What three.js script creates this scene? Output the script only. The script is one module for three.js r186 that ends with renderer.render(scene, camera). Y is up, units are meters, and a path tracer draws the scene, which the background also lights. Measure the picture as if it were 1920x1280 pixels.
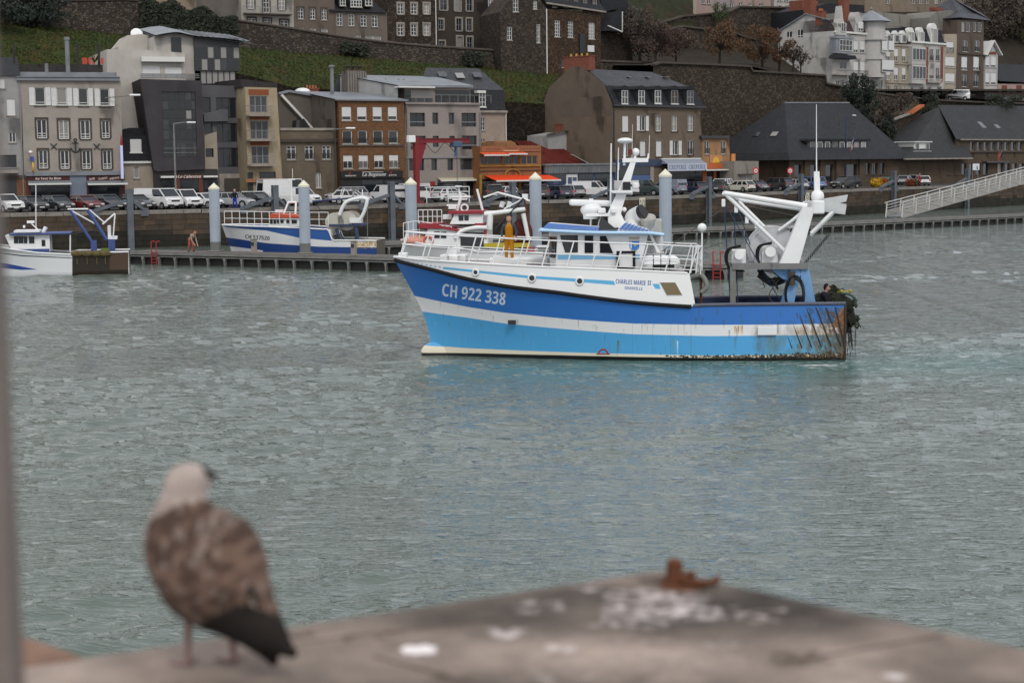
import * as THREE from 'three';
import { mergeGeometries, mergeVertices } from 'three/addons/utils/BufferGeometryUtils.js';
import { MarchingCubes } from 'three/addons/objects/MarchingCubes.js';
import { RoundedBoxGeometry } from 'three/addons/geometries/RoundedBoxGeometry.js';

// ---------------------------------------------------------------- camera, sky, sun, exposure
const EYE = 7.4, LENS = 3200, QUAY = 3.4, LEDGE = 6.36;   // metres above the water; lens in pixels of a 1920 wide picture
const camera = new THREE.PerspectiveCamera(2 * Math.atan(640 / LENS) * 180 / Math.PI, 1.5, 0.2, 2500);
camera.rotation.order = 'YXZ';
camera.position.set(0, EYE, 0);
camera.rotation.set(-Math.atan(335 / LENS), 0, -0.011);
camera.focus = 64; camera.userData.fStop = 2.6;
camera.updateMatrixWorld(true);
const scene = new THREE.Scene();
const renderer = new THREE.WebGLRenderer({ antialias: true });
renderer.setSize(1024, 682);
renderer.toneMapping = THREE.LinearToneMapping;
renderer.toneMappingExposure = 0.98;
renderer.shadowMap.enabled = true;

function rng(seed) { let a = seed >>> 0; return () => { a = (a + 0x6D2B79F5) | 0; let t = Math.imul(a ^ (a >>> 15), 1 | a); t = (t + Math.imul(t ^ (t >>> 7), 61 | t)) ^ t; return ((t ^ (t >>> 14)) >>> 0) / 4294967296; }; }
const lerp = (a, b, t) => a + (b - a) * t, clamp = (x, a = 0, b = 1) => Math.min(b, Math.max(a, x)), sst = (a, b, x) => { const t = clamp((x - a) / (b - a)); return t * t * (3 - 2 * t); };
// tileable value noise
function noiseTile(seed, n) { const r = rng(seed), g = new Float32Array(n * n); for (let i = 0; i < g.length; i++) g[i] = r(); return (x, y) => { const xi = Math.floor(x), yi = Math.floor(y), fx = x - xi, fy = y - yi, u = fx * fx * (3 - 2 * fx), v = fy * fy * (3 - 2 * fy), m = (a) => ((a % n) + n) % n, a = m(xi), b = m(xi + 1), c = m(yi) * n, d = m(yi + 1) * n; return lerp(lerp(g[c + a], g[c + b], u), lerp(g[d + a], g[d + b], u), v); }; }
function fbm(seed, base, oct) { const o = []; for (let k = 0; k < oct; k++) o.push(noiseTile(seed + k * 17, base << k)); return (x, y) => { let s = 0, w = 0.5, t = 0; for (let k = 0; k < oct; k++) { s += w * o[k](x * (base << k), y * (base << k)); t += w; w *= 0.55; } return s / t; }; }

{ // overcast sky, evenly clouded all round, a little brighter overhead
const W = 512, H = 256, d = new Float32Array(W * H * 4), n = fbm(5, 4, 5), n2 = fbm(9, 3, 4);
for (let j = 0; j < H; j++) for (let i = 0; i < W; i++) {
const el = Math.max(0, ((j + 0.5) / H - 0.5) * Math.PI), c = n(i / W, j / H * 1.0), b = sst(0.42, 0.62, n2(i / W, j / H));
const L = (1.16 - 0.2 * Math.sin(el)) * (0.75 + 0.5 * c), k = (j * W + i) * 4;
d[k] = L * lerp(1.0, 0.92, b); d[k + 1] = L * lerp(1.0, 0.97, b); d[k + 2] = L * lerp(1.0, 1.07, b); d[k + 3] = 1;
}
const t = new THREE.DataTexture(d, W, H, THREE.RGBAFormat, THREE.FloatType);
t.mapping = THREE.EquirectangularReflectionMapping; t.magFilter = THREE.LinearFilter; t.minFilter = THREE.LinearFilter; t.needsUpdate = true;
scene.background = t; scene.environment = t; scene.backgroundIntensity = 1; scene.environmentIntensity = 1;
}
const sun = new THREE.DirectionalLight(new THREE.Color(1, 0.965, 0.91), 1.5);
sun.position.set(25, 110, -15); sun.target.position.set(0, 0, -120); scene.add(sun, sun.target);
sun.castShadow = true; sun.shadow.radius = 30; sun.shadow.mapSize.set(4096, 4096);
Object.assign(sun.shadow.camera, { left: -180, right: 180, top: 180, bottom: -180, near: 1, far: 600 });

// ---------------------------------------------------------------- where things stand: sight lines of the survey
const _q = camera.quaternion.clone();
const V = (x, y, z) => new THREE.Vector3(x, y, z);
const ray = (px, py) => V((px - 960) / LENS, (640 - py) / LENS, -1).applyQuaternion(_q);
const at = (px, py, D) => { const r = ray(px, py); return V(0, EYE, 0).addScaledVector(r, D / -r.z); };
const onY = (px, py, y) => { const r = ray(px, py); return V(0, EYE, 0).addScaledVector(r, (y - EYE) / r.y); };
const crop = (ox, oy, s) => (x, y) => [ox + x / s, oy + y / s];   // readings taken on enlarged details
const id = (x, y) => [x, y];
const cA = crop(0, 0, 4.923), cB = crop(0, 120, 3.2), cC = crop(220, 40, 3.556), cD = crop(500, 100, 4.268), cE = crop(680, 110, 4.414), cF = crop(880, 100, 4.266), cG = crop(1060, 110, 4.571), cH = crop(1300, 170, 5.819), cI = crop(1600, 170, 4.74), cJ = crop(1440, 0, 4), cK = crop(1120, 0, 4.3636), cL = crop(700, 0, 4), cM = crop(260, 0, 3.84), cN = crop(0, 340, 4.8), cO = crop(380, 320, 4.8), cP = crop(740, 320, 6), cQ = crop(730, 380, 4.128), cR = crop(980, 250, 2.909), cS = crop(1280, 180, 4.267), cT = crop(1260, 440, 4.924);

// a vertical plane: position of its left foot, direction along it; local x along, y up, z out towards the water
function plane(pxL, DL, pxR, DR, y0 = QUAY) {
return planeOf(at(pxL, 300, DL), at(pxR, 300, DR), y0);
}
function planeOf(a, b, y0) {
a.y = b.y = y0;
const u = b.clone().sub(a), len = u.length(); u.normalize();
const n = V(-u.z, 0, u.x), turn = Math.atan2(-u.z, u.x);
const uv = (px, py, dz = 0) => { const r = ray(px, py), e = V(0, EYE, 0), t = (a.clone().addScaledVector(n, dz).sub(e)).dot(n) / r.dot(n), p = e.addScaledVector(r, t); return [p.clone().sub(a).dot(u), p.y - y0]; };
return { a, b, u, n, turn, len, uv, y0 };
}

// part of a plane between two sight lines, moved out by dz
function along(P, pxL, pxR, dz = 0, y0 = P.y0) { const f = (px) => P.a.clone().addScaledVector(P.u, P.uv(px, 300, dz)[0]).addScaledVector(P.n, dz); return planeOf(f(pxL), f(pxR), y0); }

// ---------------------------------------------------------------- naming and mesh helpers
const taken = {};
function numbered(n) { const k = taken[n] = (taken[n] ?? -1) + 1; return k ? n + '_' + String(k).padStart(3, '0') : n; }
function tag(o, label, category, group) { o.userData = { label, category }; if (group) o.userData.group = group; return o; }
function thing(name, label, category, pos = V(0, 0, 0), turn = 0, group) { const o = new THREE.Group(); o.name = numbered(name); scene.add(o); o.position.copy(pos); o.rotation.y = turn; return tag(o, label, category, group); }
function structure(o) { o.userData = { kind: 'structure' }; return o; }
// uv in metres by the way each face points
function metric(g) {
if (g.index) g = g.toNonIndexed();
const p = g.attributes.position, n = p.count, uv = new Float32Array(n * 2), A = V(), B = V(), C = V(), N = V();
for (let i = 0; i < n; i += 3) {
A.fromBufferAttribute(p, i); B.fromBufferAttribute(p, i + 1); C.fromBufferAttribute(p, i + 2); N.copy(B).sub(A).cross(C.clone().sub(A));
const ax = Math.abs(N.x), ay = Math.abs(N.y), az = Math.abs(N.z);
for (let k = 0; k < 3; k++) { const x = p.getX(i + k), y = p.getY(i + k), z = p.getZ(i + k); const [s, t] = ay >= ax && ay >= az ? [x, z] : ax > az ? [z, y] : [x, y]; uv[(i + k) * 2] = s; uv[(i + k) * 2 + 1] = t; }
}
g.setAttribute('uv', new THREE.BufferAttribute(uv, 2)); return g;
}
function joined(geos) {
geos = (Array.isArray(geos) ? geos : [geos]).flat(9).filter(Boolean).map(g => { g = g.userData.own ? (g.index ? g.toNonIndexed() : g) : metric(g); for (const k of Object.keys(g.attributes)) if (!['position', 'normal', 'uv'].includes(k)) g.deleteAttribute(k); if (!g.attributes.normal) g.computeVertexNormals(); return g; });
return geos.length === 1 ? geos[0] : mergeGeometries(geos);
}
function mesh(name, geos, mat, parent) {
const m = new THREE.Mesh(joined(geos), mat); m.castShadow = m.receiveShadow = true;
m.name = parent ? name : numbered(name); (parent || scene).add(m); return m;
}
const box = (w, h, d, x = 0, y = 0, z = 0) => new THREE.BoxGeometry(w, h, d).translate(x, y, z);
const span = (x0, x1, y0, y1, z0, z1) => box(Math.abs(x1 - x0), Math.abs(y1 - y0), Math.abs(z1 - z0), (x0 + x1) / 2, (y0 + y1) / 2, (z0 + z1) / 2);
const rbox = (w, h, d, r, x = 0, y = 0, z = 0) => new RoundedBoxGeometry(w, h, d, 2, Math.min(r, w / 2.01, h / 2.01, d / 2.01)).translate(x, y, z);
function bar(a, b, r, r2 = r, seg = 8) { a = a.isVector3 ? a : V(...a); b = b.isVector3 ? b : V(...b); const d = b.clone().sub(a), g = new THREE.CylinderGeometry(r2, r, d.length(), seg); g.applyQuaternion(new THREE.Quaternion().setFromUnitVectors(V(0, 1, 0), d.normalize())); const m = a.clone().add(b).multiplyScalar(0.5); return g.translate(m.x, m.y, m.z); }
function beam(a, b, w, h) { a = a.isVector3 ? a : V(...a); b = b.isVector3 ? b : V(...b); const d = b.clone().sub(a), l = d.length(), g = new THREE.BoxGeometry(w, h, l); const m = new THREE.Matrix4().lookAt(V(0, 0, 0), d, Math.abs(d.y / l) > 0.98 ? V(1, 0, 0) : V(0, 1, 0)); g.applyMatrix4(m); const c = a.clone().add(b).multiplyScalar(0.5); return g.translate(c.x, c.y, c.z); }
function tube(pts, r, seg = 24, rad = 6, closed = false) { return new THREE.TubeGeometry(new THREE.CatmullRomCurve3(pts.map(p => p.isVector3 ? p : V(...p)), closed), seg, r, rad, closed); }
const cyl = (r0, r1, h, x, y, z, seg = 16) => new THREE.CylinderGeometry(r1, r0, h, seg).translate(x, y + h / 2, z);
const ball = (r, x, y, z, sx = 1, sy = 1, sz = 1, a = 14, b = 10) => new THREE.SphereGeometry(r, a, b).scale(sx, sy, sz).translate(x, y, z);
// flat outline [x, y] pushed out along z from z0 to z1
function slab(pts, z0, z1, holes = [], bevel = 0) {
const s = new THREE.Shape(pts.map(p => new THREE.Vector2(p[0], p[1])));
for (const h of holes) s.holes.push(new THREE.Path(h.map(p => new THREE.Vector2(p[0], p[1]))));
return new THREE.ExtrudeGeometry(s, { depth: z1 - z0 - 2 * bevel, bevelEnabled: bevel > 0, bevelThickness: bevel, bevelSize: bevel, bevelOffset: -bevel, bevelSegments: 2 }).translate(0, 0, z0 + bevel);
}
// free polygon faces: list of corner lists
function faces(list) { const p = []; for (const f of list) for (let i = 1; i + 1 < f.length; i++) for (const v of [f[0], f[i], f[i + 1]]) p.push(...(v.isVector3 ? v.toArray() : v)); const g = new THREE.BufferGeometry(); g.setAttribute('position', new THREE.Float32BufferAttribute(p, 3)); g.computeVertexNormals(); return g; }
// a loft through equal-length rings of points, smooth
function loft(rings, closed = false, caps = false) {
const n = rings[0].length, p = [], ix = [];
for (const r of rings) for (const v of r) p.push(...(v.isVector3 ? v.toArray() : v));
const m = closed ? n : n - 1;
for (let i = 0; i + 1 < rings.length; i++) for (let j = 0; j < m; j++) { const a = i * n + j, b = i * n + (j + 1) % n, c = a + n, d = b + n; ix.push(a, b, c, b, d, c); }
if (caps) for (const [base, flip] of [[0, 0], [(rings.length - 1) * n, 1]]) for (let j = 1; j + 1 < n; j++) flip ? ix.push(base, base + j, base + j + 1) : ix.push(base, base + j + 1, base + j);
const g = new THREE.BufferGeometry(); g.setAttribute('position', new THREE.Float32BufferAttribute(p, 3)); g.setIndex(ix); if (n === 4 && closed) { const f = g.toNonIndexed(); f.computeVertexNormals(); return f; } g.computeVertexNormals(); return g;
}

// ---------------------------------------------------------------- materials
const lin = (r, g, b) => new THREE.Color().setRGB(r, g, b);
const hex = (h) => new THREE.Color(h);
function texOf(size, f, { srgb = false, rep = 1 } = {}) {
const d = new Uint8Array(size * size * 4);
for (let j = 0; j < size; j++) for (let i = 0; i < size; i++) { const c = f(i / size, j / size), k = (j * size + i) * 4; const a = typeof c === 'number' ? [c, c, c] : c; for (let q = 0; q < 3; q++) d[k + q] = clamp(a[q]) * 255; d[k + 3] = 255; }
const t = new THREE.DataTexture(d, size, size); t.wrapS = t.wrapT = THREE.RepeatWrapping; t.magFilter = THREE.LinearFilter; t.minFilter = THREE.LinearFilter; t.repeat.set(1 / rep, 1 / rep); if (srgb) t.colorSpace = THREE.SRGBColorSpace; t.needsUpdate = true; return t;
}
const again = (t, rep, repY = rep) => { const c = t.clone(); c.repeat.set(1 / rep, 1 / repY); c.needsUpdate = true; return c; };
function canvasTex(w, h, draw) { const c = document.createElement('canvas'); c.width = w; c.height = h; draw(c.getContext('2d'), w, h); const t = new THREE.CanvasTexture(c); t.colorSpace = THREE.SRGBColorSpace; t.magFilter = THREE.LinearFilter; return t; }
const std = (color, roughness = 0.8, o = {}) => new THREE.MeshPhysicalMaterial({ color, roughness, specularIntensity: roughness > 0.7 ? 0.35 : 0.8, ...o });

const fine = fbm(21, 16, 4), coarse = fbm(33, 4, 6), blot = fbm(47, 3, 5), strk = fbm(53, 5, 5);
// render: blotches, fine grain, run-off streaks that follow the wall down
const T_render = texOf(512, (x, y) => { const s = strk(x * 1.0, y * 0.25); return 0.66 + 0.26 * coarse(x, y) + 0.2 * (fine(x, y) - 0.5) - 0.4 * sst(0.52, 0.74, s) * sst(0.35, 0.6, blot(x, y)) + 0.1 * (blot(y, x) - 0.5); });
const T_fine = texOf(256, (x, y) => fine(x, y));
const T_coarse = texOf(512, (x, y) => 0.62 + 0.5 * (coarse(x, y) - 0.35));
// stones: nearest of jittered points
function stones(seed, nx, ny, jit, tone) { const r = rng(seed), c = []; for (let i = 0; i < nx * ny; i++) c.push([r(), r(), r(), r()]); return (x, y) => { x *= nx; y *= ny; let a = 9, b = 9, best = null; const xi = Math.floor(x), yi = Math.floor(y); for (let j = -1; j < 2; j++) for (let i = -1; i < 2; i++) { const k = c[(((yi + j) % ny + ny) % ny) * nx + ((xi + i) % nx + nx) % nx], dx = xi + i + 0.5 + (k[0] - 0.5) * jit - x, dy = yi + j + 0.5 + (k[1] - 0.5) * jit - y, d = dx * dx + dy * dy * 1.2; if (d < a) { b = a; a = d; best = k; } else if (d < b) b = d; } const e = Math.sqrt(b) - Math.sqrt(a); return tone(e, best, x / nx, y / ny); }; }
const rub = (seed) => stones(seed, 22, 34, 0.85, (e, k, x, y) => { const m = sst(0.02, 0.16, e), t = 0.34 + 0.62 * k[2] * k[2]; const w = k[3]; return [m * t * lerp(0.95, 1.06, w) + (1 - m) * 0.2, m * t * 0.97 + (1 - m) * 0.185, m * t * lerp(0.98, 0.86, w) + (1 - m) * 0.165].map(v => v * (0.78 + 0.4 * coarse(x, y))); });
const T_rubble = texOf(512, rub(71)), T_rubbleB = texOf(512, stones(71, 22, 34, 0.85, (e) => sst(0, 0.22, e)));
const T_slate = texOf(512, (x, y) => { const row = Math.floor(y * 32), k = ((x * 24 + (row % 2) * 0.5) % 1), e = Math.min(k, 1 - k), v = (y * 32) % 1; const c = noiseSl(Math.floor(x * 24 + (row % 2) * 0.5), row); return (0.62 + 0.34 * c) * (e < 0.05 || v < 0.08 ? 0.75 : 1) * (0.8 + 0.4 * coarse(x, y)); });
function noiseSl(i, j) { const s = Math.sin(i % 24 * 12.9898 + j * 78.233) * 43758.5453; return s - Math.floor(s); }
const T_brick = texOf(512, (x, y) => { const row = Math.floor(y * 40), X = x * 18 + (row % 2) * 0.5, k = X % 1, v = (y * 40) % 1, c = noiseSl(Math.floor(X) % 18, row); const m = k < 0.06 || v < 0.14; return m ? [0.42, 0.36, 0.3] : [(0.55 + 0.3 * c), (0.5 + 0.34 * c), (0.48 + 0.36 * c)]; });
const T_grass = texOf(512, (x, y) => { const a = coarse(x, y), b = fine(x, y), c = blot(x, y), d = sst(0.5, 0.7, c); const t = 0.35 + 0.9 * b * a; return [t * lerp(0.75, 1.25, d), t * lerp(0.95, 0.9, d), t * lerp(0.5, 0.6, d)]; });
const T_asph = texOf(256, (x, y) => 0.7 + 0.35 * (fine(x, y) - 0.5) + 0.25 * (coarse(x, y) - 0.5));
const T_metal = texOf(512, (x, y) => 0.86 + 0.2 * (coarse(x, y) - 0.5) + 0.06 * (fine(x, y) - 0.5));

const tinted = (t, rep, c, rough = 0.9, bump = 0, extra = {}) => std(c, rough, { map: again(t, rep), ...(bump ? { bumpMap: again(t, rep), bumpScale: bump } : {}), ...extra });
const render_ = (r, g, b, rep = 9) => tinted(T_render, rep, lin(r * 0.76, g * 0.76, b * 0.76), 0.92, 0.012);
const rubble = (r, g, b, rep = 7) => std(lin(r * 0.75, g * 0.75, b * 0.75), 0.95, { map: again(T_rubble, rep), bumpMap: again(T_rubbleB, rep), bumpScale: 0.07 });
const slate = (r, g, b) => tinted(T_slate, 6, lin(r, g, b), 0.72, 0.01);
const paint = (r, g, b, rough = 0.5) => tinted(T_metal, 3.1, lin(r, g, b), rough);
const M = {
glass: std(lin(0.012, 0.015, 0.018), 0.06), glassB: std(lin(0.03, 0.033, 0.037), 0.1), curtain: std(lin(0.22, 0.21, 0.2), 0.35),
white: paint(0.8, 0.81, 0.82, 0.45), frameW: std(lin(0.56, 0.56, 0.54), 0.6), frameD: std(lin(0.03, 0.03, 0.034), 0.5), frameG: std(lin(0.2, 0.2, 0.21), 0.5),
shutterW: std(lin(0.55, 0.55, 0.55), 0.65), stone: tinted(T_coarse, 2.3, lin(0.1, 0.082, 0.07), 0.95, 0.02), stoneL: tinted(T_coarse, 2.3, lin(0.36, 0.32, 0.28), 0.95, 0.01),
zinc: tinted(T_coarse, 5, lin(0.23, 0.25, 0.28), 0.45), iron: std(lin(0.02, 0.02, 0.022), 0.6), darkwood: tinted(T_render, 3, lin(0.045, 0.04, 0.04), 0.85),
slate: slate(0.03, 0.031, 0.037), slateD: slate(0.024, 0.025, 0.03), steel: tinted(T_coarse, 3, lin(0.22, 0.23, 0.24), 0.5), black: std(lin(0.012, 0.012, 0.013), 0.6), rubber: std(lin(0.015, 0.015, 0.016), 0.85),
rust: tinted(T_render, 0.7, lin(0.13, 0.052, 0.028), 0.95), chimney: tinted(T_brick, 3, lin(0.26, 0.1, 0.07), 0.95), pot: std(lin(0.35, 0.12, 0.06), 0.9),
};

// ================================================================ WATER
{
const r = rng(4), waves = [];
const wind = 1.4;   // drifting from right behind to left ahead
for (let k = 0; k < 46; k++) { const L = 0.26 * Math.pow(1.115, k * 0.5) * (0.85 + 0.3 * r()), a = wind + (r() - 0.5) * 1.9, kk = 2 * Math.PI / L; waves.push([Math.cos(a) * kk, Math.sin(a) * kk, r() * 6.283, 0.0042 * L * (0.6 + 0.8 * r()) * (L > 1.7 ? 0.75 : 1), L]); }
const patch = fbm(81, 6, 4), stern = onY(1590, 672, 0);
// churned water the boat has passed through: fine bubbles, smoother; the teal also paints in the hull reflection
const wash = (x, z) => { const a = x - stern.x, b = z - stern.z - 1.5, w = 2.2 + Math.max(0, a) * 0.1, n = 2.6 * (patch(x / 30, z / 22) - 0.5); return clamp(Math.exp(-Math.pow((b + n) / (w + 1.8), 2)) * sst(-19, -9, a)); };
const hAt = (x, z, px) => { const p = (0.3 + 1.4 * sst(0.3, 0.7, patch(x / 120 + 0.3, z / 60 + 0.1))) * (1 - 0.55 * wash(x, z)); let h = 0; for (const w of waves) { if (w[4] < px * 2.2) continue; const s = 0.5 + 0.5 * Math.sin(w[0] * x + w[1] * z + w[2]); h += w[3] * (1 - 2 * Math.pow(s, 1.8)); } return -h * p; };
const rows = 760, cols = 420, p = new Float32Array((rows + 1) * (cols + 3) * 3), cl = new Float32Array((rows + 1) * (cols + 3) * 3), ix = [], W = cols + 3, uv = new Float32Array((rows + 1) * W * 2);
for (let i = 0; i <= rows; i++) {
const D = 17 * Math.pow(340 / 17, i / rows), half = 0.34 * D + 9, px = Math.max(2 * half / cols, D * Math.log(20) / rows);
for (let j = 0; j < W; j++) {
const edge = j === 0 ? -420 : j === W - 1 ? 420 : null, x = edge ?? lerp(-half, half, (j - 1) / cols), k = (i * W + j) * 3;
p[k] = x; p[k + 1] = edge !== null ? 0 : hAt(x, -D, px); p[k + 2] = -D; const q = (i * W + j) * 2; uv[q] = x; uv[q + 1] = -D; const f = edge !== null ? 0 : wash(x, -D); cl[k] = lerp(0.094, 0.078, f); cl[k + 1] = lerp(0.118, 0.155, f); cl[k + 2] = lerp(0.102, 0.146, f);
if (i && j) { const a = (i - 1) * W + j - 1, b = a + 1, c = a + W, d = c + 1; ix.push(a, b, c, b, d, c); }
}
}
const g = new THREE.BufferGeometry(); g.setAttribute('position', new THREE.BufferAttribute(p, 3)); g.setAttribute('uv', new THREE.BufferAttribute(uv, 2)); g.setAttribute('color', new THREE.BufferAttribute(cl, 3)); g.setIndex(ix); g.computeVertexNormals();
const RA = fbm(91, 7, 4), RB = fbm(95, 19, 3), rg = (v, p) => Math.pow(1 - Math.min(1, 7 * Math.abs(v - 0.5)), p), rip = texOf(1024, (x, y) => 0.6 * rg(RA(x, y * 2), 1.3) + 0.2 * rg(RB(x, y * 2), 1.3) + 0.2 * RA(y * 2, x));
g.userData.own = true;
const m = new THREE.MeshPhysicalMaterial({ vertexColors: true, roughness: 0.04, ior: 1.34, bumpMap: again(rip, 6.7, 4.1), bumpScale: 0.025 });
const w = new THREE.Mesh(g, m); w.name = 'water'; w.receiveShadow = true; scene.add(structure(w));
// foam streaks along the hull and in the wake
const fr = rng(8), fg = []; for (let k = 0; k < 175; k++) { const px = k < 140 ? 1200 + 390 * Math.sqrt(fr()) : 1560 + 360 * fr(), c = onY(px, k < 140 ? 678 + 24 * fr() * fr() : 655 + 40 * (fr() + fr() - 1), 0), l = 0.06 + 0.32 * fr() * fr(), n = 7, pts = []; for (let i = 0; i < n; i++) { const t = i / n * 6.283, q = 0.6 + 0.5 * fr(), X = c.x + Math.cos(t) * l * q, Z = c.z + Math.sin(t) * l * 0.16 * q; pts.push(V(X, hAt(X, Z, 0.1) + 0.012, Z)); } fg.push(pts.reverse()); }
const fo = mesh('wake_foam', faces(fg), std(lin(0.5, 0.55, 0.54), 0.9)); fo.userData = { kind: 'stuff', label: 'thin white foam streaks along the trawler and its wake', category: 'foam' };
}

// ================================================================ THE FAR QUAY
const edgePx = [[-260, 405.2], [400, 392], [1047, 374.7], [1900, 343.5], [2300, 328.8]];
const edge = edgePx.map(([x, y]) => onY(x, y, QUAY));
const edgeAt = (px) => { for (let i = 0; i + 1 < edgePx.length; i++) if (px <= edgePx[i + 1][0] || i + 2 === edgePx.length) { const t = (px - edgePx[i][0]) / (edgePx[i + 1][0] - edgePx[i][0]); return onY(px, lerp(edgePx[i][1], edgePx[i + 1][1], t), QUAY); } };
{
const back = edge.map((e, i) => { const a = edge[Math.max(0, i - 1)], b = edge[Math.min(edge.length - 1, i + 1)], d = b.clone().sub(a).normalize(); return e.clone().add(V(d.z, 0, -d.x).multiplyScalar(70)); });
const q = mesh('quay', faces(edge.slice(0, -1).map((e, i) => [e, edge[i + 1], back[i + 1], back[i]])), tinted(T_asph, 4, lin(0.06, 0.058, 0.057), 0.9, 0.004));
structure(q);
// wall of stone courses with a coping, seen from the water
const wall = thing('quay_wall', 'long brown stone block wall of the far quay rising from the water', 'wall');
const r = rng(12), tones = [[0.1, 0.074, 0.056], [0.08, 0.063, 0.05], [0.125, 0.086, 0.058], [0.062, 0.052, 0.044], [0.095, 0.062, 0.042]].map(c => tinted(T_coarse, 2.7, lin(...c), 0.95, 0.03));
const low = [[0.034, 0.032, 0.026], [0.044, 0.038, 0.03], [0.028, 0.029, 0.022]].map(c => tinted(T_coarse, 2.7, lin(...c), 0.8, 0.03));
const cop = tinted(T_coarse, 1.9, lin(0.27, 0.245, 0.22), 0.9, 0.02);
const blocks = [], copes = [], rest = {};
for (let i = 0; i + 1 < edge.length; i++) {
const a = edge[i], d = edge[i + 1].clone().sub(a), len = d.length(); d.normalize();
const turn = Math.atan2(-d.z, d.x), put = (g, s, y) => g.clone().rotateY(turn).translate(a.x + d.x * s, y, a.z + d.z * s);
mesh('backing', span(0, len, -3, QUAY - 0.36, -2.5, -0.06).rotateY(turn).translate(a.x, 0, a.z), low[2], wall);
for (let s = 0; s < len; s += 1.55) copes.push(put(rbox(Math.min(1.53, len - s), 0.36, 0.75, 0.04, 0.77, 0, -0.3), s, QUAY - 0.175 + (r() - 0.5) * 0.02));
let y = QUAY - 0.36;
for (let c = 0; y > -0.6; c++) {
const h = [0.52, 0.46, 0.5, 0.44][c % 4]; y -= h;
for (let s = -r() * 0.8; s < len; ) { const w = 0.8 + r() * 0.75, s0 = Math.max(0, s), s1 = Math.min(len, s + w); if (s1 - s0 > 0.15) { const wet = y < 0.95 + 0.35 * Math.sin(s * 0.13 + i) + r() * 0.3; blocks.push({ g: put(span(0.012, s1 - s0 - 0.012, 0.014, h - 0.014, -0.5, (r() - 0.5) * 0.05), s0, y), m: wet ? low[Math.floor(r() * 3)] : tones[Math.floor(r() * r() * 5)], x: a.x + d.x * s0, y }); } s += w; }
}
}
// the blocks that show largest: in view, above the wet zone
const vis = blocks.filter(b => b.x > -46 && b.x < 74).sort((p, q) => q.y - p.y || p.x - q.x), solo = new Set(vis.slice(0, 297));
for (const b of blocks) if (solo.has(b)) mesh('stone_block', b.g, b.m, wall); else (rest[b.m.uuid] ??= { m: b.m, g: [] }).g.push(b.g);
for (const k of Object.values(rest)) mesh('stone_courses', k.g, k.m, wall).userData.kind = 'stuff';
for (const g of copes) mesh('coping_stone', g, cop, wall);
}

// ================================================================ HOUSES: tools
const edgeD = (px) => -edgeAt(px).z;
const front = (pxL, pxR, back = 20, backR = back, y0 = QUAY) => plane(pxL, edgeD(pxL) + back, pxR, edgeD(pxR) + backR, y0);
function rectOf(P, c, [x0, y0, x1, y1], dz = 0) { const xm = (x0 + x1) / 2, ym = (y0 + y1) / 2; const a = P.uv(...c(x0, ym), dz)[0], b = P.uv(...c(x1, ym), dz)[0], t = P.uv(...c(xm, y0), dz)[1], l = P.uv(...c(xm, y1), dz)[1]; return [a, b, l, t]; }
const ring = (a, b, l, t) => [[a, l], [b, l], [b, t], [a, t]];
let wr = rng(77);
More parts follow.
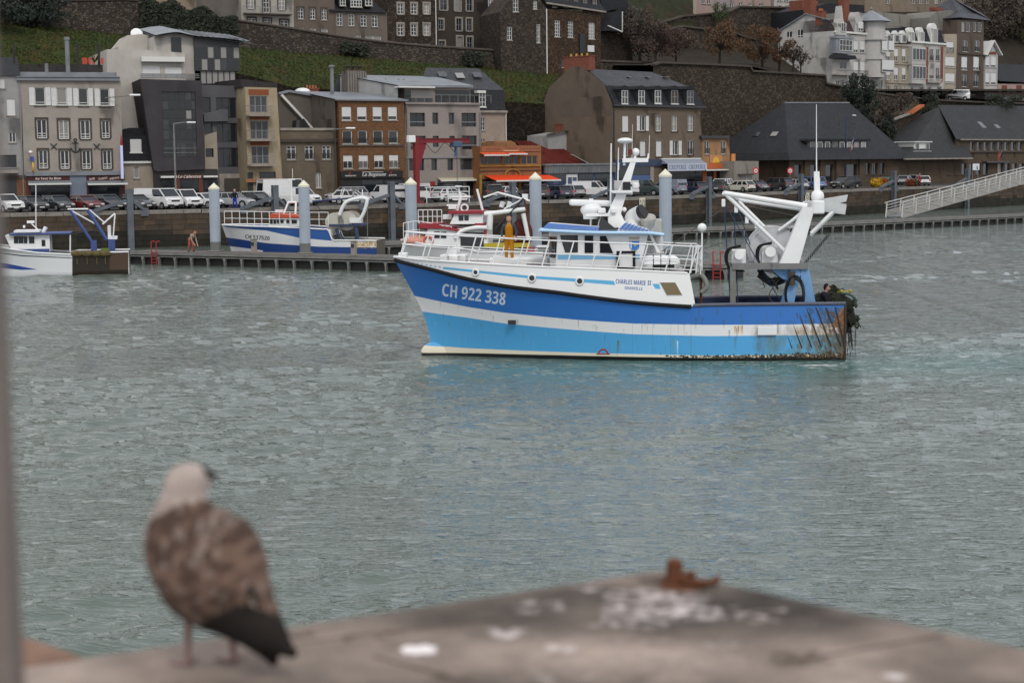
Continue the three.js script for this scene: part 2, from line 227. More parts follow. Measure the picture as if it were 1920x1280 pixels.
// a window set in its opening; returns the opening
function win(G, P, c, rect, o = {}) {
const [a, b, l, t] = Array.isArray(rect[0]) ? rect[0] : rectOf(P, c, rect), w = b - a, h = t - l, rec = o.rec ?? 0.16, fw = o.fw ?? Math.min(0.08, w * 0.09), z = -rec, zo = o.z ?? 0;
const fm = o.frame ?? M.frameW, nx = o.nx ?? 2, ny = o.ny ?? 1, bars = [span(a, a + fw, l, t, z, z + 0.07), span(b - fw, b, l, t, z, z + 0.07), span(a + fw, b - fw, l, l + fw, z, z + 0.07), span(a + fw, b - fw, t - fw, t, z, z + 0.07)];
for (let i = 1; i < nx; i++) { const x = lerp(a, b, i / nx); bars.push(span(x - fw * 0.55, x + fw * 0.55, l + fw, t - fw, z, z + 0.06)); }
for (let j = 1; j < ny; j++) { const y = lerp(l, t, j / ny); bars.push(span(a + fw, b - fw, y - fw * 0.35, y + fw * 0.35, z, z + 0.05)); }
for (const y of o.bars ?? []) { const q = lerp(l, t, y); bars.push(span(a + fw, b - fw, q - 0.03, q + 0.03, z + 0.01, z + 0.09)); }
const f = mesh(o.name ?? 'window', bars.map(g => g.translate(0, 0, zo)), fm, G);
const roll = wr();
mesh('pane', span(a + 0.005, b - 0.005, l + 0.005, t - 0.005, z - 0.05 + zo, z + 0.02 + zo), o.glass ?? (roll < 0.55 ? M.glass : roll < 0.85 ? M.glassB : M.curtain), f);
if (o.sill !== 0) mesh('sill', span(a - 0.1, b + 0.1, l - 0.12, l - 0.003, z + zo, 0.1 + zo), o.sill ?? M.stoneL, f);
if (o.surround) { const s = 0.19, g = [span(a - s, a, l, t, -0.02, 0.035), span(b, b + s, l, t, -0.02, 0.035), span(a - s, b + s, t, t + s * 1.15, -0.02, 0.045)]; mesh('surround', g.map(q => q.translate(0, 0, zo)), o.surround, f); }
if (o.shutters) for (const s of [-1, 1]) { const x0 = s < 0 ? a - w * 0.5 - 0.02 : b + 0.02, x1 = x0 + w * 0.5, g = [span(x0, x1, l, t, 0.05, 0.075)]; for (let k = 0; k < 2; k++) g.push(span(x0 + (k ? w * 0.5 - 0.07 : 0), x0 + (k ? w * 0.5 : 0.07), l, t, 0.075, 0.1)); for (const y of [0, 0.3, 0.62, 1]) { const q = lerp(l + 0.04, t - 0.04, y); g.push(span(x0 + 0.07, x1 - 0.07, q - 0.04, q + 0.04, 0.075, 0.1)); } for (let y = l + (t - l) * 0.66; y < t - 0.1; y += 0.13) g.push(span(x0 + 0.07, x1 - 0.07, y, y + 0.05, 0.075, 0.09)); mesh('shutter', g, o.shutters, f); }
if (o.roller) { const y0 = t - h * o.roller, g = []; const n = Math.max(2, Math.round(h * o.roller / 0.16)); for (let k = 0; k < n; k++) g.push(span(a + 0.02, b - 0.02, lerp(y0, t, k / n) + 0.006, lerp(y0, t, (k + 1) / n) - 0.004, z + 0.075, z + 0.1)); g.push(span(a + 0.03, b - 0.03, y0, t, z + 0.071, z + 0.085)); mesh('roller_shutter', g.map(q => q.translate(0, 0, zo)), o.rollerMat ?? M.shutterW, f); }
if (o.rail) { const hh = Math.min(h * 0.42, 1.0), g = [span(a - 0.05, b + 0.05, l + hh, l + hh + 0.04, 0.05, 0.09), span(a - 0.05, b + 0.05, l + 0.08, l + 0.11, 0.05, 0.09)]; for (let x = a; x <= b + 0.01; x += 0.14) g.push(span(x - 0.012, x + 0.012, l + 0.1, l + hh, 0.055, 0.085)); mesh('guard_rail', g.map(q => q.translate(0, 0, zo)), M.iron, f); }
return ring(a, b, l, t);
}
// house standing on plane P: outline in photograph readings; openings cut through the front
function house(name, label, P, { c = id, outline, depth = 9, mat, wins = [], category = 'building', group, holes = [], back = true, base = true }) {
const G = thing(name, label, category, P.a, P.turn, group);
const cut = [...holes];
for (const [cc, rects, o] of wins) for (const r of rects) cut.push(win(G, P, cc, r, o));
const pts = outline.map(([x, y]) => y === null ? [P.uv(...c(x, 300))[0], 0] : P.uv(...c(x, y)));
const g = [slab(pts, -0.3, 0, cut)];
if (back) g.push(slab(pts, -depth, -0.31));
mesh('wall', g, mat, G);
G.P = P; G.pts = pts; return G;
}
const rectPart = (G, P, c, r, z0, z1, name, mat, dz = z1) => { const [a, b, l, t] = rectOf(P, c, r, dz); return mesh(name, span(a, b, l, t, z0, z1), mat, G); };
// a board with print on its face
function board(G, name, w, h, d, x, y, z, draw, px = 64, back = M.black, rough = 0.6) {
const f = mesh(name, span(x, x + w, y, y + h, z, z + d), back, G);
const W = Math.max(32, Math.min(1024, Math.round(w * px))), H = Math.max(16, Math.round(W * h / w));
const g = new THREE.PlaneGeometry(w, h).translate(x + w / 2, y + h / 2, z + d + 0.004); g.userData.own = true;
mesh('print', g, std(0xffffff, rough, { map: canvasTex(W, H, draw) }), f); return f;
}
function boardAt(G, P, c, r, z, d, name, draw, px, back) { const [a, b, l, t] = rectOf(P, c, r, z + d); return board(G, name, b - a, t - l, d, a, l, z, draw, px, back); }
const words = (txt, fg, bg, font = 'bold', fam = 'sans-serif', fill = 0.62) => (x, W, H) => { x.fillStyle = bg; x.fillRect(0, 0, W, H); x.fillStyle = fg; x.font = `${font} ${Math.round(H * fill)}px ${fam}`; x.textAlign = 'center'; x.textBaseline = 'middle'; const m = x.measureText(txt).width; x.save(); x.translate(W / 2, H / 2); x.scale(Math.min(1, W * 0.94 / m), 1); x.fillText(txt, 0, 0); x.restore(); };
// a fabric awning: sloping cloth with a hanging front edge
function awning(G, P, c, r, out, mat, z = 0.02, edgeMat = M.frameW) { const [a, b, l, t] = rectOf(P, c, r, z + out * 0.6); const f = mesh('awning', [faces([[[a, t, z], [b, t, z], [b, l + 0.14, z + out], [a, l + 0.14, z + out]].reverse(), [[a, t - 0.05, z], [b, t - 0.05, z], [b, l + 0.09, z + out], [a, l + 0.09, z + out]], [[a, t, z], [a, l + 0.14, z + out], [a, l + 0.09, z + out], [a, t - 0.05, z]], [[b, t, z], [b, t - 0.05, z], [b, l + 0.09, z + out], [b, l + 0.14, z + out]]])], mat, G); mesh('front_bar', span(a, b, l, l + 0.16, z + out - 0.03, z + out + 0.05), edgeMat, f); return f; }
// sloping roof over a box x0..x1, ridge set back; hips as asked
function roofOn(G, name, x0, x1, y, h, z0, z1, mat, { inL = 0, inR = 0, ridgeZ = 0.5, over = 0.25 } = {}) {
x0 -= over; x1 += over; z0 += over; z1 -= over; const rz = lerp(z0, z1, ridgeZ), A = [x0, y, z0], B = [x1, y, z0], C = [x1, y, z1], D = [x0, y, z1], R = [x0 + inL, y + h, rz], S = [x1 - inR, y + h, rz];
return mesh(name, faces([[A, B, S, R], [C, D, R, S], [D, A, R], [B, C, S], [D, C, B, A]]), mat, G);
}
function chimney(G, x, y, z, w, h, d, pots = 3, mat = M.chimney) { const c = mesh('chimney', [span(x - w / 2, x + w / 2, y, y + h, z - d / 2, z + d / 2), span(x - w / 2 - 0.06, x + w / 2 + 0.06, y + h, y + h + 0.12, z - d / 2 - 0.06, z + d / 2 + 0.06)], mat, G); for (let k = 0; k < pots; k++) mesh('chimney_pot', cyl(0.12, 0.09, 0.4, lerp(x - w / 2 + 0.2, x + w / 2 - 0.2, pots > 1 ? k / (pots - 1) : 0.5), y + h + 0.1, z, 8), M.pot, c); return c; }
function balcony(G, P, c, r, out, mat = M.frameG, floor = M.stoneL, z = 0) { const [a, b, l, t] = rectOf(P, c, r, z + out), g = [span(a, b, t - 0.05, t, z + out - 0.05, z + out), span(a, a + 0.04, t - 0.05, t, z, z + out), span(b - 0.04, b, t - 0.05, t, z, z + out)]; for (let x = a; x <= b; x += 0.16) g.push(span(x - 0.012, x + 0.012, l, t, z + out - 0.04, z + out - 0.015)); const f = mesh('balcony', span(a, b, l - 0.16, l, z, z + out), floor, G); mesh('railing', g, mat, f); return f; }

// ================================================================ HOUSES ALONG THE QUAY (left to right)
{ // cropped grey rendered house
const P = front(-110, 39, 20); const W = { frame: M.frameW, sill: M.stoneL };
const G = house('town_house', 'pale grey rendered house with a plant-filled balcony, cut by the picture edge', P, { outline: [[-110, null], [39, null], [39, 142], [-110, 134]], mat: render_(0.43, 0.42, 0.41), depth: 12,
wins: [[cB, [[-30, 90, 25, 145], [38, 210, 88, 308]], { ...W, roller: 1 }], [cB, [[50, 408, 92, 470]], W], [cB, [[-40, 545, 96, 620]], { nx: 5, frame: M.frameD }], [id, [[-30, 200, -8, 236]], W]] });
roofOn(G, 'roof', 0, P.len, G.pts[2][1], 2.2, 0, -12, M.slateD, {});
balcony(G, P, cB, [-60, 620, 108, 645], 0.9); rectPart(G, P, cB, [100, 690, 155, 860], -0.02, 0.06, 'brick_pier', tinted(T_brick, 2.4, lin(0.24, 0.12, 0.07))); rectPart(G, P, cB, [-40, 690, 99, 860], -0.02, 0.04, 'shop_front', M.frameD); rectPart(G, P, cB, [-60, 668, 157, 688], 0, 0.15, 'cornice', M.stone);
}
{ // the bar
const P = front(38, 226, 20), W = { frame: M.frameW, nx: 2, sill: M.stone, surround: M.stone, bars: [0.12, 0.26] };
const top = [[205, 140, 268, 248], [337, 143, 398, 250], [467, 145, 525, 251], [596, 147, 654, 252]], mid = [[218, 332, 278, 445], [350, 335, 410, 449], [480, 337, 538, 449], [608, 337, 655, 443]], low = [[230, 516, 284, 626], [360, 518, 413, 628], [490, 518, 542, 628], [615, 518, 666, 628]];
const G = house('bar_building', 'beige rendered four storey building with white shutters above a maroon bar front', P, { c: cB, outline: [[124, null], [722, null], [722, 100], [124, 88]], mat: render_(0.46, 0.41, 0.365, 11), depth: 13, category: 'building',
wins: [[cB, top, { ...W, surround: null, shutters: M.shutterW, nx: 1, bars: [0.05, 0.18] }], [cB, mid, W], [cB, low, W]] });
const H = G.pts[2][1], u = (x, y) => P.uv(...cB(x, y));
mesh('cornice', [span(-0.1, P.len + 0.15, H - 0.02, H + 0.32, -0.3, 0.35), span(-0.1, P.len + 0.15, H + 0.32, H + 0.4, -0.3, 0.5)], M.zinc, G);
mesh('roof', slab([[0, H + 0.1], [P.len, H + 0.1], [P.len, H + 0.9], [0, H + 0.9]], -12.8, -1.2), M.zinc, G);
rectPart(G, P, cB, [150, 645, 745, 668], 0, 0.3, 'shop_cornice', M.zinc);
const shop = rectPart(G, P, cB, [152, 668, 748, 860], 0, 0.05, 'shop_front', std(lin(0.075, 0.02, 0.018), 0.6));
rectPart(G, P, cB, [418, 669, 518, 860], 0.05, 0.09, 'panelling', std(lin(0.14, 0.17, 0.22), 0.7));
boardAt(G, P, cB, [156, 669, 416, 702], 0.05, 0.07, 'shop_sign', words('Au Tout Va Bien', '#c9c4c0', '#3c1513'), 80);
boardAt(G, P, cB, [519, 669, 745, 700], 0.05, 0.07, 'shop_sign', (x, W, H) => { x.fillStyle = '#3c1513'; x.fillRect(0, 0, W, H); x.fillStyle = '#c9c4c0'; x.font = `bold ${H * 0.52}px serif`; x.textBaseline = 'middle'; ['BAR', 'TABAC', 'PRESSE'].forEach((t, k) => { x.save(); x.translate(W * [0.06, 0.3, 0.6][k], H * 0.68); x.rotate(-0.16); x.fillText(t, 0, 0); x.restore(); }); }, 80);
for (const r of [[185, 728, 415, 860], [530, 728, 715, 860]]) rectPart(G, P, cB, r, 0.05, 0.075, 'shop_window', M.glass);
const gr = std(lin(0.16, 0.18, 0.2), 0.8); awning(G, P, cB, [166, 700, 425, 724], 1.1, gr, 0.12); awning(G, P, cB, [522, 700, 762, 724], 1.1, gr, 0.12);
// wall anchors: two crosses and an anchor in iron
for (const [x, y] of [[320, 494], [578, 495]]) { const [a, b] = u(x, y); mesh('wall_tie', [beam([a - 0.3, b - 0.3, 0.05], [a + 0.3, b + 0.3, 0.05], 0.12, 0.08), beam([a - 0.3, b + 0.3, 0.07], [a + 0.3, b - 0.3, 0.07], 0.12, 0.08)], M.iron, G); }
{ const [a, b] = u(450, 490); mesh('anchor_emblem', [span(a - 0.07, a + 0.07, b - 0.62, b + 0.45, 0.02, 0.08), span(a - 0.3, a + 0.3, b + 0.22, b + 0.33, 0.02, 0.08), new THREE.TorusGeometry(0.14, 0.05, 6, 14).translate(a, b + 0.58, 0.06), new THREE.TorusGeometry(0.42, 0.07, 6, 14, Math.PI).rotateZ(Math.PI).translate(a, b - 0.22, 0.06)], M.iron, G); }
// hanging signs: post horn in yellow, blue plate, red lozenge, light box
{ const [a, b] = u(192, 620); mesh('hanging_sign', [new THREE.CylinderGeometry(0.42, 0.42, 0.14, 18).rotateZ(Math.PI / 2).scale(1, 1.25, 1).translate(a, b, 0.75), bar([a, b + 0.3, 0], [a, b + 0.3, 0.6], 0.03)], std(lin(0.5, 0.3, 0.02), 0.5), G); }
{ const [a, b] = u(181, 568); mesh('hanging_sign', span(a - 0.05, a + 0.32, b - 0.22, b + 0.22, 0.2, 0.3), std(lin(0.06, 0.09, 0.35), 0.5), G); }
{ const [a, b] = u(733, 482); mesh('tobacco_sign', [new THREE.OctahedronGeometry(1).scale(0.13, 1.25, 0.42).translate(a - 0.2, b, 0.75), bar([a - 0.2, b, 0], [a - 0.2, b, 0.5], 0.03)], std(lin(0.42, 0.012, 0.02), 0.4), G); }
{ const [a, b] = u(738, 588); mesh('light_box', span(a - 0.38, a - 0.12, b - 1.7, b + 1.7, 0.3, 1.05), std(lin(0.55, 0.56, 0.62), 0.4), G); mesh('glowing_sign_edge', span(a - 0.3, a - 0.2, b - 1.65, b + 1.65, 1.055, 1.1), std(lin(0.3, 0.32, 0.6), 0.4, { emissive: lin(0.35, 0.4, 1), emissiveIntensity: 0.6 }), G); }
{ const [a, b] = u(190, 523); mesh('lamp_bracket', [bar([a - 0.3, b, 0], [a - 0.3, b, 0.8], 0.04), ball(0.2, a - 0.2, b - 0.1, 0.9, 1, 0.8, 1)], M.white, G); }
mesh('drain_pipe', bar([0.15, 0, 0.1], [0.15, H, 0.1], 0.06), M.frameG, G);
// timber roof terrace and flues
const [tx0, ty0] = P.uv(...cA(115, 660), -4), [tx1, ty1] = P.uv(...cA(945, 596), -4);
const tr = mesh('roof_terrace', [span(tx0, tx1, ty0, ty1, -4.1, -4), span(tx0, tx1, H + 0.5, ty0 - 0.6, -4.6, -4.5)], M.darkwood, G);
for (const x of [120, 710, 905]) { const [a, b] = P.uv(...cA(x, 400), -4.2); mesh('post', span(a - 0.12, a + 0.12, ty1 - 1, b, -4.4, -4.2), M.darkwood, tr); }
{ const [a, b] = P.uv(...cA(612, 340), -3); mesh('flue', [bar([a, H + 0.5, -3], [a, b, -3], 0.24, 0.22, 12), cyl(0.3, 0.3, 0.25, a, b - 0.3, -3)], M.steel, G); const [d, e] = P.uv(...cA(424, 585), -1.5); mesh('flue', [bar([d, H + 0.4, -1.5], [d, e, -1.5], 0.18, 0.18, 12)], M.steel, G); }
for (const x of [765, 790, 822, 860, 940]) { const [a, b] = P.uv(...cA(x, 555), -4.4); mesh('terrace_lantern', [span(a - 0.12, a + 0.12, b - 0.4, b + 0.25, -4.5, -4.3)], std(lin(0.4, 0.05, 0.03), 0.6), tr); }
{ const [a, b] = P.uv(...cA(868, 520), -4.3); const g = []; for (let k = 0; k < 14; k++) { const t = k * 2.4; g.push(bar([a, b - 0.6, -4.3], [a + Math.cos(t) * 0.6, b + 0.2 + 0.3 * Math.sin(k), -4.3 + Math.sin(t) * 0.5], 0.05, 0.01, 4)); } mesh('potted_palm', g, std(lin(0.05, 0.06, 0.02), 0.9), tr); }
}
{ // low house with slate mansard
const P = front(226, 292, 21), G = house('low_house', 'small cream house with a dark slate mansard storey and white roller blind', P, { c: cC, outline: [[20, null], [250, null], [245, 945], [20, 945]], mat: render_(0.46, 0.39, 0.32), depth: 9, wins: [[cC, [[108, 968, 143, 1045]], { nx: 1, glass: M.curtain }], [cC, [[90, 1125, 150, 1175]], { nx: 2 }]] });
const H = G.pts[2][1], [, t] = P.uv(...cC(120, 760)), [w0, w1, l, tt] = rectOf(P, cC, [85, 785, 160, 872]);
mesh('mansard_roof', slab([[0, H + 0.2], [P.len, H + 0.2], [P.len, t], [0, t]], -9, -0.25, [ring(w0, w1, l, tt)]), M.slateD, G); mesh('roof', slab([[0, t], [P.len, t], [P.len - 1, t + 0.8], [1, t + 0.8]], -8, -1), M.slateD, G);
mesh('gutter', span(-0.1, P.len + 0.1, H, H + 0.22, -0.3, 0.3), M.frameW, G); win(G, P, cC, [85, 785, 160, 872], { nx: 1, roller: 1, z: -0.2, sill: M.frameW });
}
{ // tall white block behind, with the curved roof studio
const P = front(180, 470, 27, 27), wh = render_(0.64, 0.6, 0.55, 14);
const G = house('white_block', 'tall off-white block with stepped terraces and a curved metal roof studio on top', P, { c: cC, outline: [[-75, null], [452, null], [448, 210], [138, 186], [-75, 186]], mat: wh, depth: 14, wins: [[cC, [[165, 295, 285, 375], [315, 305, 428, 375]], { nx: 1, roller: 1, sill: 0, glass: M.curtain }]] });
const q = (x, y, z) => { const [a, b] = P.uv(...cC(x, y), z); return [a, b]; };
{ const [a, b] = q(5, 190, -5), [d, e] = q(255, 108, -5); mesh('roof_pavilion', slab([[a, b - 0.6], [d, b - 0.6], [d, e + 0.2], [a + (d - a) * 0.6, e + 0.35], [a + (d - a) * 0.25, e + 0.2], [a, e - 1]], -11, -5), wh, G); const [x, y] = q(120, 90, -7); mesh('satellite_dish', [new THREE.SphereGeometry(0.8, 16, 8, 0, 6.3, 0, 1).scale(1, 0.4, 1).rotateX(1.2).translate(x, y, -6.4), bar([x, y - 0.9, -7], [x, y, -6.8], 0.05)], M.white, G); }
{ const [a, b] = q(245, 420, -1), [d, e] = q(505, 130, -1), n = [], m = 12; for (let k = 0; k <= m; k++) { const t = k / m, [x, y] = q(lerp(240, 512, t), 100 - 22 * Math.sin(Math.min(1, t * 1.35) * Math.PI * 0.62) + 55 * Math.max(0, t - 0.55), -1); n.push([x, y]); }
mesh('studio_wall', slab([[a, b], [d, b], ...n.slice().reverse()], -10, -0.8, []), wh, G);
const [wx, wy] = q(390, 165, -0.8); mesh('studio_window', span(wx - 0.55, wx + 0.55, wy - 0.95, wy + 0.95, -0.9, -0.74), M.glass, G);
// barrel roof running back and over the glazed front
const [rx] = q(865, 175, -1), rows = n.map(([x, y]) => [[x, y + 0.05, 0.1], [x, y + 1.5, -10.5]]), last = n[m]; rows.push([[lerp(last[0], rx, 0.5), last[1] - 0.15, 0.5], [lerp(last[0], rx, 0.5), last[1] + 1.3, -10.5]], [[rx, last[1] - 0.5, 0.9], [rx, last[1] + 1, -10]]);
mesh('curved_roof', [loft(rows), loft(rows.map(r => r.map(([x, y, z]) => [x, y - 0.22, z])).map(r => r.slice().reverse()))], M.zinc, G);
const ribs = []; for (let k = 0; k < 9; k++) { const x = lerp(last[0], rx, k / 9), y = lerp(last[1], last[1] - 0.5, k / 9) + 0.05; ribs.push(beam([x, y + 0.04, 0.6], [x, y + 1.45, -10], 0.08, 0.1)); } mesh('roof_seams', ribs, M.steel, G);
const [ga, gb, gl, gt] = rectOf(P, cC, [515, 168, 815, 330], -0.2); const gz = mesh('glazed_front', span(ga, gb, gl, gt + 0.95, -6, -0.3), M.frameD, G);
const pa = [M.glass, M.glassB, M.curtain, M.glass, std(lin(0.06, 0.12, 0.3), 0.2)]; const pr = rng(3);
for (let i = 0; i < 7; i++) for (let j = 0; j < 2; j++) mesh('pane', span(lerp(ga, gb, i / 7) + 0.06, lerp(ga, gb, (i + 1) / 7) - 0.06, lerp(gl, gt, j / 2) + 0.1, lerp(gl, gt, (j + 1) / 2) - 0.08, -0.3, -0.27), pa[Math.floor(pr() * 5)], gz);
const [ca, cb, cl, ct] = rectOf(P, cC, [552, 332, 785, 420], -0.6); const lz = mesh('lower_glazing', span(ca, cb, cl, ct, -6, -0.6), M.frameD, G); for (let i = 0; i < 6; i++) mesh('curtain_pane', span(lerp(ca, cb, i / 6) + 0.08, lerp(ca, cb, (i + 1) / 6) - 0.06, cl + 0.1, ct - 0.05, -0.6, -0.57), M.curtain, lz); }
const ra = []; { const [a, b] = q(155, 385, 0), [d] = q(545, 385, 0), [, t] = q(300, 350, 0); for (const y of [t, (t * 2 + b) / 3, (t + 2 * b) / 3]) ra.push(span(a, d, y - 0.03, y + 0.03, 0, 0.05)); for (let x = a; x < d; x += 1.3) ra.push(span(x - 0.02, x + 0.02, b, t, 0, 0.04)); } mesh('terrace_railing', ra, M.frameG, G);
rectPart(G, P, cC, [160, 235, 448, 268], 0, 0.7, 'sun_blind', M.frameW);
}
{ // dark purple-grey block with the grid window
const P = front(262, 385, 19.5), dk = tinted(T_coarse, 6, lin(0.062, 0.055, 0.062), 0.75);
const [a, b, l, t] = rectOf(P, cC, [300, 468, 525, 905]);
const G = house('dark_block', 'dark plum-grey modern block with a tall grid window above a restaurant', P, { c: cC, outline: [[262, 1000], [582, 985], [560, 395], [150, 383], [240, 985]], mat: dk, depth: 10, holes: [ring(a, b, l, t)], back: true });
const w = mesh('grid_window', [span(a, b, l, t, -0.3, -0.24)], M.frameD, G), pr = rng(8);
const xs = [0, 0.2, 0.4, 0.5, 0.7, 0.88, 1], ys = [0, 0.22, 0.26, 0.42, 0.58, 0.72, 0.86, 1];
for (let i = 0; i < 6; i++) for (let j = 0; j < 7; j++) if (j !== 1) mesh('pane', span(lerp(a, b, xs[i]) + 0.05, lerp(a, b, xs[i + 1]) - 0.05, lerp(l, t, ys[j]) + 0.06, lerp(l, t, ys[j + 1]) - 0.06, -0.24, -0.2), pr() < 0.6 ? M.glass : pr() < 0.8 ? M.glassB : M.curtain, w);
mesh('window_rail', [span(a, b, l + 0.9, l + 0.95, 0.02, 0.06), span(a, b, l + 0.45, l + 0.49, 0.02, 0.06)], M.steel, G);
// restaurant floor under the overhang
const [x0, x1] = [P.uv(...cC(250, 1100))[0], P.uv(...cC(672, 1100))[0]], top = P.uv(...cC(400, 985))[1];
mesh('restaurant_front', span(x0, x1, 0, top - 0.02, -8, -0.4), std(lin(0.014, 0.013, 0.013), 0.5), G);
const r = std(lin(0.11, 0.03, 0.016), 0.7); for (const q of [[385, 1030, 415, 1190], [542, 1030, 570, 1190]]) rectPart(G, P, cC, q, -0.4, -0.3, 'door_post', r);
boardAt(G, P, cC, [385, 1018, 570, 1050], -0.4, 0.12, 'restaurant_sign', words('Le Cabestan', '#d8cfc8', '#3a150c', 'italic bold', 'serif', 0.8), 90);
for (const q of [[290, 1030, 396, 1043], [575, 1028, 668, 1040]]) rectPart(G, P, cC, q, -0.35, 0.5, 'folded_awning', M.frameW);
for (const q of [[300, 1060, 380, 1190], [420, 1055, 538, 1190], [580, 1060, 665, 1190]]) rectPart(G, P, cC, q, -0.4, -0.37, 'shop_window', M.glass);
}
{ // grey block with the stair and long windows
const P = front(378, 462, 22.5), wins = [[cC, [[657, 508, 832, 645], [662, 678, 835, 805], [668, 842, 838, 972]], { nx: 4, frame: M.frameD, sill: 0, rec: 0.2 }], [cC, [[566, 505, 620, 605]], { nx: 1, frame: M.frameD, sill: 0 }], [cC, [[578, 675, 632, 745], [584, 842, 640, 912]], { nx: 1, frame: M.frameD, sill: 0 }]];
const G = house('grey_block', 'grey modern flats with long dark windows and a sloping stair parapet', P, { c: cC, outline: [[555, null], [870, null], [848, 432], [555, 422]], mat: tinted(T_coarse, 6, lin(0.12, 0.12, 0.13), 0.8), depth: 10, wins });
const u = (x, y, z = 0.4) => P.uv(...cC(x, y), z); mesh('stair_parapet', slab([u(572, 618), u(690, 585), u(732, 588), u(735, 665), u(576, 668)], 0.02, 0.5), tinted(T_coarse, 6, lin(0.13, 0.13, 0.14)), G);
mesh('pale_stair_wall', slab([u(578, 760, 0.1), u(660, 735, 0.1), u(670, 990, 0.1), u(584, 990, 0.1)], 0.01, 0.12, [rectOf(P, cC, [586, 846, 640, 905], 0.1)].map(r => ring(...r))), render_(0.5, 0.43, 0.35), G);
rectPart(G, P, cC, [680, 1015, 842, 1200], 0.005, 0.06, 'garage_surround', M.stoneL); rectPart(G, P, cC, [712, 1045, 815, 1200], 0.06, 0.09, 'garage_door', std(lin(0.06, 0.052, 0.045), 0.8));
}
{ // cream flats with balconies
const P = front(459, 526, 20), G = house('cream_flats', 'narrow cream block of flats with three balconies and brick-red panels', P, { c: cC, outline: [[850, null], [1085, null], [1062, 443], [850, 437]], mat: render_(0.5, 0.41, 0.28), depth: 11, wins: [[cC, [[880, 497, 998, 608], [885, 662, 1005, 785], [893, 832, 1008, 950]], { nx: 3, frame: M.frameG, sill: 0 }], [cC, [[945, 1003, 1055, 1045]], { nx: 1, frame: M.frameD }]] });
for (const [r] of [[[877, 560, 1045, 622]], [[882, 725, 1055, 788]], [[890, 895, 1062, 955]]]) balcony(G, P, cC, r, 1.2, M.frameG);
const br = std(lin(0.2, 0.062, 0.03), 0.8); rectPart(G, P, cC, [875, 453, 1008, 490], 0, 0.05, 'panel', br); rectPart(G, P, cC, [880, 630, 1010, 655], 0, 0.05, 'panel', br); rectPart(G, P, cC, [885, 800, 1012, 826], 0, 0.05, 'panel', br);
rectPart(G, P, cC, [855, 1048, 1075, 1072], 0, 0.35, 'fascia', std(lin(0.27, 0.13, 0.075), 0.8)); rectPart(G, P, cC, [945, 1075, 1060, 1220], 0, 0.03, 'shop_window', M.glassB); rectPart(G, P, cC, [870, 1005, 905, 1220], 0, 0.03, 'doorway', M.frameD);
const H = G.pts[2][1]; mesh('roof', slab([[0, H], [P.len, H], [P.len, H + 0.5], [0, H + 0.9]], -10.9, -0.4), M.darkwood, G);
}
{ // low brown house
const P = front(523, 636, 21.5), G = house('brown_house', 'low brown rendered house with a flat parapet and three small iron balconies', P, { c: cD, outline: [[105, null], [575, null], [575, 600], [105, 605]], mat: render_(0.2, 0.16, 0.118), depth: 10, wins: [[cD, [[160, 738, 234, 850], [305, 738, 376, 850], [443, 738, 513, 848]], { nx: 2, ny: 1, rail: 1, bars: [0.75] }], [cD, [[392, 955, 436, 1075]], { nx: 2, glass: M.curtain, name: 'window' }]] });
rectPart(G, P, cD, [105, 683, 578, 708], 0, 0.3, 'cornice', M.stone); rectPart(G, P, cD, [108, 596, 560, 616], -0.35, 0.15, 'coping', M.stoneL); rectPart(G, P, cD, [160, 1035, 270, 1150], 0, 0.04, 'garage_door', M.frameG);
}
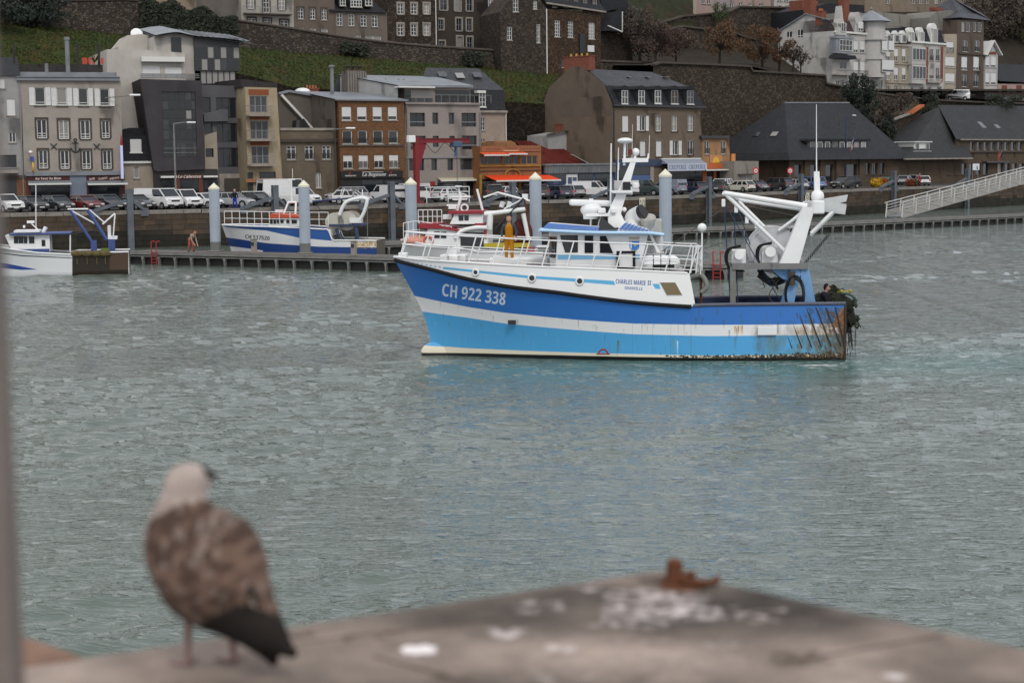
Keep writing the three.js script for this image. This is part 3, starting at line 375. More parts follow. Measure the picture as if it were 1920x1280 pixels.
{ // orange brick restaurant building
const bk = tinted(T_brick, 4.2, lin(0.2, 0.108, 0.058), 0.95, 0.01), P = front(633, 762, 20.5);
const G = house('brick_building', 'orange brick building with white roller shutters over a black restaurant front', P, { c: cD, outline: [[580, null], [1110, null], [1098, 372], [572, 376]], mat: bk, depth: 13, wins: [[cD, [[600, 427, 677, 536], [723, 428, 800, 535], [848, 428, 922, 534], [970, 428, 1043, 533]], { nx: 1, roller: 0.72 }], [cD, [[606, 618, 684, 724], [730, 618, 804, 724], [852, 618, 930, 722], [976, 618, 1050, 720]], { nx: 1, rail: 1 }], [cD, [[612, 816, 688, 922], [736, 815, 812, 920], [860, 814, 935, 917], [980, 812, 1054, 915]], { nx: 2, roller: 0.45, rail: 1 }]] });
rectPart(G, P, cD, [580, 732, 1100, 744], 0, 0.12, 'string_course', M.stone); rectPart(G, P, cD, [588, 1000, 1105, 1200], 0, 0.03, 'restaurant_front', M.black); for (const r of [[760, 1015, 930, 1180], [950, 1015, 1080, 1180]]) rectPart(G, P, cD, r, 0.03, 0.05, 'shop_window', M.glass);
boardAt(G, P, cD, [590, 940, 1090, 996], 0.03, 0.22, 'restaurant_sign', (x, W, H) => { x.fillStyle = '#17181a'; x.fillRect(0, 0, W, H); x.fillStyle = '#c8c6c4'; x.font = `bold ${H * 0.34}px sans-serif`; x.textBaseline = 'middle'; x.fillText('restaurant', W * 0.07, H * 0.62); x.fillText('pizzeria', W * 0.77, H * 0.62); x.font = `italic bold ${H * 0.66}px serif`; x.fillText('La Bogoune', W * 0.335, H * 0.5); x.fillRect(W * 0.34, H * 0.12, W * 0.34, H * 0.07); x.fillStyle = '#8c1c22'; x.fillRect(W * 0.13, H * 0.14, W * 0.03, H * 0.3); x.fillRect(W * 0.79, H * 0.14, W * 0.03, H * 0.3); }, 84);
const H = G.pts[2][1], q = (x, y, z) => P.uv(...cD(x, y), z); const [rx0, ry] = q(385, 312, -9), [rx1] = q(870, 315, -9);
const f = faces([[[-0.3, H, 0.3], [P.len + 0.2, H, 0.3], [P.len + 0.2, ry + 0.1, -9], [-0.3, ry + 0.1, -9]], [[-0.3, H - 0.15, 0.3], [P.len + 0.2, H - 0.15, 0.3], [P.len + 0.2, H, 0.3], [-0.3, H, 0.3]], [[-0.3, ry + 0.1, -9], [P.len + 0.2, ry + 0.1, -9], [P.len + 0.2, H, -13], [-0.3, H, -13]]]); mesh('roof', f, M.zinc, G);
// gable end seen above the low house: tall rough wall with a lean-to roof line
const gab = mesh('gable_wall', faces([[[-0.02, 0, -0.3], [-0.02, H, -0.3], [-0.02, ry, -9], [-0.02, H, -13], [-0.02, 0, -13]].reverse()]), render_(0.2, 0.175, 0.15), G);
const [px, py] = q(518, 108, -6), fl = mesh('flue', [bar([px, H, -6], [px, py, -6], 0.22, 0.22, 12), cyl(0.36, 0.3, 0.2, px, py, -6, 12)], M.steel, G);
const [ca, cb, cl, ct] = rectOf(P, cD, [642, 138, 802, 302], -9); const ch = mesh('chimney_stack', span(ca, cb, H, ct, -10.4, -9), tinted(T_render, 3, lin(0.16, 0.14, 0.125)), G); for (let k = 0; k < 8; k++) mesh('stack_rib', span(lerp(ca, cb, k / 8) + 0.06, lerp(ca, cb, k / 8) + 0.22, H, ct - 0.1, -9, -8.9), tinted(T_render, 3, lin(0.23, 0.21, 0.19)), ch); for (let k = 0; k < 3; k++) mesh('cowl', [cyl(0.2, 0.2, 0.5, lerp(ca, cb, 0.2 + 0.3 * k), ct, -9.7, 10), cyl(0.45, 0.45, 0.1, lerp(ca, cb, 0.2 + 0.3 * k), ct + 0.5, -9.7, 10)], M.stone, ch);
const [wa, wb] = q(285, 300, -10); mesh('roof_dome', ball(0.9, wa, wb - 0.1, -10, 1, 0.5, 1), M.white, G);
{ const [a, b] = q(355, 260, -11); chimney(G, a, H, -11, 1.5, b - H - 0.4, 0.8, 4); }
}
{ // brown barn gable with slanting white verge, behind the low house
const P = front(520, 640, 27.5), u = (x, y) => P.uv(...cD(x, y)); const G = house('gabled_house', 'dull brown gable wall with a slanting white verge behind the low house', P, { c: cD, outline: [[85, null], [560, null], [572, 372], [170, 305], [90, 325]], mat: render_(0.17, 0.15, 0.13), depth: 5 });
const a = u(105, 335), b = u(350, 600); mesh('verge', [beam([a[0], a[1], 0.3], [b[0], b[1], 0.3], 0.5, 0.25)], M.frameW, G); const r0 = u(90, 322), r1 = u(170, 302), r2 = u(575, 370); mesh('roof_edge', [beam([r0[0], r0[1], 0.1], [r1[0], r1[1], 0.1], 0.4, 0.25), beam([r1[0], r1[1], 0.1], [r2[0], r2[1], 0.1], 0.4, 0.25)], M.zinc, G);
const d = u(250, 560); mesh('skylight_lean_to', slab([[d[0] - 0.8, d[1] - 0.7], [d[0] + 1.2, d[1] - 0.9], [d[0] + 0.2, d[1] + 0.5], [d[0] - 0.7, d[1] + 0.3]], 0.1, 1.2), M.glassB, G);
}
{ // pinkish grey apartments
const P = front(758, 904, 21.5), pk = render_(0.4, 0.345, 0.32, 15), W = { nx: 1, frame: M.frameD, sill: 0, rec: 0.25 };
const G = house('apartment_block', 'pinkish grey apartment block with square balconies cut into its front', P, { c: cE, outline: [[345, null], [970, null], [970, 370], [350, 368]], mat: pk, depth: 14, wins: [[cE, [[390, 447, 516, 562], [818, 448, 940, 562], [396, 638, 522, 752], [822, 636, 945, 750]], { ...W, rec: 0.28, nx: 2, glass: M.glass }], [cE, [[577, 447, 625, 540], [712, 447, 758, 540], [580, 638, 630, 730], [717, 638, 763, 730]], W], [cE, [[385, 828, 508, 925], [568, 828, 615, 922], [702, 828, 748, 922], [808, 828, 930, 918]], W]] });
for (const r of [[390, 520, 516, 526], [818, 521, 940, 527], [396, 712, 522, 718], [822, 712, 945, 718]]) rectPart(G, P, cE, r, -0.1, -0.04, 'balcony_rail', M.frameG);
rectPart(G, P, cE, [345, 810, 972, 822], 0, 0.14, 'string_course', M.frameG); rectPart(G, P, cE, [352, 362, 975, 378], -0.3, 0.3, 'terrace_edge', pk);
const H = G.pts[2][1], [a, b, l, t] = rectOf(P, cE, [345, 235, 890, 362], -2.5); const pent = mesh('penthouse', span(a, b, H, t, -12, -2.5), pk, G);
for (const r of [[345, 260, 395, 358], [602, 260, 825, 358], [828, 262, 885, 358]]) rectPart(pent, P, cE, r, -2.5, -2.44, 'glazing', M.glass); rectPart(pent, P, cE, [398, 262, 580, 325], -2.5, -2.4, 'blind', M.curtain); rectPart(pent, P, cE, [398, 328, 580, 358], -2.5, -2.42, 'glazing', M.glassB);
const [ra, rb, , rt] = rectOf(P, cE, [40, 130, 910, 222], -3); const [sx, sy] = P.uv(...cE(40, 135), -11), [ex, ey] = P.uv(...cE(510, 138), -11), [fx, fy] = P.uv(...cE(915, 220), -2), [gx, gy] = P.uv(...cE(290, 218), -2);
mesh('roof', faces([[[gx, gy, -2], [fx, fy, -2], [fx, sy, -11], [gx - 3, sy, -11]], [[gx, gy - 0.25, -2], [fx, fy - 0.25, -2], [fx, fy, -2], [gx, gy, -2]], [[gx - 3, sy, -11], [fx, sy, -11], [fx, H, -13.5], [gx - 3, H, -13.5]]]), M.zinc, G);
mesh('side_wall', faces([[[gx + 0.1, H - 1, -2.2], [gx + 0.1, gy - 0.1, -2.2], [gx - 2.8, sy - 0.1, -11], [gx - 2.8, H - 1, -11]].reverse()]), render_(0.5, 0.5, 0.5), G);
rectPart(G, P, cE, [300, 228, 600, 240], -2.5, -1.4, 'sun_blind', M.frameW); const rr = [span(a, b + 1.2, H + 0.9, H + 0.95, 0.1, 0.15)]; for (let x = a; x < b + 1.2; x += 1.1) rr.push(span(x, x + 0.04, H, H + 0.9, 0.1, 0.14)); mesh('terrace_railing', rr, M.steel, G);
mesh('drain_pipe', bar([0.35, 0, 0.12], [0.35, H, 0.12], 0.08), M.steel, G); mesh('drain_pipe', bar([P.len - 0.25, 0, 0.12], [P.len - 0.25, H - 1, 0.12], 0.07), M.steel, G);
for (const x of [640, 770, 880]) rectPart(G, P, cE, [x - 20, 1015, x + 60, 1130], 0, 0.03, 'shop_window', x === 770 ? M.glassB : M.glass); rectPart(G, P, cE, [560, 1015, 600, 1130], 0, 0.05, 'red_panel', std(lin(0.22, 0.012, 0.016), 0.6)); awning(G, P, cE, [635, 985, 950, 1012], 0.8, std(lin(0.42, 0.38, 0.28), 0.8), 0.02);
for (const x of [190, 297, 338]) { const [i, j] = P.uv(...cE(x, 165), -7); mesh('roof_vent', cyl(0.12, 0.12, 0.5, i, j - 0.5, -7, 8), M.frameG, G); }
}
{ // slate mansard house behind
const P = front(885, 950, 29), G = house('mansard_house', 'pink rendered house under a steep slate mansard roof with three skylights', P, { c: cE, outline: [[800, null], [1190, null], [1182, 440], [800, 440]], mat: render_(0.46, 0.37, 0.31), depth: 10, wins: [[cE, [[978, 488, 1012, 592], [980, 665, 1015, 720]], { nx: 2, ny: 3 }]] });
const H = G.pts[2][1], u = (x, y, z) => { const [a, b] = P.uv(...cE(x, y), z); return [a, b, z]; }; const k = [u(1185, 435, 0.2), u(1168, 258, -1.2), u(958, 80, -6), u(525, 74, -6), u(470, 250, -1.2), u(800, 435, 0.2)];
mesh('mansard_roof', faces([[k[5], k[0], k[1], [k[5][0], k[1][1], -1.2]], [[k[0][0], k[0][1], 0.2], [k[0][0], k[0][1], -10], [k[1][0], k[1][1], -9], k[1]]]), M.slateD, G);
mesh('roof', faces([[[u(470, 258, -1.2)[0], k[1][1], -1.2], k[1], k[2], k[3]], [k[1], [k[1][0], k[1][1], -9], [k[2][0], k[2][1], -6.2], k[2]]]), slate(0.062, 0.064, 0.072), G);
mesh('gutter', span(0, P.len, H - 0.1, H + 0.15, -0.2, 0.35), M.stoneL, G); win(G, P, cE, [958, 280, 1012, 398], { nx: 2, ny: 3, z: 0.1, rec: 0.02, sill: M.frameW }); rectPart(G, P, cE, [950, 262, 1020, 283], -0.4, 0.35, 'dormer_head', M.frameW);
for (const [x, y, m] of [[648, 134, M.glass], [795, 145, M.curtain], [938, 137, M.glass]]) { const a = u(x - 38, y - 20, -4.6), b = u(x + 30, y - 20, -4.6), c = u(x + 50, y + 22, -3.2), d = u(x - 18, y + 22, -3.2); const lift = (p, h) => [p[0], p[1] + h, p[2] + h]; mesh('skylight', faces([[d, c, b, a].map(p => lift(p, 0.12))]), m, G); }
mesh('drain_pipe', bar([P.len - 0.1, 0, 0.1], [P.len - 0.1, H, 0.1], 0.07), M.frameW, G);
}
{ // the orange restaurant
const cX = crop(895, 255, 13.477), P = front(897, 1019, 19.5), or = render_(0.36, 0.17, 0.08), G = house('orange_restaurant', 'two storey orange restaurant with a rounded sign parapet and red awnings', P, { c: cX, outline: [[70, null], [1610, null], [1610, 235], [1000, 235], [960, 165], [850, 115], [740, 165], [680, 245], [70, 255]], mat: or, depth: 8, wins: [[cX, [[80, 500, 620, 720], [655, 500, 1075, 720], [1125, 490, 1525, 715]], { nx: 3, frame: std(lin(0.3, 0.15, 0.06), 0.7), sill: 0, glass: M.glass }]] });
boardAt(G, P, cX, [110, 262, 1600, 388], 0.0, 0.1, 'restaurant_sign', (x, W, H) => { x.fillStyle = '#8a5637'; x.fillRect(0, 0, W, H); x.fillStyle = '#4e3430'; x.font = `bold ${H * 0.6}px serif`; x.textBaseline = 'middle'; x.fillText('BRASSERIE', W * 0.08, H * 0.5, W * 0.27); x.fillText("L'EDULIS", W * 0.39, H * 0.35, W * 0.21); x.fillText('BAR A MANGER', W * 0.65, H * 0.45, W * 0.34); x.fillStyle = '#c9b184'; x.fillRect(W * 0.36, H * 0.76, W * 0.26, H * 0.14); }, 110, or);
const red = std(lin(0.62, 0.055, 0.012), 0.75), red2 = std(lin(0.5, 0.07, 0.025), 0.75); awning(G, P, cX, [120, 400, 755, 500], 1.1, red2, 0.12); awning(G, P, cX, [760, 398, 1235, 470], 0.8, red2, 0.12); awning(G, P, cX, [360, 985, 1270, 1145], 2.6, red, 0.05); awning(G, P, cX, [1250, 985, 1990, 1135], 2.6, red, 0.05);
rectPart(G, P, cX, [70, 730, 1600, 768], 0, 0.2, 'ledge', tinted(T_coarse, 3, lin(0.38, 0.22, 0.06))); rectPart(G, P, cX, [70, 860, 1610, 880], 0, 0.12, 'moulding', M.stone); const [ax, ay] = P.uv(...cX(880, 985)); mesh('arch', new THREE.TorusGeometry(0.9, 0.12, 6, 18, Math.PI).scale(1.15, 0.75, 1).translate(ax, ay, 0.1), tinted(T_coarse, 3, lin(0.38, 0.22, 0.06)), G);
for (const r of [[120, 1085, 330, 1500], [380, 1120, 640, 1500], [850, 1140, 1030, 1500], [1130, 1140, 1500, 1500]]) rectPart(G, P, cX, r, 0, 0.03, 'doorway', M.glass); for (const r of [[60, 970, 118, 1500], [640, 1140, 700, 1500], [1040, 1140, 1110, 1500]]) rectPart(G, P, cX, r, 0, 0.14, 'pillar', tinted(T_coarse, 3, lin(0.42, 0.24, 0.05)));
const H = P.uv(...cX(200, 250))[1], [ta, , ,] = rectOf(P, cX, [230, 140, 700, 240], -3), [tb, tt] = P.uv(...cX(690, 145), -3), g = [span(ta, tb, tt - 0.04, tt, -3, -2.95)]; for (let x = ta; x < tb; x += 0.8) g.push(span(x, x + 0.05, H - 0.2, tt, -3, -2.96)); mesh('terrace_railing', g, M.iron, G);
}
{ // red tin roof shed and its small white gable
const P = front(1000, 1110, 23, 25), u = (x, y, z) => { const [a, b] = P.uv(...cF(x, y), z); return V(a, b, z); };
const G = thing('tin_roof_shed', 'low shed with a rusty dark red corrugated roof between restaurant and gable', 'building', P.a, P.turn); const tin = tinted(T_render, 3.4, lin(0.15, 0.026, 0.02), 0.85);
const e0 = u(560, 886, 0), e1 = u(925, 880, 0), r0 = u(370, 705, -8), r1 = u(655, 700, -8); mesh('roof', faces([[e0, e1, r1, r0]]), tin, G);
const ribs = []; for (let k = 0; k <= 34; k++) { const a = e0.clone().lerp(e1, k / 34), b = r0.clone().lerp(r1, k / 34); ribs.push(beam(a.add(V(0, 0.03, 0)), b.add(V(0, 0.03, 0)), 0.09, 0.06)); } mesh('corrugation', ribs, tin, G);
mesh('wall', faces([[V(e0.x, 0, 0), V(e1.x, 0, 0), e1, e0], [V(e1.x, 0, 0), V(r1.x, 0, -8), r1, e1], [V(r0.x, 0, -8), V(e0.x, 0, 0), e0, r0]]), M.stone, G);
const a = u(632, 655, -5), b = u(815, 620, -5), c = u(815, 805, -5); mesh('white_gable', slab([[a.x, 0], [b.x + 0.5, 0], [b.x + 0.5, b.y], [a.x, a.y]], -8.5, -5), render_(0.5, 0.5, 0.5), G); mesh('gable_coping', beam([a.x - 0.2, a.y + 0.1, -4.9], [b.x, b.y + 0.15, -4.9], 0.5, 0.12), M.stone, G); const q = u(740, 570, -5.5); chimney(G, q.x, b.y - 0.4, -6, 0.9, q.y - b.y + 0.4, 0.8, 0);
const v0 = u(815, 808, -0.5), v1 = u(945, 880, 0.2); mesh('roof_flashing', beam(v0, v1, 0.5, 0.12), M.stoneL, G);
}
{ // blue shop row with corrugated fascia
const P = front(1018, 1168, 19.5, 21), G = house('blue_shop', 'low blue shop front under a grey corrugated fascia', P, { c: cF, outline: [[590, null], [1180, null], [1170, 880], [610, 895]], mat: tinted(T_coarse, 3, lin(0.055, 0.08, 0.16), 0.7), depth: 9 });
const [a, b, l, t] = rectOf(P, cF, [612, 892, 1170, 955], 0.3), g = [span(a, b, l, t, 0, 0.25)]; for (let x = a; x < b; x += 0.28) g.push(span(x, x + 0.14, l + 0.02, t - 0.02, 0.25, 0.31)); mesh('corrugated_fascia', g, tinted(T_coarse, 4, lin(0.2, 0.21, 0.22), 0.6), G); rectPart(G, P, cF, [610, 880, 1172, 893], -0.3, 0.4, 'gutter', M.steel);
for (const r of [[620, 960, 770, 1012], [875, 965, 990, 1150], [1010, 965, 1130, 1150]]) rectPart(G, P, cF, r, 0, 0.03, 'shop_window', M.glass); rectPart(G, P, cF, [778, 965, 866, 1150], 0, 0.06, 'door_frame', M.frameW); for (const r of [[790, 990, 822, 1150], [828, 990, 860, 1150]]) rectPart(G, P, cF, r, 0.06, 0.08, 'door_leaf', std(lin(0.05, 0.07, 0.13), 0.4)); boardAt(G, P, cF, [615, 1012, 770, 1052], 0.0, 0.06, 'shop_sign', words('Q I I', '#5f7196', '#2a3550', 'bold', 'sans-serif', 0.7), 60);
}
{ // the creperie building
const P = front(1150, 1318, 21, 21), br = render_(0.215, 0.165, 0.125, 10), O = { nx: 2, sill: M.stone, surround: tinted(T_coarse, 2, lin(0.2, 0.17, 0.15)) };
const G = house('creperie_building', 'brown rendered building with a slate mansard roof above a creperie', P, { c: cG, outline: [[402, null], [1185, null], [1160, 416], [410, 418]], mat: br, depth: 12, wins: [[cG, [[490, 490, 543, 625]], { ...O, roller: 1, surround: null }], [cG, [[636, 490, 686, 618]], { ...O, shutters: M.shutterW }], [cG, [[775, 490, 823, 622], [912, 487, 962, 622], [1050, 485, 1098, 620]], { ...O, roller: 0.0, glass: M.curtain, bars: [0.45] }], [cG, [[490, 705, 540, 835]], O], [cG, [[640, 705, 690, 835], [778, 703, 828, 838]], { ...O, glass: M.curtain, roller: 1, bars: [0.5] }], [cG, [[918, 703, 968, 825]], { ...O, shutters: M.shutterW }], [cG, [[1050, 702, 1098, 822]], { ...O, rail: 1 }]] });
const H = G.pts[2][1], u = (x, y, z) => { const [a, b] = P.uv(...cG(x, y), z); return V(a, b, z); };
// gable wall on the left, with the chimney at its top
const s = -12, t0 = u(395, 230, -1.3), rg = u(290, 92, -6), mx = P.len + 0.2;
const gy = [V(0, 0, 0), V(0, H, 0), V(0, t0.y, -1.3), V(0, rg.y + 0.2, -5), V(0, rg.y + 0.2, -7), V(0, t0.y, -10.7), V(0, H, s), V(0, 0, s)]; mesh('gable_wall', [faces([gy.slice().reverse()]), faces([gy.map(p => p.clone().setX(0.35))])], render_(0.19, 0.15, 0.12, 12), G);
const tr = u(1130, 232, -1.3), rr = u(740, 92, -6);
mesh('mansard_roof', faces([[V(0.1, H, 0.15), V(mx, H, 0.15), V(mx - 0.4, t0.y, -1.3), V(0.1, t0.y, -1.3)], [V(mx, H, 0.15), V(mx, H, s), V(mx - 0.4, t0.y, -10.7), V(mx - 0.4, t0.y, -1.3)]]), M.slateD, G);
mesh('roof', faces([[V(0.1, t0.y, -1.3), V(mx - 0.4, t0.y, -1.3), V(rr.x, rg.y, -6), V(0.1, rg.y, -6)], [V(mx - 0.4, t0.y, -1.3), V(mx - 0.4, t0.y, -10.7), V(rr.x, rg.y, -6)], [V(mx - 0.4, t0.y, -10.7), V(0.1, t0.y, -10.7), V(0.1, rg.y, -6), V(rr.x, rg.y, -6)]]), slate(0.068, 0.07, 0.08), G);
mesh('gutter', span(-0.1, mx + 0.1, H - 0.12, H + 0.1, -0.1, 0.42), M.frameD, G);
[[480, 270, 533, 388], [624, 270, 676, 385], [764, 270, 816, 383], [905, 270, 962, 385], [1040, 270, 1095, 387]].forEach((r, i) => { const [a, b, l, t] = rectOf(P, cG, r, 0.1); const d = mesh('dormer', [span(a - 0.2, b + 0.2, l - 0.15, t + 0.1, -1.6, -0.06), slab([[a - 0.35, t + 0.1], [b + 0.35, t + 0.1], [b + 0.1, t + 0.45], [(a + b) / 2, t + 0.6], [a - 0.1, t + 0.45]], -1.8, 0.25)], M.slateD, G); win(G, P, cG, r, { nx: 2, ny: 2, z: 0.1, rec: 0.06, sill: M.frameW, glass: i === 3 ? M.stone : M.glassB, frame: i > 2 ? M.frameG : M.frameW }); });
for (const x of [530, 697, 860]) { const a = u(x, 167, -4); mesh('skylight', box(0.7, 0.06, 0.9, a.x, a.y + 0.15, -4).rotateX(0), M.curtain, G); }
chimney(G, 0.6, rg.y - 0.3, -6, 1.1, 1.7, 4.2, 0, M.chimney); mesh('chimney_pots', [0, 1, 2, 3].map(k => cyl(0.16, 0.12, 0.35, 0.6, rg.y + 1.5, -7.4 + k * 0.9, 8)), std(lin(0.4, 0.22, 0.05), 0.9), G);
{ const r = rectOf(P, cG, [165, 720, 195, 840]); const z = -6; mesh('side_window', span(-0.05, 0.02, r[2], r[3], z - 0.5, z + 0.5), M.curtain, G); } mesh('drain_pipe', bar([0.05, 0, 0.12], [0.05, H, 0.12], 0.07), M.iron, G);
const navy = std(lin(0.03, 0.045, 0.09), 0.6); rectPart(G, P, cG, [430, 862, 862, 920], 0, 0.25, 'navy_fascia', navy); for (const r of [[440, 922, 560, 1080], [575, 922, 735, 1000]]) rectPart(G, P, cG, r, 0, 0.04, 'shop_window', M.glass); rectPart(G, P, cG, [565, 1000, 740, 1080], 0, 0.06, 'blue_panel', std(lin(0.06, 0.1, 0.24), 0.6)); rectPart(G, P, cG, [730, 920, 760, 1080], 0, 0.1, 'pier', M.stoneL);
const [a, b, l, t] = rectOf(P, cG, [852, 862, 1188, 960], 0.8); const aw = mesh('creperie_awning', faces([[[a, t, 0.3], [b, t, 0.3], [b, l + 0.9, 1.3], [a, l + 0.9, 1.3]].reverse(), [[a, t, 0.3], [a, l + 0.9, 1.3], [a, l + 0.9, 0.3]]]), std(lin(0.22, 0.24, 0.29), 0.8), G); board(aw, 'valance_sign', b - a, 0.95, 0.04, a, l, 1.28, words('CREPERIE  CREPERIE', '#4a5368', '#aab0c0', 'bold', 'serif', 0.8), 90, M.frameG); mesh('awning_head', span(a, b, t, t + 0.16, 0, 0.4), M.frameW, aw);
rectPart(G, P, cG, [862, 960, 1185, 1080], 0, 0.03, 'shop_window', M.glass);
}
{ // small orange house
const P = front(1319, 1372, 21), G = house('small_orange_house', 'narrow apricot house with a sun mural above an orange kiosk front', P, { c: cH, outline: [[100, null], [415, null], [395, 520], [100, 518]], mat: render_(0.46, 0.26, 0.14, 7), depth: 8, wins: [[cH, [[125, 545, 180, 690], [305, 545, 358, 690]], { nx: 2, rail: 1, frame: M.frameW }]] });
rectPart(G, P, cH, [92, 490, 400, 520], -8, 0.4, 'roof', M.frameD); const [a, b, l, t] = rectOf(P, cH, [180, 700, 315, 785]); board(G, 'mural', b - a, t - l, 0.04, a, l, 0.0, (x, W, H) => { x.fillStyle = '#b07a50'; x.fillRect(0, 0, W, H); x.fillStyle = '#c9a030'; x.beginPath(); x.arc(W / 2, H, H * 0.75, 0, 7); x.fill(); x.strokeStyle = '#8a4a2a'; x.lineWidth = H * 0.05; for (let k = 0; k < 7; k++) { const t = Math.PI * (1 + k / 6); x.beginPath(); x.moveTo(W / 2 + Math.cos(t) * H * 0.8, H + Math.sin(t) * H * 0.8); x.lineTo(W / 2 + Math.cos(t) * H * 1.1, H + Math.sin(t) * H * 1.1); x.stroke(); } }, 60);
const o = std(lin(0.42, 0.1, 0.025), 0.7); rectPart(G, P, cH, [105, 790, 415, 850], 0, 0.5, 'kiosk_fascia', o); rectPart(G, P, cH, [105, 850, 415, 1010], 0, 0.06, 'kiosk_front', o); for (const r of [[150, 875, 225, 1010], [255, 875, 320, 1010], [335, 875, 375, 1010]]) rectPart(G, P, cH, r, 0.06, 0.08, 'doorway', M.glass); awning(G, P, cH, [115, 852, 425, 870], 1, M.steel, 0.5);
{ const [i, j] = P.uv(...cH(420, 745)); mesh('projecting_sign', span(i - 0.3, i + 0.5, j - 0.7, j + 0.7, 0.1, 0.25), std(lin(0.5, 0.2, 0.06), 0.6), G); }
}
{ // concrete kiosk
const P = front(1376, 1425, 17), G = house('concrete_kiosk', 'small plain grey concrete kiosk beside the slate roofed hall', P, { c: cH, outline: [[445, null], [718, null], [715, 766], [450, 766]], mat: tinted(T_render, 6, lin(0.26, 0.24, 0.21), 0.9), depth: 5, wins: [[cH, [[530, 920, 655, 990]], { nx: 2, glass: M.curtain }]] });
rectPart(G, P, cH, [508, 905, 662, 922], 0, 0.3, 'canopy', M.stone);
}

// ================================================================ THE TWO SLATE-ROOFED HALLS
const sand = tinted(T_render, 5, lin(0.095, 0.07, 0.05), 0.95, 0.02);
{ // large hipped hall with a strip dormer
const P = front(1477, 1692, 22, 24), d = 13, u = (x, y, z = 0) => { const [a, b] = P.uv(...cH(x, y), z); return V(a, b, z); };
const eave = u(1400, 752).y, G = thing('slate_hall', 'hall with a huge dark slate hipped roof, strip dormer and tricolour flag', 'building', P.a, P.turn);
const L = P.len, W = [], holes = [];
for (const r of [[1095, 805, 1182, 1000], [1272, 805, 1352, 1000], [1448, 805, 1525, 1000], [1650, 800, 1788, 1010]]) holes.push(win(G, P, cH, r, { nx: 1, frame: M.frameD, rec: 0.25, sill: 0, glass: M.glass }));
for (const r of [[55, 640, 87, 742], [100, 640, 152, 742], [172, 640, 218, 742], [240, 640, 282, 742]]) holes.push(win(G, P, cI, r, { nx: 2, frame: M.frameD, rec: 0.25, sill: M.stone }));
mesh('wall', [slab([[0.6, 0], [L - 0.4, 0], [L - 0.4, eave], [0.6, eave]], -0.3, 0, holes), slab([[0.6, 0], [L - 0.4, 0], [L - 0.4, eave], [0.6, eave]], -d, -0.31)], sand, G);
for (const x of [1030, 1200, 1370, 1545, 1800]) { const [a, b, l] = rectOf(P, cH, [x, 770, x + 58, 1000]); mesh('pillar', span(a, b, 0, eave, 0, 0.3), sand, G); }
const brk = u(1400, 672).y, r0 = u(1000, 130, -6), r1 = u(1700, 130, -6), e = 1.1; // eave, break, ridge
const ring_ = (o, y) => [V(-o, y, o), V(L + o, y, o), V(L + o, y, -d - o), V(-o, y, -d - o)], A = ring_(e, eave), B = ring_(0.35, brk), R = [r0, r1];
const dm = u(1222, 545, 0), dr = u(1880, 545, 0), dl = u(1290, 668, 0), top = lerp(brk, r0.y, 0.27);
const roofF = (t) => B[0].clone().lerp(r0, t), roofG = (t) => B[1].clone().lerp(r1, t);
mesh('lower_roof', faces([0, 1, 2, 3].map(k => [A[k], A[(k + 1) % 4], B[(k + 1) % 4], B[k]])), M.slate, G); mesh('soffit', faces([A.slice().reverse()]), M.frameD, G);
mesh('roof', faces([[B[0], B[1], r1, r0], [B[1], B[2], r1], [B[2], B[3], r0, r1], [B[3], B[0], r0]]), slate(0.03, 0.031, 0.037), G);
mesh('ridge', [beam(r0, r1, 0.3, 0.16)], M.zinc, G);
{ // strip dormer cut into the slope, its windows upright under a flat slate head
const [a, b, l, t] = rectOf(P, cH, [1262, 548, 1900, 660], -0.2), zb = -3.4; const x1 = Math.min(b, L - 1.2); const D = mesh('strip_dormer', [span(a, x1, l - 0.1, t, zb, -0.35)], tinted(T_coarse, 3, lin(0.12, 0.11, 0.1)), G); mesh('dormer_head', slab([[a - 1, t], [x1 + 0.8, t], [x1 + 0.6, t + 0.3], [a - 0.8, t + 0.3]], -4.2, -0.05), M.slateD, D); mesh('dormer_sill', span(a - 0.1, x1 + 0.1, l - 0.2, l - 0.05, -0.4, 0.02), M.frameW, D);
const n = 8; for (let k = 0; k < n; k++) win(G, P, cH, [[lerp(a, x1, (k + 0.18) / n), lerp(a, x1, (k + 0.82) / n), l + 0.12, t - 0.12]], { nx: 1, z: -0.25, rec: 0.02, sill: 0, frame: k % 3 ? M.frameW : M.frameG, glass: k > 4 ? M.curtain : k === 2 ? M.glass : M.glassB });
}
for (const x of [1215, 1395, 1565, 1735]) { const t = 0.6, p = u(x, 350, -3.6); mesh('roof_vent', new THREE.ConeGeometry(0.36, 0.55, 3).rotateX(0.5).translate(p.x, p.y + 0.1, -3.2), M.frameD, G); }
for (const [z, y, m] of [[-4, 560, M.curtain], [-7, 545, M.glassB]]) { const t = 0.36, x = lerp(-0.35, r0.x, t) - 0.05, yy = lerp(brk, r0.y, t); mesh('skylight', box(0.9, 0.07, 1.0).rotateZ(Math.atan2(r0.y - brk, r0.x + 0.35)).translate(x, yy + 0.06, z), m, G); }
{ const p = u(1735, 610, 1.2), f = thing('tricolour_flag', 'blue white red flag drooping from a pole on the slate hall', 'flag', P.a, P.turn); mesh('pole', bar(u(1705, 640, 0.1), u(1775, 450, 1.6), 0.045), M.frameG, f); const c = [[0.02, 0.05, 0.2], [0.5, 0.5, 0.5], [0.45, 0.02, 0.03]]; const q = u(1760, 500, 1.4); for (let k = 0; k < 3; k++) { const rows = []; for (let i = 0; i <= 8; i++) { const t = i / 8; rows.push([0, 1].map(s => [q.x - 0.55 * (k + s) / 3 - 0.35 * t, q.y - 0.3 * (k + s) - 1.35 * t, q.z + 0.09 * Math.sin(t * 7 + (k + s) * 2)])); } mesh('stripe', loft(rows), std(lin(...c[k]), 0.85), f); } }
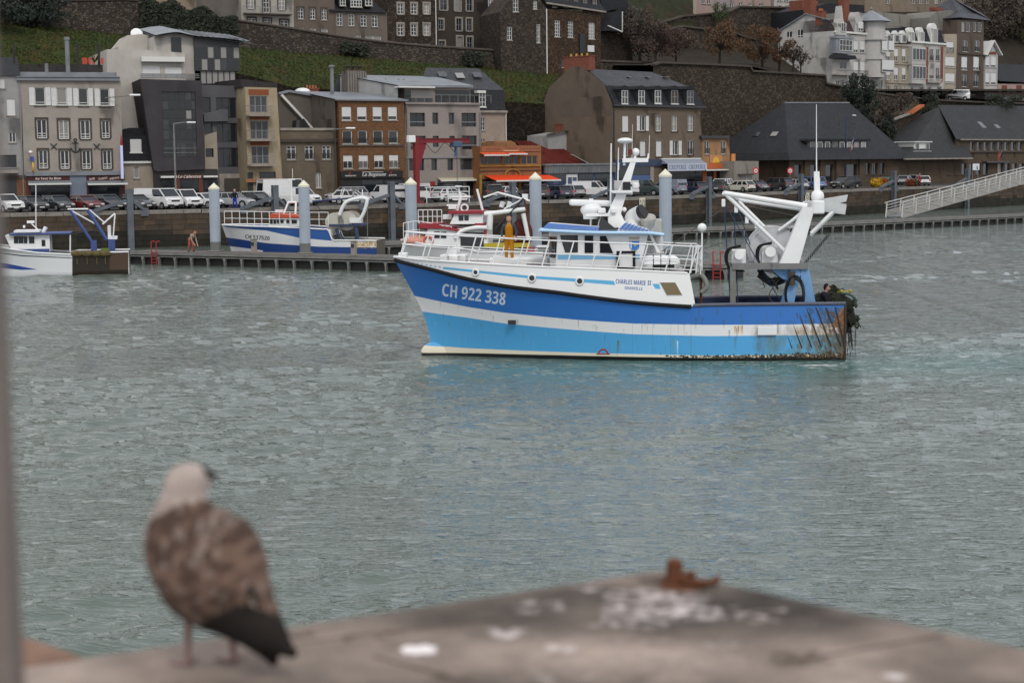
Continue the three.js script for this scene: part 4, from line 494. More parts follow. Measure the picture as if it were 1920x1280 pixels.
// garage and pale door in the left flank
mesh('side_garage', span(0.55, 0.62, 0, 2.6, -9.5, -5.5), M.shutterW, G);
}
{ // second hall: hipped wing and long wing
const P = front(1688, 1990, 24, 27), u = (x, y, z = 0) => { const [a, b] = P.uv(...cI(x, y), z); return V(a, b, z); };
const G = thing('stone_hall', 'long sandstone hall with mossy slate roofs and a row of upper windows', 'building', P.a, P.turn), L = P.len, xm = u(975, 500).x, e1 = u(700, 597).y, e2 = u(1200, 430).y;
const up = [], gw = []; for (let k = 0; k < 9; k++) { const x = 1040 + k * 61; up.push([x, 455, x + 40, 530]); } for (let k = 0; k < 12; k++) if (k !== 6) { const x = 838 + k * 64; gw.push([x, 645, x + 44, 745]); }
const O = { nx: 1, frame: M.frameG, rec: 0.25, sill: M.stone }, holes = up.map(r => win(G, P, cI, r, O)), h2 = gw.map(r => win(G, P, cI, r, { ...O, frame: M.frameD }));
mesh('wall', [slab([[xm - 2.2, 0], [L, 0], [L, e2], [xm - 2.2, e2]], -0.3, 0, [...holes, ...h2.filter(h => h[0][0] > xm - 2)]), slab([[0, 0], [L, 0], [L, e2 - 0.1], [0, e1]], -11, -0.31), slab([[0, 0], [xm - 2.22, 0], [xm - 2.22, e1], [0, e1]], -0.3, 0)], sand, G);
rectPart(G, P, cI, [1030, 533, 1560, 548], 0, 0.2, 'string_course', M.stone); rectPart(G, P, cI, [1195, 625, 1390, 640], 0, 0.9, 'porch', M.frameD);
const r0 = u(755, 127, -5.5), r1 = u(1370, 127, -5.5), sl = slate(0.037, 0.038, 0.041);
mesh('long_roof', faces([[V(xm - 3, e2 - 0.05, 0.4), V(L + 2, e2 - 0.05, 0.4), V(L - 1, r1.y, -5.5), V(r0.x, r0.y, -5.5)], [V(L + 2, e2, 0.4), V(L + 2, e2, -11.4), V(L - 1, r1.y, -5.5)]]), sl, G); mesh('gutter', span(xm - 1.5, L + 1, e2 - 0.2, e2, 0, 0.5), M.stoneL, G);
const a = V(-1.2, e1, 1.6), b = V(xm + 0.2, e1, 1.6), c = V(xm + 0.2, e1 + 0.3, -0.5); mesh('hipped_roof', faces([[a, b, V(r0.x + 0.5, r0.y - 0.1, -5.4)], [V(-1.2, e1, -11), a, V(r0.x + 0.5, r0.y - 0.1, -5.4)], [b, V(xm + 0.2, e1, -1), V(r0.x + 2.6, r0.y - 0.4, -5.2), V(r0.x + 0.5, r0.y - 0.1, -5.4)]]), sl, G); mesh('wing_gutter', span(-1.2, xm + 0.2, e1 - 0.22, e1 - 0.02, 1.3, 1.75), M.stoneL, G);
{ const [p, q, l, t] = rectOf(P, cI, [556, 458, 690, 535], 0.6); const D = mesh('dormer', [span(p, q, l, t, -2.5, 0.4), span(p - 0.4, q + 0.4, t, t + 0.15, -3, 0.7), span(p - 0.9, q + 0.1, l - 0.25, l, -0.5, 0.75)], M.frameW, G); win(G, P, cI, [[p + 0.25, p + 1.4, l + 0.12, t - 0.1]], { z: 0.6, nx: 1, sill: 0 }); win(G, P, cI, [[q - 1.3, q - 0.2, l + 0.12, t - 0.1]], { z: 0.6, nx: 1, sill: 0 }); }
for (const [x, y] of [[1145, 328], [1272, 325]]) { const p = u(x, y, -2); const an = Math.atan2(r0.y - e2, 5.9); mesh('skylight', box(1.5, 0.08, 1.5).rotateX(an).translate(p.x, lerp(e2, r0.y, 2.4 / 5.9) + 0.1, -2), M.glassB, G); }
{ const f = thing('small_flag', 'small red and white flag hanging below the stone hall windows', 'flag', P.a, P.turn), p = u(1300, 590, 1); mesh('pole', bar(u(1330, 520, 0.1), p, 0.04), M.frameG, f); mesh('cloth', loft([0, 1, 2, 3, 4].map(i => [[p.x - 0.3 - i * 0.05, p.y + 0.7 - i * 0.35, 1 + 0.05 * (i % 2)], [p.x + 0.25 - i * 0.05, p.y + 0.9 - i * 0.35, 1.02 - 0.05 * (i % 2)]])), std(lin(0.4, 0.03, 0.03), 0.8), f); }
}

// ================================================================ HILLSIDE, RAMPARTS, PLANTS
// stations: sight line, grass foot, grass top, rampart top (picture heights of the survey)
const hillSt = [[-160, 150, 36, 0], [0, 150, 42, 4], [130, 145, 55, 0], [260, 140, 68, 0], [340, 140, 76, 22], [450, 140, 90, 39], [546, 165, 98, 53], [650, 172, 106, 70], [755, 180, 115, 83], [830, 185, 121, 88], [945, 192, 128, 96], [1010, 196, 132, 104], [1075, 198, 138, 112], [1160, 205, 130, 116], [1235, 215, 128, 118], [1290, 220, 130, 118]];
const hillAt = (px) => { let i = 0; while (i + 2 < hillSt.length && px > hillSt[i + 1][0]) i++; const a = hillSt[i], b = hillSt[i + 1], t = clamp((px - a[0]) / (b[0] - a[0]), -0.2, 1); return [0, 1, 2, 3].map(k => lerp(a[k], b[k], t)); };
{
const nA = fbm(61, 8, 4), n = 170, m = 16, rows = [], foot = [], ramp = [];
for (let i = 0; i <= n; i++) {
const px = lerp(-160, 1290, i / n), [, gb, gt, rt] = hillAt(px), e = edgeD(px), lo = at(px, gb, e + 37), hi = at(px, gt, e + 58), row = [];
for (let j = 0; j <= m; j++) { const t = j / m, p = lo.clone().lerp(hi, t); p.y += 0.5 * Math.sin(t * Math.PI) + (t > 0 && t < 1 ? (nA(i / 60, j / 30) - 0.5) * 0.6 : 0); row.push(p); }
row.push(hi.clone().add(V(-6, 0.3, -14))); rows.push(row);
foot.push([V(lo.x, QUAY - 0.5, lo.z), lo.clone().add(V(0, 0.15, -0.05))]); ramp.push([hi.clone().add(V(0, -0.6, -0.2)), at(px, rt, e + 58.6)]);
}
const g = loft(rows); structure(mesh('hillside', g, std(lin(0.052, 0.055, 0.02), 1, { map: again(T_grass, 9), bumpMap: again(T_coarse, 3), bumpScale: 0.08 })));
const f = thing('foot_wall', 'dark mossy stone wall along the foot of the grass slope', 'wall'); mesh('stonework', loft(foot), rubble(0.06, 0.05, 0.04), f);
const k = ramp.length, part = (a, b) => ramp.slice(Math.round(a * k), Math.round(b * k) + 1);
const w = thing('rampart_wall', 'long dark rubble rampart along the top of the grass slope', 'wall'); const back = ramp.map(([a, b]) => [b, b.clone().add(V(-0.5, 0, -0.9))]);
mesh('stonework', [loft(ramp), loft(back)], rubble(0.15, 0.128, 0.112), w); mesh('coping', tube(ramp.filter((_, i) => i % 8 === 0).map(r => r[1]), 0.2, 120, 5), M.stone, w);
// rough grass tussocks on the slope
const r = rng(31), tuft = faces([[[-0.28, 0, 0], [0.0, 0.4, 0.05], [0.02, 0, 0.1]], [[0, 0, 0.1], [0.16, 0.45, -0.05], [0.28, 0, 0]], [[-0.1, 0, -0.1], [-0.12, 0.36, 0.16], [0.12, 0, 0.12]]]);
const N = 9000, im = new THREE.InstancedMesh(tuft, std(lin(0.06, 0.064, 0.026), 1), N), o = new THREE.Object3D(), col = new THREE.Color();
for (let i = 0; i < N; i++) { const a = r() * n, b = r() * m, i0 = Math.floor(a), j0 = Math.floor(b), p = rows[i0][j0].clone().lerp(rows[Math.min(n, i0 + 1)][j0], a - i0).lerp(rows[i0][j0 + 1], (b - j0)); o.position.copy(p); o.rotation.y = r() * 6.3; o.scale.set(0.5 + r() * 0.8, 0.25 + r() * 0.35, 0.5 + r() * 0.8); o.updateMatrix(); im.setMatrixAt(i, o.matrix); const d = nA(a / 40, b / 20) > 0.52 ? r() : 0; im.setColorAt(i, col.setRGB(lerp(0.75, 1.7, d * r()), lerp(0.95, 1.15, d * r()), 0.8)); }
im.name = 'grass_tussocks'; im.userData = { kind: 'stuff', label: 'rough green and straw coloured grass covering the slope', category: 'grass' }; im.castShadow = im.receiveShadow = true; scene.add(im);
}
// the great retaining wall on the right, its terrace, the walls and ground above
function wallLine(name, label, pts, mat, thick = 1.0) { const w = thing(name, label, 'wall'), a = pts.map(([px, top, D, y]) => { const t = at(px, top, D); return [V(t.x, y ?? QUAY, t.z), t]; }); mesh('stonework', [loft(a), loft(a.map(([p, q]) => [q, q.clone().add(V(-thick * 0.6, 0, -thick))]))], mat, w); for (let i = 0; i + 1 < a.length; i++) { const p = a[i][1], q = a[i + 1][1], n = Math.max(1, Math.round(p.distanceTo(q) / 1.6)); for (let k = 0; k < n; k++) mesh('coping_stone', beam(p.clone().lerp(q, k / n), p.clone().lerp(q, (k + 0.97) / n), 0.7, 0.28), M.stone, w); } return w; }
const D1 = (px) => edgeD(px) + 46, D2 = (px) => edgeD(px) + 78;
const rw = rubble(0.15, 0.122, 0.097, 6.3), rw2 = rubble(0.135, 0.115, 0.098, 7), rw3 = rubble(0.3, 0.26, 0.2, 5);
wallLine('retaining_wall', 'tall weathered rubble retaining wall behind the creperie and the slate hall', [[1225, 121, D1(1225) - 2], [1236, 117, D1(1236)], [1320, 120, D1(1320)], [1405, 124, D1(1405)], [1409, 133, D1(1409)], [1480, 137, D1(1480)], [1546, 141, D1(1546)], [1548, 156, D1(1548)], [1585, 163, D1(1585)]], rw, 3);
wallLine('terrace_wall', 'curved stone terrace wall half hidden by rust-coloured trees', [[1230, 58, D2(1230)], [1280, 49, D2(1280)], [1330, 55, D2(1330)], [1378, 62, D2(1378)], [1392, 68, D2(1392) + 3], [1420, 75, D2(1420) + 9]], rw2, 2);
wallLine('upper_wall', 'upper rubble wall below the row of cream houses', [[1180, 60, D2(1180) + 12], [1280, 30, D2(1280) + 14], [1366, 22, D2(1366) + 14], [1385, 12, D2(1385) + 16], [1470, 14, D2(1470) + 18], [1530, 20, D2(1530) + 20]], rw2, 3);
wallLine('road_wall', 'pale stone parapet wall of the road below the white villas', [[1583, 162, D1(1583)], [1600, 168, D1(1600)], [1680, 179, D1(1680)], [1750, 187, D1(1750)]], rw3, 2);
wallLine('ivy_road_wall', 'dark overgrown wall beyond the pale parapet', [[1750, 187, D1(1750)], [1830, 191, D1(1830)], [1990, 196, D1(1990)]], rubble(0.085, 0.078, 0.055), 2);
{ // ground above the walls, rising out of the picture
const P = []; for (let i = 0; i <= 24; i++) { const px = lerp(1150, 2060, i / 24), e = edgeD(px); P.push([at(px, lerp(122, 170, sst(1380, 1600, px)), e + 47), at(px, lerp(118, 165, sst(1400, 1600, px)), e + 66), at(px, lerp(60, 70, i / 24), e + 92), at(px, 6, e + 120), at(px, -120, e + 170)]); }
structure(mesh('upper_hill', loft(P), std(lin(0.034, 0.027, 0.019), 1, { map: again(T_coarse, 8), bumpMap: again(T_coarse, 3), bumpScale: 0.2 })));
const Q = []; for (let i = 0; i <= 20; i++) { const px = lerp(1560, 2060, i / 20), e = edgeD(px); Q.push([at(px, 330, e + 34), at(px, 250, e + 36), at(px, 226, e + 41), at(px, 214, e + 45.5)]); }
structure(mesh('bank', loft(Q), std(lin(0.045, 0.036, 0.025), 1, { map: again(T_coarse, 6), bumpMap: again(T_coarse, 3), bumpScale: 0.2 })));
const R = []; for (let i = 0; i <= 16; i++) { const px = lerp(-160, 1300, i / 16), e = edgeD(px), [, , gt, rt] = hillAt(px); R.push([at(px, rt + 12, e + 60), at(px, rt + 6, e + 78), at(px, -60, e + 110), at(px, -200, e + 160)]); }
structure(mesh('town_ground', loft(R), std(lin(0.04, 0.036, 0.03), 1, { map: again(T_grass, 8) })));
}
// foliage: many small leaf faces clustered in clumps inside a crown
function leaves(r, c, R, n, size, clumps = 14) {
const p = [], cl = []; for (let i = 0; i < clumps; i++) { const a = r() * 6.283, b = Math.acos(2 * r() - 1), d = 0.25 + 0.7 * Math.cbrt(r()); cl.push([Math.sin(b) * Math.cos(a) * d, Math.cos(b) * d, Math.sin(b) * Math.sin(a) * d, 0.22 + 0.25 * r()]); }
for (let i = 0; i < n; i++) { const k = cl[Math.floor(r() * clumps)], a = r() * 6.283, b = Math.acos(2 * r() - 1), d = k[3] * Math.cbrt(r()); const o = V(c.x + R.x * (k[0] + Math.sin(b) * Math.cos(a) * d), c.y + R.y * (k[1] + Math.cos(b) * d), c.z + R.z * (k[2] + Math.sin(b) * Math.sin(a) * d)); const u = V(r() - 0.5, r() - 0.5, r() - 0.5).normalize().multiplyScalar(size * (0.6 + 0.8 * r())), w = V(r() - 0.5, r() - 0.5, r() - 0.5).cross(u).normalize().multiplyScalar(size * 0.5); p.push([o.clone().sub(u), o.clone().add(w), o.clone().add(u), o.clone().sub(w)]); }
return faces(p);
}
function plant(name, label, base, h, rx, { leaf, n = 1400, size = 0.22, trunk = 0.3, bare = 0, clumps = 16, group, lift = 0.35, seed = 1, category = 'tree' } = {}) {
const G = thing(name, label, category, base, 0, group), r = rng(seed * 131 + 7), bark = std(lin(0.035, 0.028, 0.022), 1), limbs = [bar([0, -0.3, 0], [0, h * 0.55, 0], 0.03 * h + 0.04, 0.02 * h, 7)];
for (let k = 0; k < 9 + bare; k++) { const a = r() * 6.283, y0 = h * (0.2 + 0.3 * r()), e = V(Math.cos(a) * rx * (0.4 + 0.5 * r()), h * (0.55 + 0.42 * r()), Math.sin(a) * rx * (0.4 + 0.5 * r())); limbs.push(bar([0, y0, 0], e, 0.012 * h, 0.02, 4)); for (let q = 0; q < (bare ? 5 : 1); q++) { const s = V(0, y0, 0).lerp(e, 0.4 + 0.5 * r()); limbs.push(bar(s, s.clone().add(V((r() - 0.5) * rx * 0.7, (0.2 + r()) * h * 0.14, (r() - 0.5) * rx * 0.7)), 0.02, 0.008, 3)); } }
mesh('trunk', limbs, bark, G); if (n) mesh('crown', leaves(r, V(0, h * (0.5 + lift * 0.4), 0), V(rx, h * (0.5 - lift * 0.25), rx), n, size, clumps), leaf, G); return G;
}
const leafOf = (r, g, b) => new THREE.MeshPhysicalMaterial({ color: lin(r, g, b), roughness: 1, transmission: 0.25, thickness: 0 });
const LF = { rustA: leafOf(0.1, 0.046, 0.016), rustB: leafOf(0.07, 0.037, 0.026), dark: leafOf(0.022, 0.03, 0.014), ever: leafOf(0.012, 0.022, 0.014), brown: leafOf(0.06, 0.042, 0.03), green: leafOf(0.05, 0.07, 0.02), olive: leafOf(0.055, 0.055, 0.022) };
{
const T = (px, py, D) => at(px, py, D); let s = 1;
for (const [px, py, h, rx, m, lab, n] of [[1230, 124, 6.0, 3.2, 'rustB', 'bare brownish tree with dull red leaves beside the stone gable house', 1100], [1268, 122, 6.2, 3.0, 'rustB', 'reddish brown tree on the terrace left of the orange tree', 1500], [1350, 124, 6.6, 2.7, 'rustA', 'round orange-leaved tree in front of the curved terrace wall', 1900], [1430, 132, 6.6, 3.3, 'rustA', 'wide golden-orange tree beside the white villa', 2400], [1462, 135, 6.0, 2.4, 'rustA', 'orange tree touching the white villa gable', 1500]]) plant('autumn_tree', lab, T(px, py, edgeD(px) + 55), h, rx, { leaf: LF[m], n, seed: s++, bare: 4, size: 0.2 });
plant('bare_tree', 'small leafless tree in front of the white villa', T(1488, 136, edgeD(1488) + 51), 4.6, 2.0, { n: 60, leaf: LF.brown, bare: 10, seed: 9 }); plant('bare_tree', 'leafless shrub beside the small villa door', T(1502, 137, edgeD(1502) + 50), 3.8, 1.8, { n: 160, leaf: LF.brown, bare: 9, seed: 10 });
plant('dark_tree', 'dark bare thicket beside the slate-hooded house', T(1200, 122, edgeD(1200) + 60), 7.5, 4, { leaf: LF.brown, n: 2600, seed: 11, size: 0.24, bare: 6 }); plant('dark_tree', 'dark tangled tree on the terrace above the creperie roof', T(1170, 124, edgeD(1170) + 66), 7, 4, { leaf: LF.dark, n: 2200, seed: 12, bare: 4 });
plant('round_shrub', 'round green shrub on top of the upper wall', T(1352, 40, D2(1352) + 12), 3, 1.5, { leaf: LF.green, n: 900, seed: 13, size: 0.16, lift: 0, category: 'shrub' });
plant('conifer', 'dark evergreen between the slate hall and the pale parapet', T(1612, 226, edgeD(1612) + 38), 7, 2.7, { leaf: LF.ever, n: 3800, seed: 14, size: 0.26, clumps: 26, lift: 0 });
plant('conifer', 'small dark shrub beside the brick stair wall', T(1668, 262, edgeD(1668) + 33), 4, 1.6, { leaf: LF.ever, n: 1400, seed: 15, lift: 0 }); plant('ivy_shrub', 'dark shrub against the stone hall roof', T(1742, 214, edgeD(1742) + 44), 3.2, 2.4, { leaf: LF.dark, n: 1300, seed: 16, lift: 0, category: 'shrub' }); plant('ivy_shrub', 'ivy hump hanging over the dark wall', T(1880, 205, edgeD(1880) + 40), 2.6, 4.2, { leaf: LF.dark, n: 1800, seed: 17, lift: 0, category: 'shrub' });
for (const [px, py, h, rx, m, l] of [[1862, 80, 11, 7, 'brown', 'brown wooded clump behind the tall brown villa'], [1915, 90, 11, 7, 'olive', 'olive-green thicket right of the narrow white villa'], [1960, 70, 13, 8, 'dark', 'dark wood at the top of the hill']]) plant('hill_tree', l, T(px, py, edgeD(px) + 92), h, rx, { leaf: LF[m], n: 4200, seed: s++ + 20, size: 0.36, clumps: 30, lift: 0 });
// creepers on the ramparts
const ivy = (label, px0, px1, f, n, m, sd) => { const r = rng(sd), p = []; for (let i = 0; i < n; i++) { const px = lerp(px0, px1, r()), [lo, hi] = f(px), t = Math.pow(r(), 0.8), q = at(px, lerp(lo, hi, t), edgeD(px) + 58.2 - r() * 1.6), a = 0.24 * (0.6 + r()); const u = V(r() - 0.5, r() - 0.5, r() * 0.6 - 0.3).normalize().multiplyScalar(a), w = V(r() - 0.5, r() - 0.5, r() - 0.5).cross(u).normalize().multiplyScalar(a * 0.7); p.push([q.clone().sub(u), q.clone().add(w), q.clone().add(u), q.clone().sub(w)]); } const g = thing('ivy', label, 'ivy'); mesh('foliage', faces(p), LF[m], g); };
ivy('thick dark ivy mantling the rampart above the white block', 262, 445, (px) => { const [, , gt, rt] = hillAt(px); return [gt - 8 - 14 * sst(340, 445, px), rt - 10 * (1 - sst(380, 445, px)) + 6 * Math.sin(px / 9)]; }, 9000, 'dark', 5);
ivy('ivy patch on the rampart below the grey houses', 640, 690, (px) => { const [, , gt, rt] = hillAt(px); return [gt - 6, rt + 10]; }, 900, 'dark', 6);
ivy('ivy strip on the rampart below the dark brown house', 870, 905, (px) => { const [, , gt, rt] = hillAt(px); return [gt - 2, rt + 6]; }, 800, 'dark', 7);
plant('dark_wood', 'dark trees at the end of the rampart above the bar terrace', at(20, 52, edgeD(20) + 56), 5.5, 6, { leaf: LF.ever, n: 4200, size: 0.3, clumps: 30, seed: 40, lift: 0 });
// stair wall with orange tiles, brown scrub on the bank
{ const W = thing('stair_wall', 'stone stair wall with an orange tiled top behind the halls', 'wall'), e = (x, y) => at(...cI(x, y), edgeD(cI(x, y)[0]) + 37), a = e(240, 300), b = e(495, 205), c = e(610, 130), dn = (p) => p.clone().setY(p.y - 6); mesh('stonework', faces([[dn(a), dn(b), b, a], [dn(b), dn(c), c, b]]), rubble(0.12, 0.095, 0.075, 4), W); mesh('stone_coping', beam(a, b, 0.7, 0.25), M.stoneL, W); mesh('tiled_top', beam(b, c, 1.1, 0.3), std(lin(0.36, 0.11, 0.05), 0.9), W); const g = []; for (let k = 0; k <= 12; k++) { const p = e(lerp(140, 460, k / 12), lerp(70, 175, k / 12)); g.push(bar(p, p.clone().setY(p.y + 1), 0.03)); } const q = e(140, 70), r = e(460, 175); g.push(bar(q.setY(q.y + 1), r.setY(r.y + 1), 0.04)); const R = thing('stair_railing', 'thin iron railing along the path below the pale parapet', 'railing'); mesh('rails', g, M.iron, R); }
[[1640, 250, 'brown scrub on the bank right of the conifer'], [1655, 215, 'brown bushes below the stair railing'], [1690, 205, 'scrub at the head of the stair wall'], [1632, 285, 'dark bush at the slate hall corner']].forEach(([px, py, l], i) => plant('bank_bush', l, T(px, py, edgeD(px) + 38.5), 2.6, 2.2, { leaf: LF[i === 3 ? 'dark' : 'brown'], n: 900, seed: 60 + i, lift: 0, category: 'shrub' }));
}

// ================================================================ VILLAS ON THE UPPER ROAD, RIGHT
{
const PV = plane(1562, edgeD(1562) + 58, 1960, edgeD(1960) + 60, 15), c = cJ, cream = render_(0.5, 0.43, 0.34), wht = render_(0.62, 0.6, 0.58), O = { nx: 2, sill: M.stoneL };
const mansard = (G, P, y0, y1, w, mat = M.slateD, inset = 0.9, d = 9) => { mesh('mansard_roof', faces([[[0, y0, 0.1], [w, y0, 0.1], [w, y1, -inset], [0, y1, -inset]], [[0, y1, -inset], [w, y1, -inset], [w, y1 + 0.4, -d * 0.5], [0, y1 + 0.4, -d * 0.5]], [[0, y0, 0.1], [0, y1, -inset], [0, y1, -d], [0, y0, -d]], [[w, y0, 0.1], [w, y0, -d], [w, y1, -d], [w, y1, -inset]]]), mat, G); };
{ // white gable villa with bay and turret
const P = along(PV, 1562, 1660), G = house('white_villa', 'white villa with a tall blank gable, ornate dormer and slate-capped turret', P, { c, outline: [[490, null], [882, null], [882, 262], [490, 262]], mat: wht, depth: 11, wins: [[c, [[645, 305, 680, 395], [694, 305, 730, 395]], { ...O, roller: 0.75 }], [c, [[645, 460, 680, 560], [694, 460, 730, 560]], { ...O, roller: 0.9 }], [c, [[512, 600, 540, 720], [545, 595, 575, 720], [582, 600, 606, 720], [770, 600, 800, 720], [840, 600, 862, 720]], O]] });
const H = G.pts[2][1], u = (x, y, z = 0) => P.uv(...c(x, y), z), hy = u(490, 150)[1], top = u(475, 128)[1];
const gl = [V(0, 0, 0), V(0, H, 0), V(0, hy, -0.8), V(0, hy + 1.3, -5.5), V(0, hy - 1.2, -11), V(0, 0, -11)]; const gw = mesh('gable_wall', [faces([gl.slice().reverse()]), faces([gl.map(p => p.clone().setX(0.3))])], wht, G);
for (const [z, y] of [[-6.6, 232], [-8.8, 240], [-6.6, 358], [-8.8, 364]]) { const q = u(490, y, 0)[1] - 0.3; mesh('side_window', span(-0.04, 0.05, q - 0.9, q + 0.9, z - 0.45, z + 0.45), M.glass, gw); mesh('side_frame', [span(-0.08, -0.041, q - 0.9, q + 0.9, z - 0.05, z + 0.05), span(-0.08, -0.041, q - 0.1, q, z - 0.45, z + 0.45)], M.frameW, gw); }
mesh('roof_verge', [beam([-0.1, hy + 0.1, -0.8], [-0.1, hy + 1.4, -5.5], 0.4, 0.15), beam([-0.1, hy + 1.4, -5.5], [-0.1, hy - 1.1, -11], 0.4, 0.15)], M.zinc, G);
mansard(G, P, H, u(600, 150)[1], P.len, slate(0.06, 0.035, 0.035)); chimney(G, 0.6, hy - 0.6, -3, 1.3, 2.2, 1.2, 4); chimney(G, u(545, 0)[0], H + 1.5, -6, 1.6, u(545, -10, -6)[1] - H - 1.5, 1.4, 4); chimney(G, u(760, 0)[0], H + 1.5, -5, 1.4, u(760, 0, -5)[1] - H - 1.5, 1.2, 4);
{ const [a, b, l, t] = rectOf(P, c, [512, 150, 592, 262], 0.3); const m = (a + b) / 2; mesh('ornate_dormer', slab([[a, l], [b, l], [b - 0.25, l + 1.5], [b + 0.05, l + 1.9], [b - 0.2, t - 1.2], [m + 0.45, t + 0.2], [m + 0.3, t + 1.1], [m, t + 2.3], [m - 0.3, t + 1.1], [m - 0.45, t + 0.2], [a + 0.2, t - 1.2], [a - 0.05, l + 1.9], [a + 0.25, l + 1.5]], -0.8, 0.35), wht, G); win(G, P, c, [535, 172, 570, 240], { z: 0.42, rec: 0.03, sill: 0 }); }
{ const [a, b, l, t] = rectOf(P, c, [658, 140, 710, 252], 0.3); mesh('dormer', [span(a, b, l, t, -1.2, 0.2), new THREE.CylinderGeometry((b - a) / 2 + 0.1, (b - a) / 2 + 0.1, 1.4, 16, 1, false, 0, 6.3).rotateX(Math.PI / 2).translate((a + b) / 2, t, -0.4)], wht, G); win(G, P, c, [666, 165, 704, 235], { z: 0.3, rec: 0.03, sill: 0, roller: 0.7 }); }
{ const [a, b, l, t] = rectOf(P, c, [512, 290, 635, 388], 1.2); mesh('bay', [span(a, b, l, t, 0, 1.2), span(a - 0.15, b + 0.15, t, t + 0.35, 0, 1.4), span(a - 0.1, b + 0.1, l - 0.3, l, 0, 1.3)], M.zinc, G); win(G, P, c, [[a + 0.9, b - 0.15, l + 0.15, t - 0.12]], { z: 1.3, rec: 0.06, nx: 4, ny: 2, sill: 0 }); win(G, P, c, [535, 455, 590, 520], { z: 0.05, rec: 0.04 }); const [p, q, r] = rectOf(P, c, [500, 415, 660, 440], 1.2); mesh('bay_canopy', slab([[p, r], [q, r], [q - 0.5, r + 0.6], [p + 0.5, r + 0.6]], 0, 1.5), M.slateD, G); balcony(G, P, c, [512, 520, 636, 556], 1.1); balcony(G, P, c, [640, 528, 758, 562], 0.9, M.iron); }
{ const [a, b, l, t] = rectOf(P, c, [768, 160, 880, 580], 0.9), m = (a + b) / 2, r = (b - a) / 2 * 1.05; mesh('turret', [new THREE.CylinderGeometry(r, r, t - l, 8).rotateY(Math.PI / 8).translate(m, (l + t) / 2, -0.4), new THREE.CylinderGeometry(r * 1.16, r * 1.16, 0.3, 8).rotateY(Math.PI / 8).translate(m, lerp(l, t, 0.68), -0.4), new THREE.CylinderGeometry(r * 1.1, r * 1.1, 0.25, 8).rotateY(Math.PI / 8).translate(m, lerp(l, t, 0.33), -0.4)], wht, G); mesh('turret_roof', [new THREE.ConeGeometry(r * 1.45, 2.0, 8).rotateY(Math.PI / 8).translate(m, t + 1.0, -0.4), ball(0.22, m, t + 2.2, -0.4)], M.zinc, G); for (const rr of [[778, 312, 818, 398], [826, 312, 868, 398], [778, 455, 868, 545]]) win(G, P, c, rr, { z: r + 0.62 - 0.9, rec: 0.04, nx: 1, sill: 0, roller: 0.8 }); }
mesh('cornice', span(0, P.len, H - 0.25, H + 0.05, 0, 0.3), M.frameW, G);
}
{ const P = along(PV, 1660, 1705), W = []; for (const y of [[365, 460], [505, 600], [640, 720]]) for (const x of [[890, 920], [950, 980], [1008, 1036]]) W.push([x[0], y[0], x[1], y[1]]); const G = house('cream_villa', 'narrow cream villa with three dormers between white neighbours', P, { c, outline: [[880, null], [1062, null], [1062, 330], [880, 330]], mat: cream, depth: 9, wins: [[c, W.slice(0, 6), { ...O, roller: 0.6 }], [c, W.slice(6), O]] }); const H = G.pts[2][1]; mansard(G, P, H, P.uv(...c(950, 212))[1], P.len, M.slateD, 0.7); for (const x of [[892, 918], [948, 980], [1005, 1034]]) { const [a, b, l, t] = rectOf(P, c, [x[0], 255, x[1], 322], 0.2); mesh('dormer', [span(a - 0.15, b + 0.15, l, t, -0.8, 0.1), slab([[a - 0.25, t], [b + 0.25, t], [(a + b) / 2, t + 0.6]], -0.8, 0.2)], M.frameW, G); win(G, P, c, [x[0], 262, x[1], 318], { z: 0.18, rec: 0.03, sill: 0, nx: 1 }); } for (const y of [345, 482, 625]) { const v = P.uv(...c(960, y))[1]; mesh('string_course', span(0, P.len, v, v + 0.16, 0, 0.15), M.stoneL, G); } mesh('rear_wing', span(-0.5, P.len + 1, H, P.uv(...c(950, 120), -7)[1], -12, -7), tinted(T_render, 5, lin(0.24, 0.23, 0.2)), G); }
{ const P = along(PV, 1705, 1771), G = house('bow_window_villa', 'white villa with two stacked bow windows and brick edges', P, { c, outline: [[1062, null], [1326, null], [1326, 325], [1062, 325]], mat: wht, depth: 9, wins: [[c, [[1214, 368, 1244, 455], [1262, 368, 1290, 455], [1214, 508, 1244, 610], [1262, 508, 1290, 610]], { ...O, rail: 1 }], [c, [[1072, 650, 1092, 760], [1140, 650, 1172, 760], [1198, 650, 1228, 770], [1272, 650, 1308, 770]], { nx: 1, frame: M.frameW }]] }); const H = G.pts[2][1]; mansard(G, P, H, P.uv(...c(1200, 212))[1], P.len, M.slateD, 0.8); for (const r of [[1068, 240, 1096, 312], [1138, 240, 1168, 312], [1232, 215, 1268, 330]]) { const [a, b, l, t] = rectOf(P, c, r, 0.2); mesh('dormer', [span(a - 0.2, b + 0.2, l, t, -0.8, 0.1), new THREE.CylinderGeometry((b - a) / 2 + 0.2, (b - a) / 2 + 0.2, 0.9, 14).rotateX(Math.PI / 2).translate((a + b) / 2, t, -0.35)], M.frameW, G); win(G, P, c, r, { z: 0.2, rec: 0.03, sill: 0, nx: 1 }); }
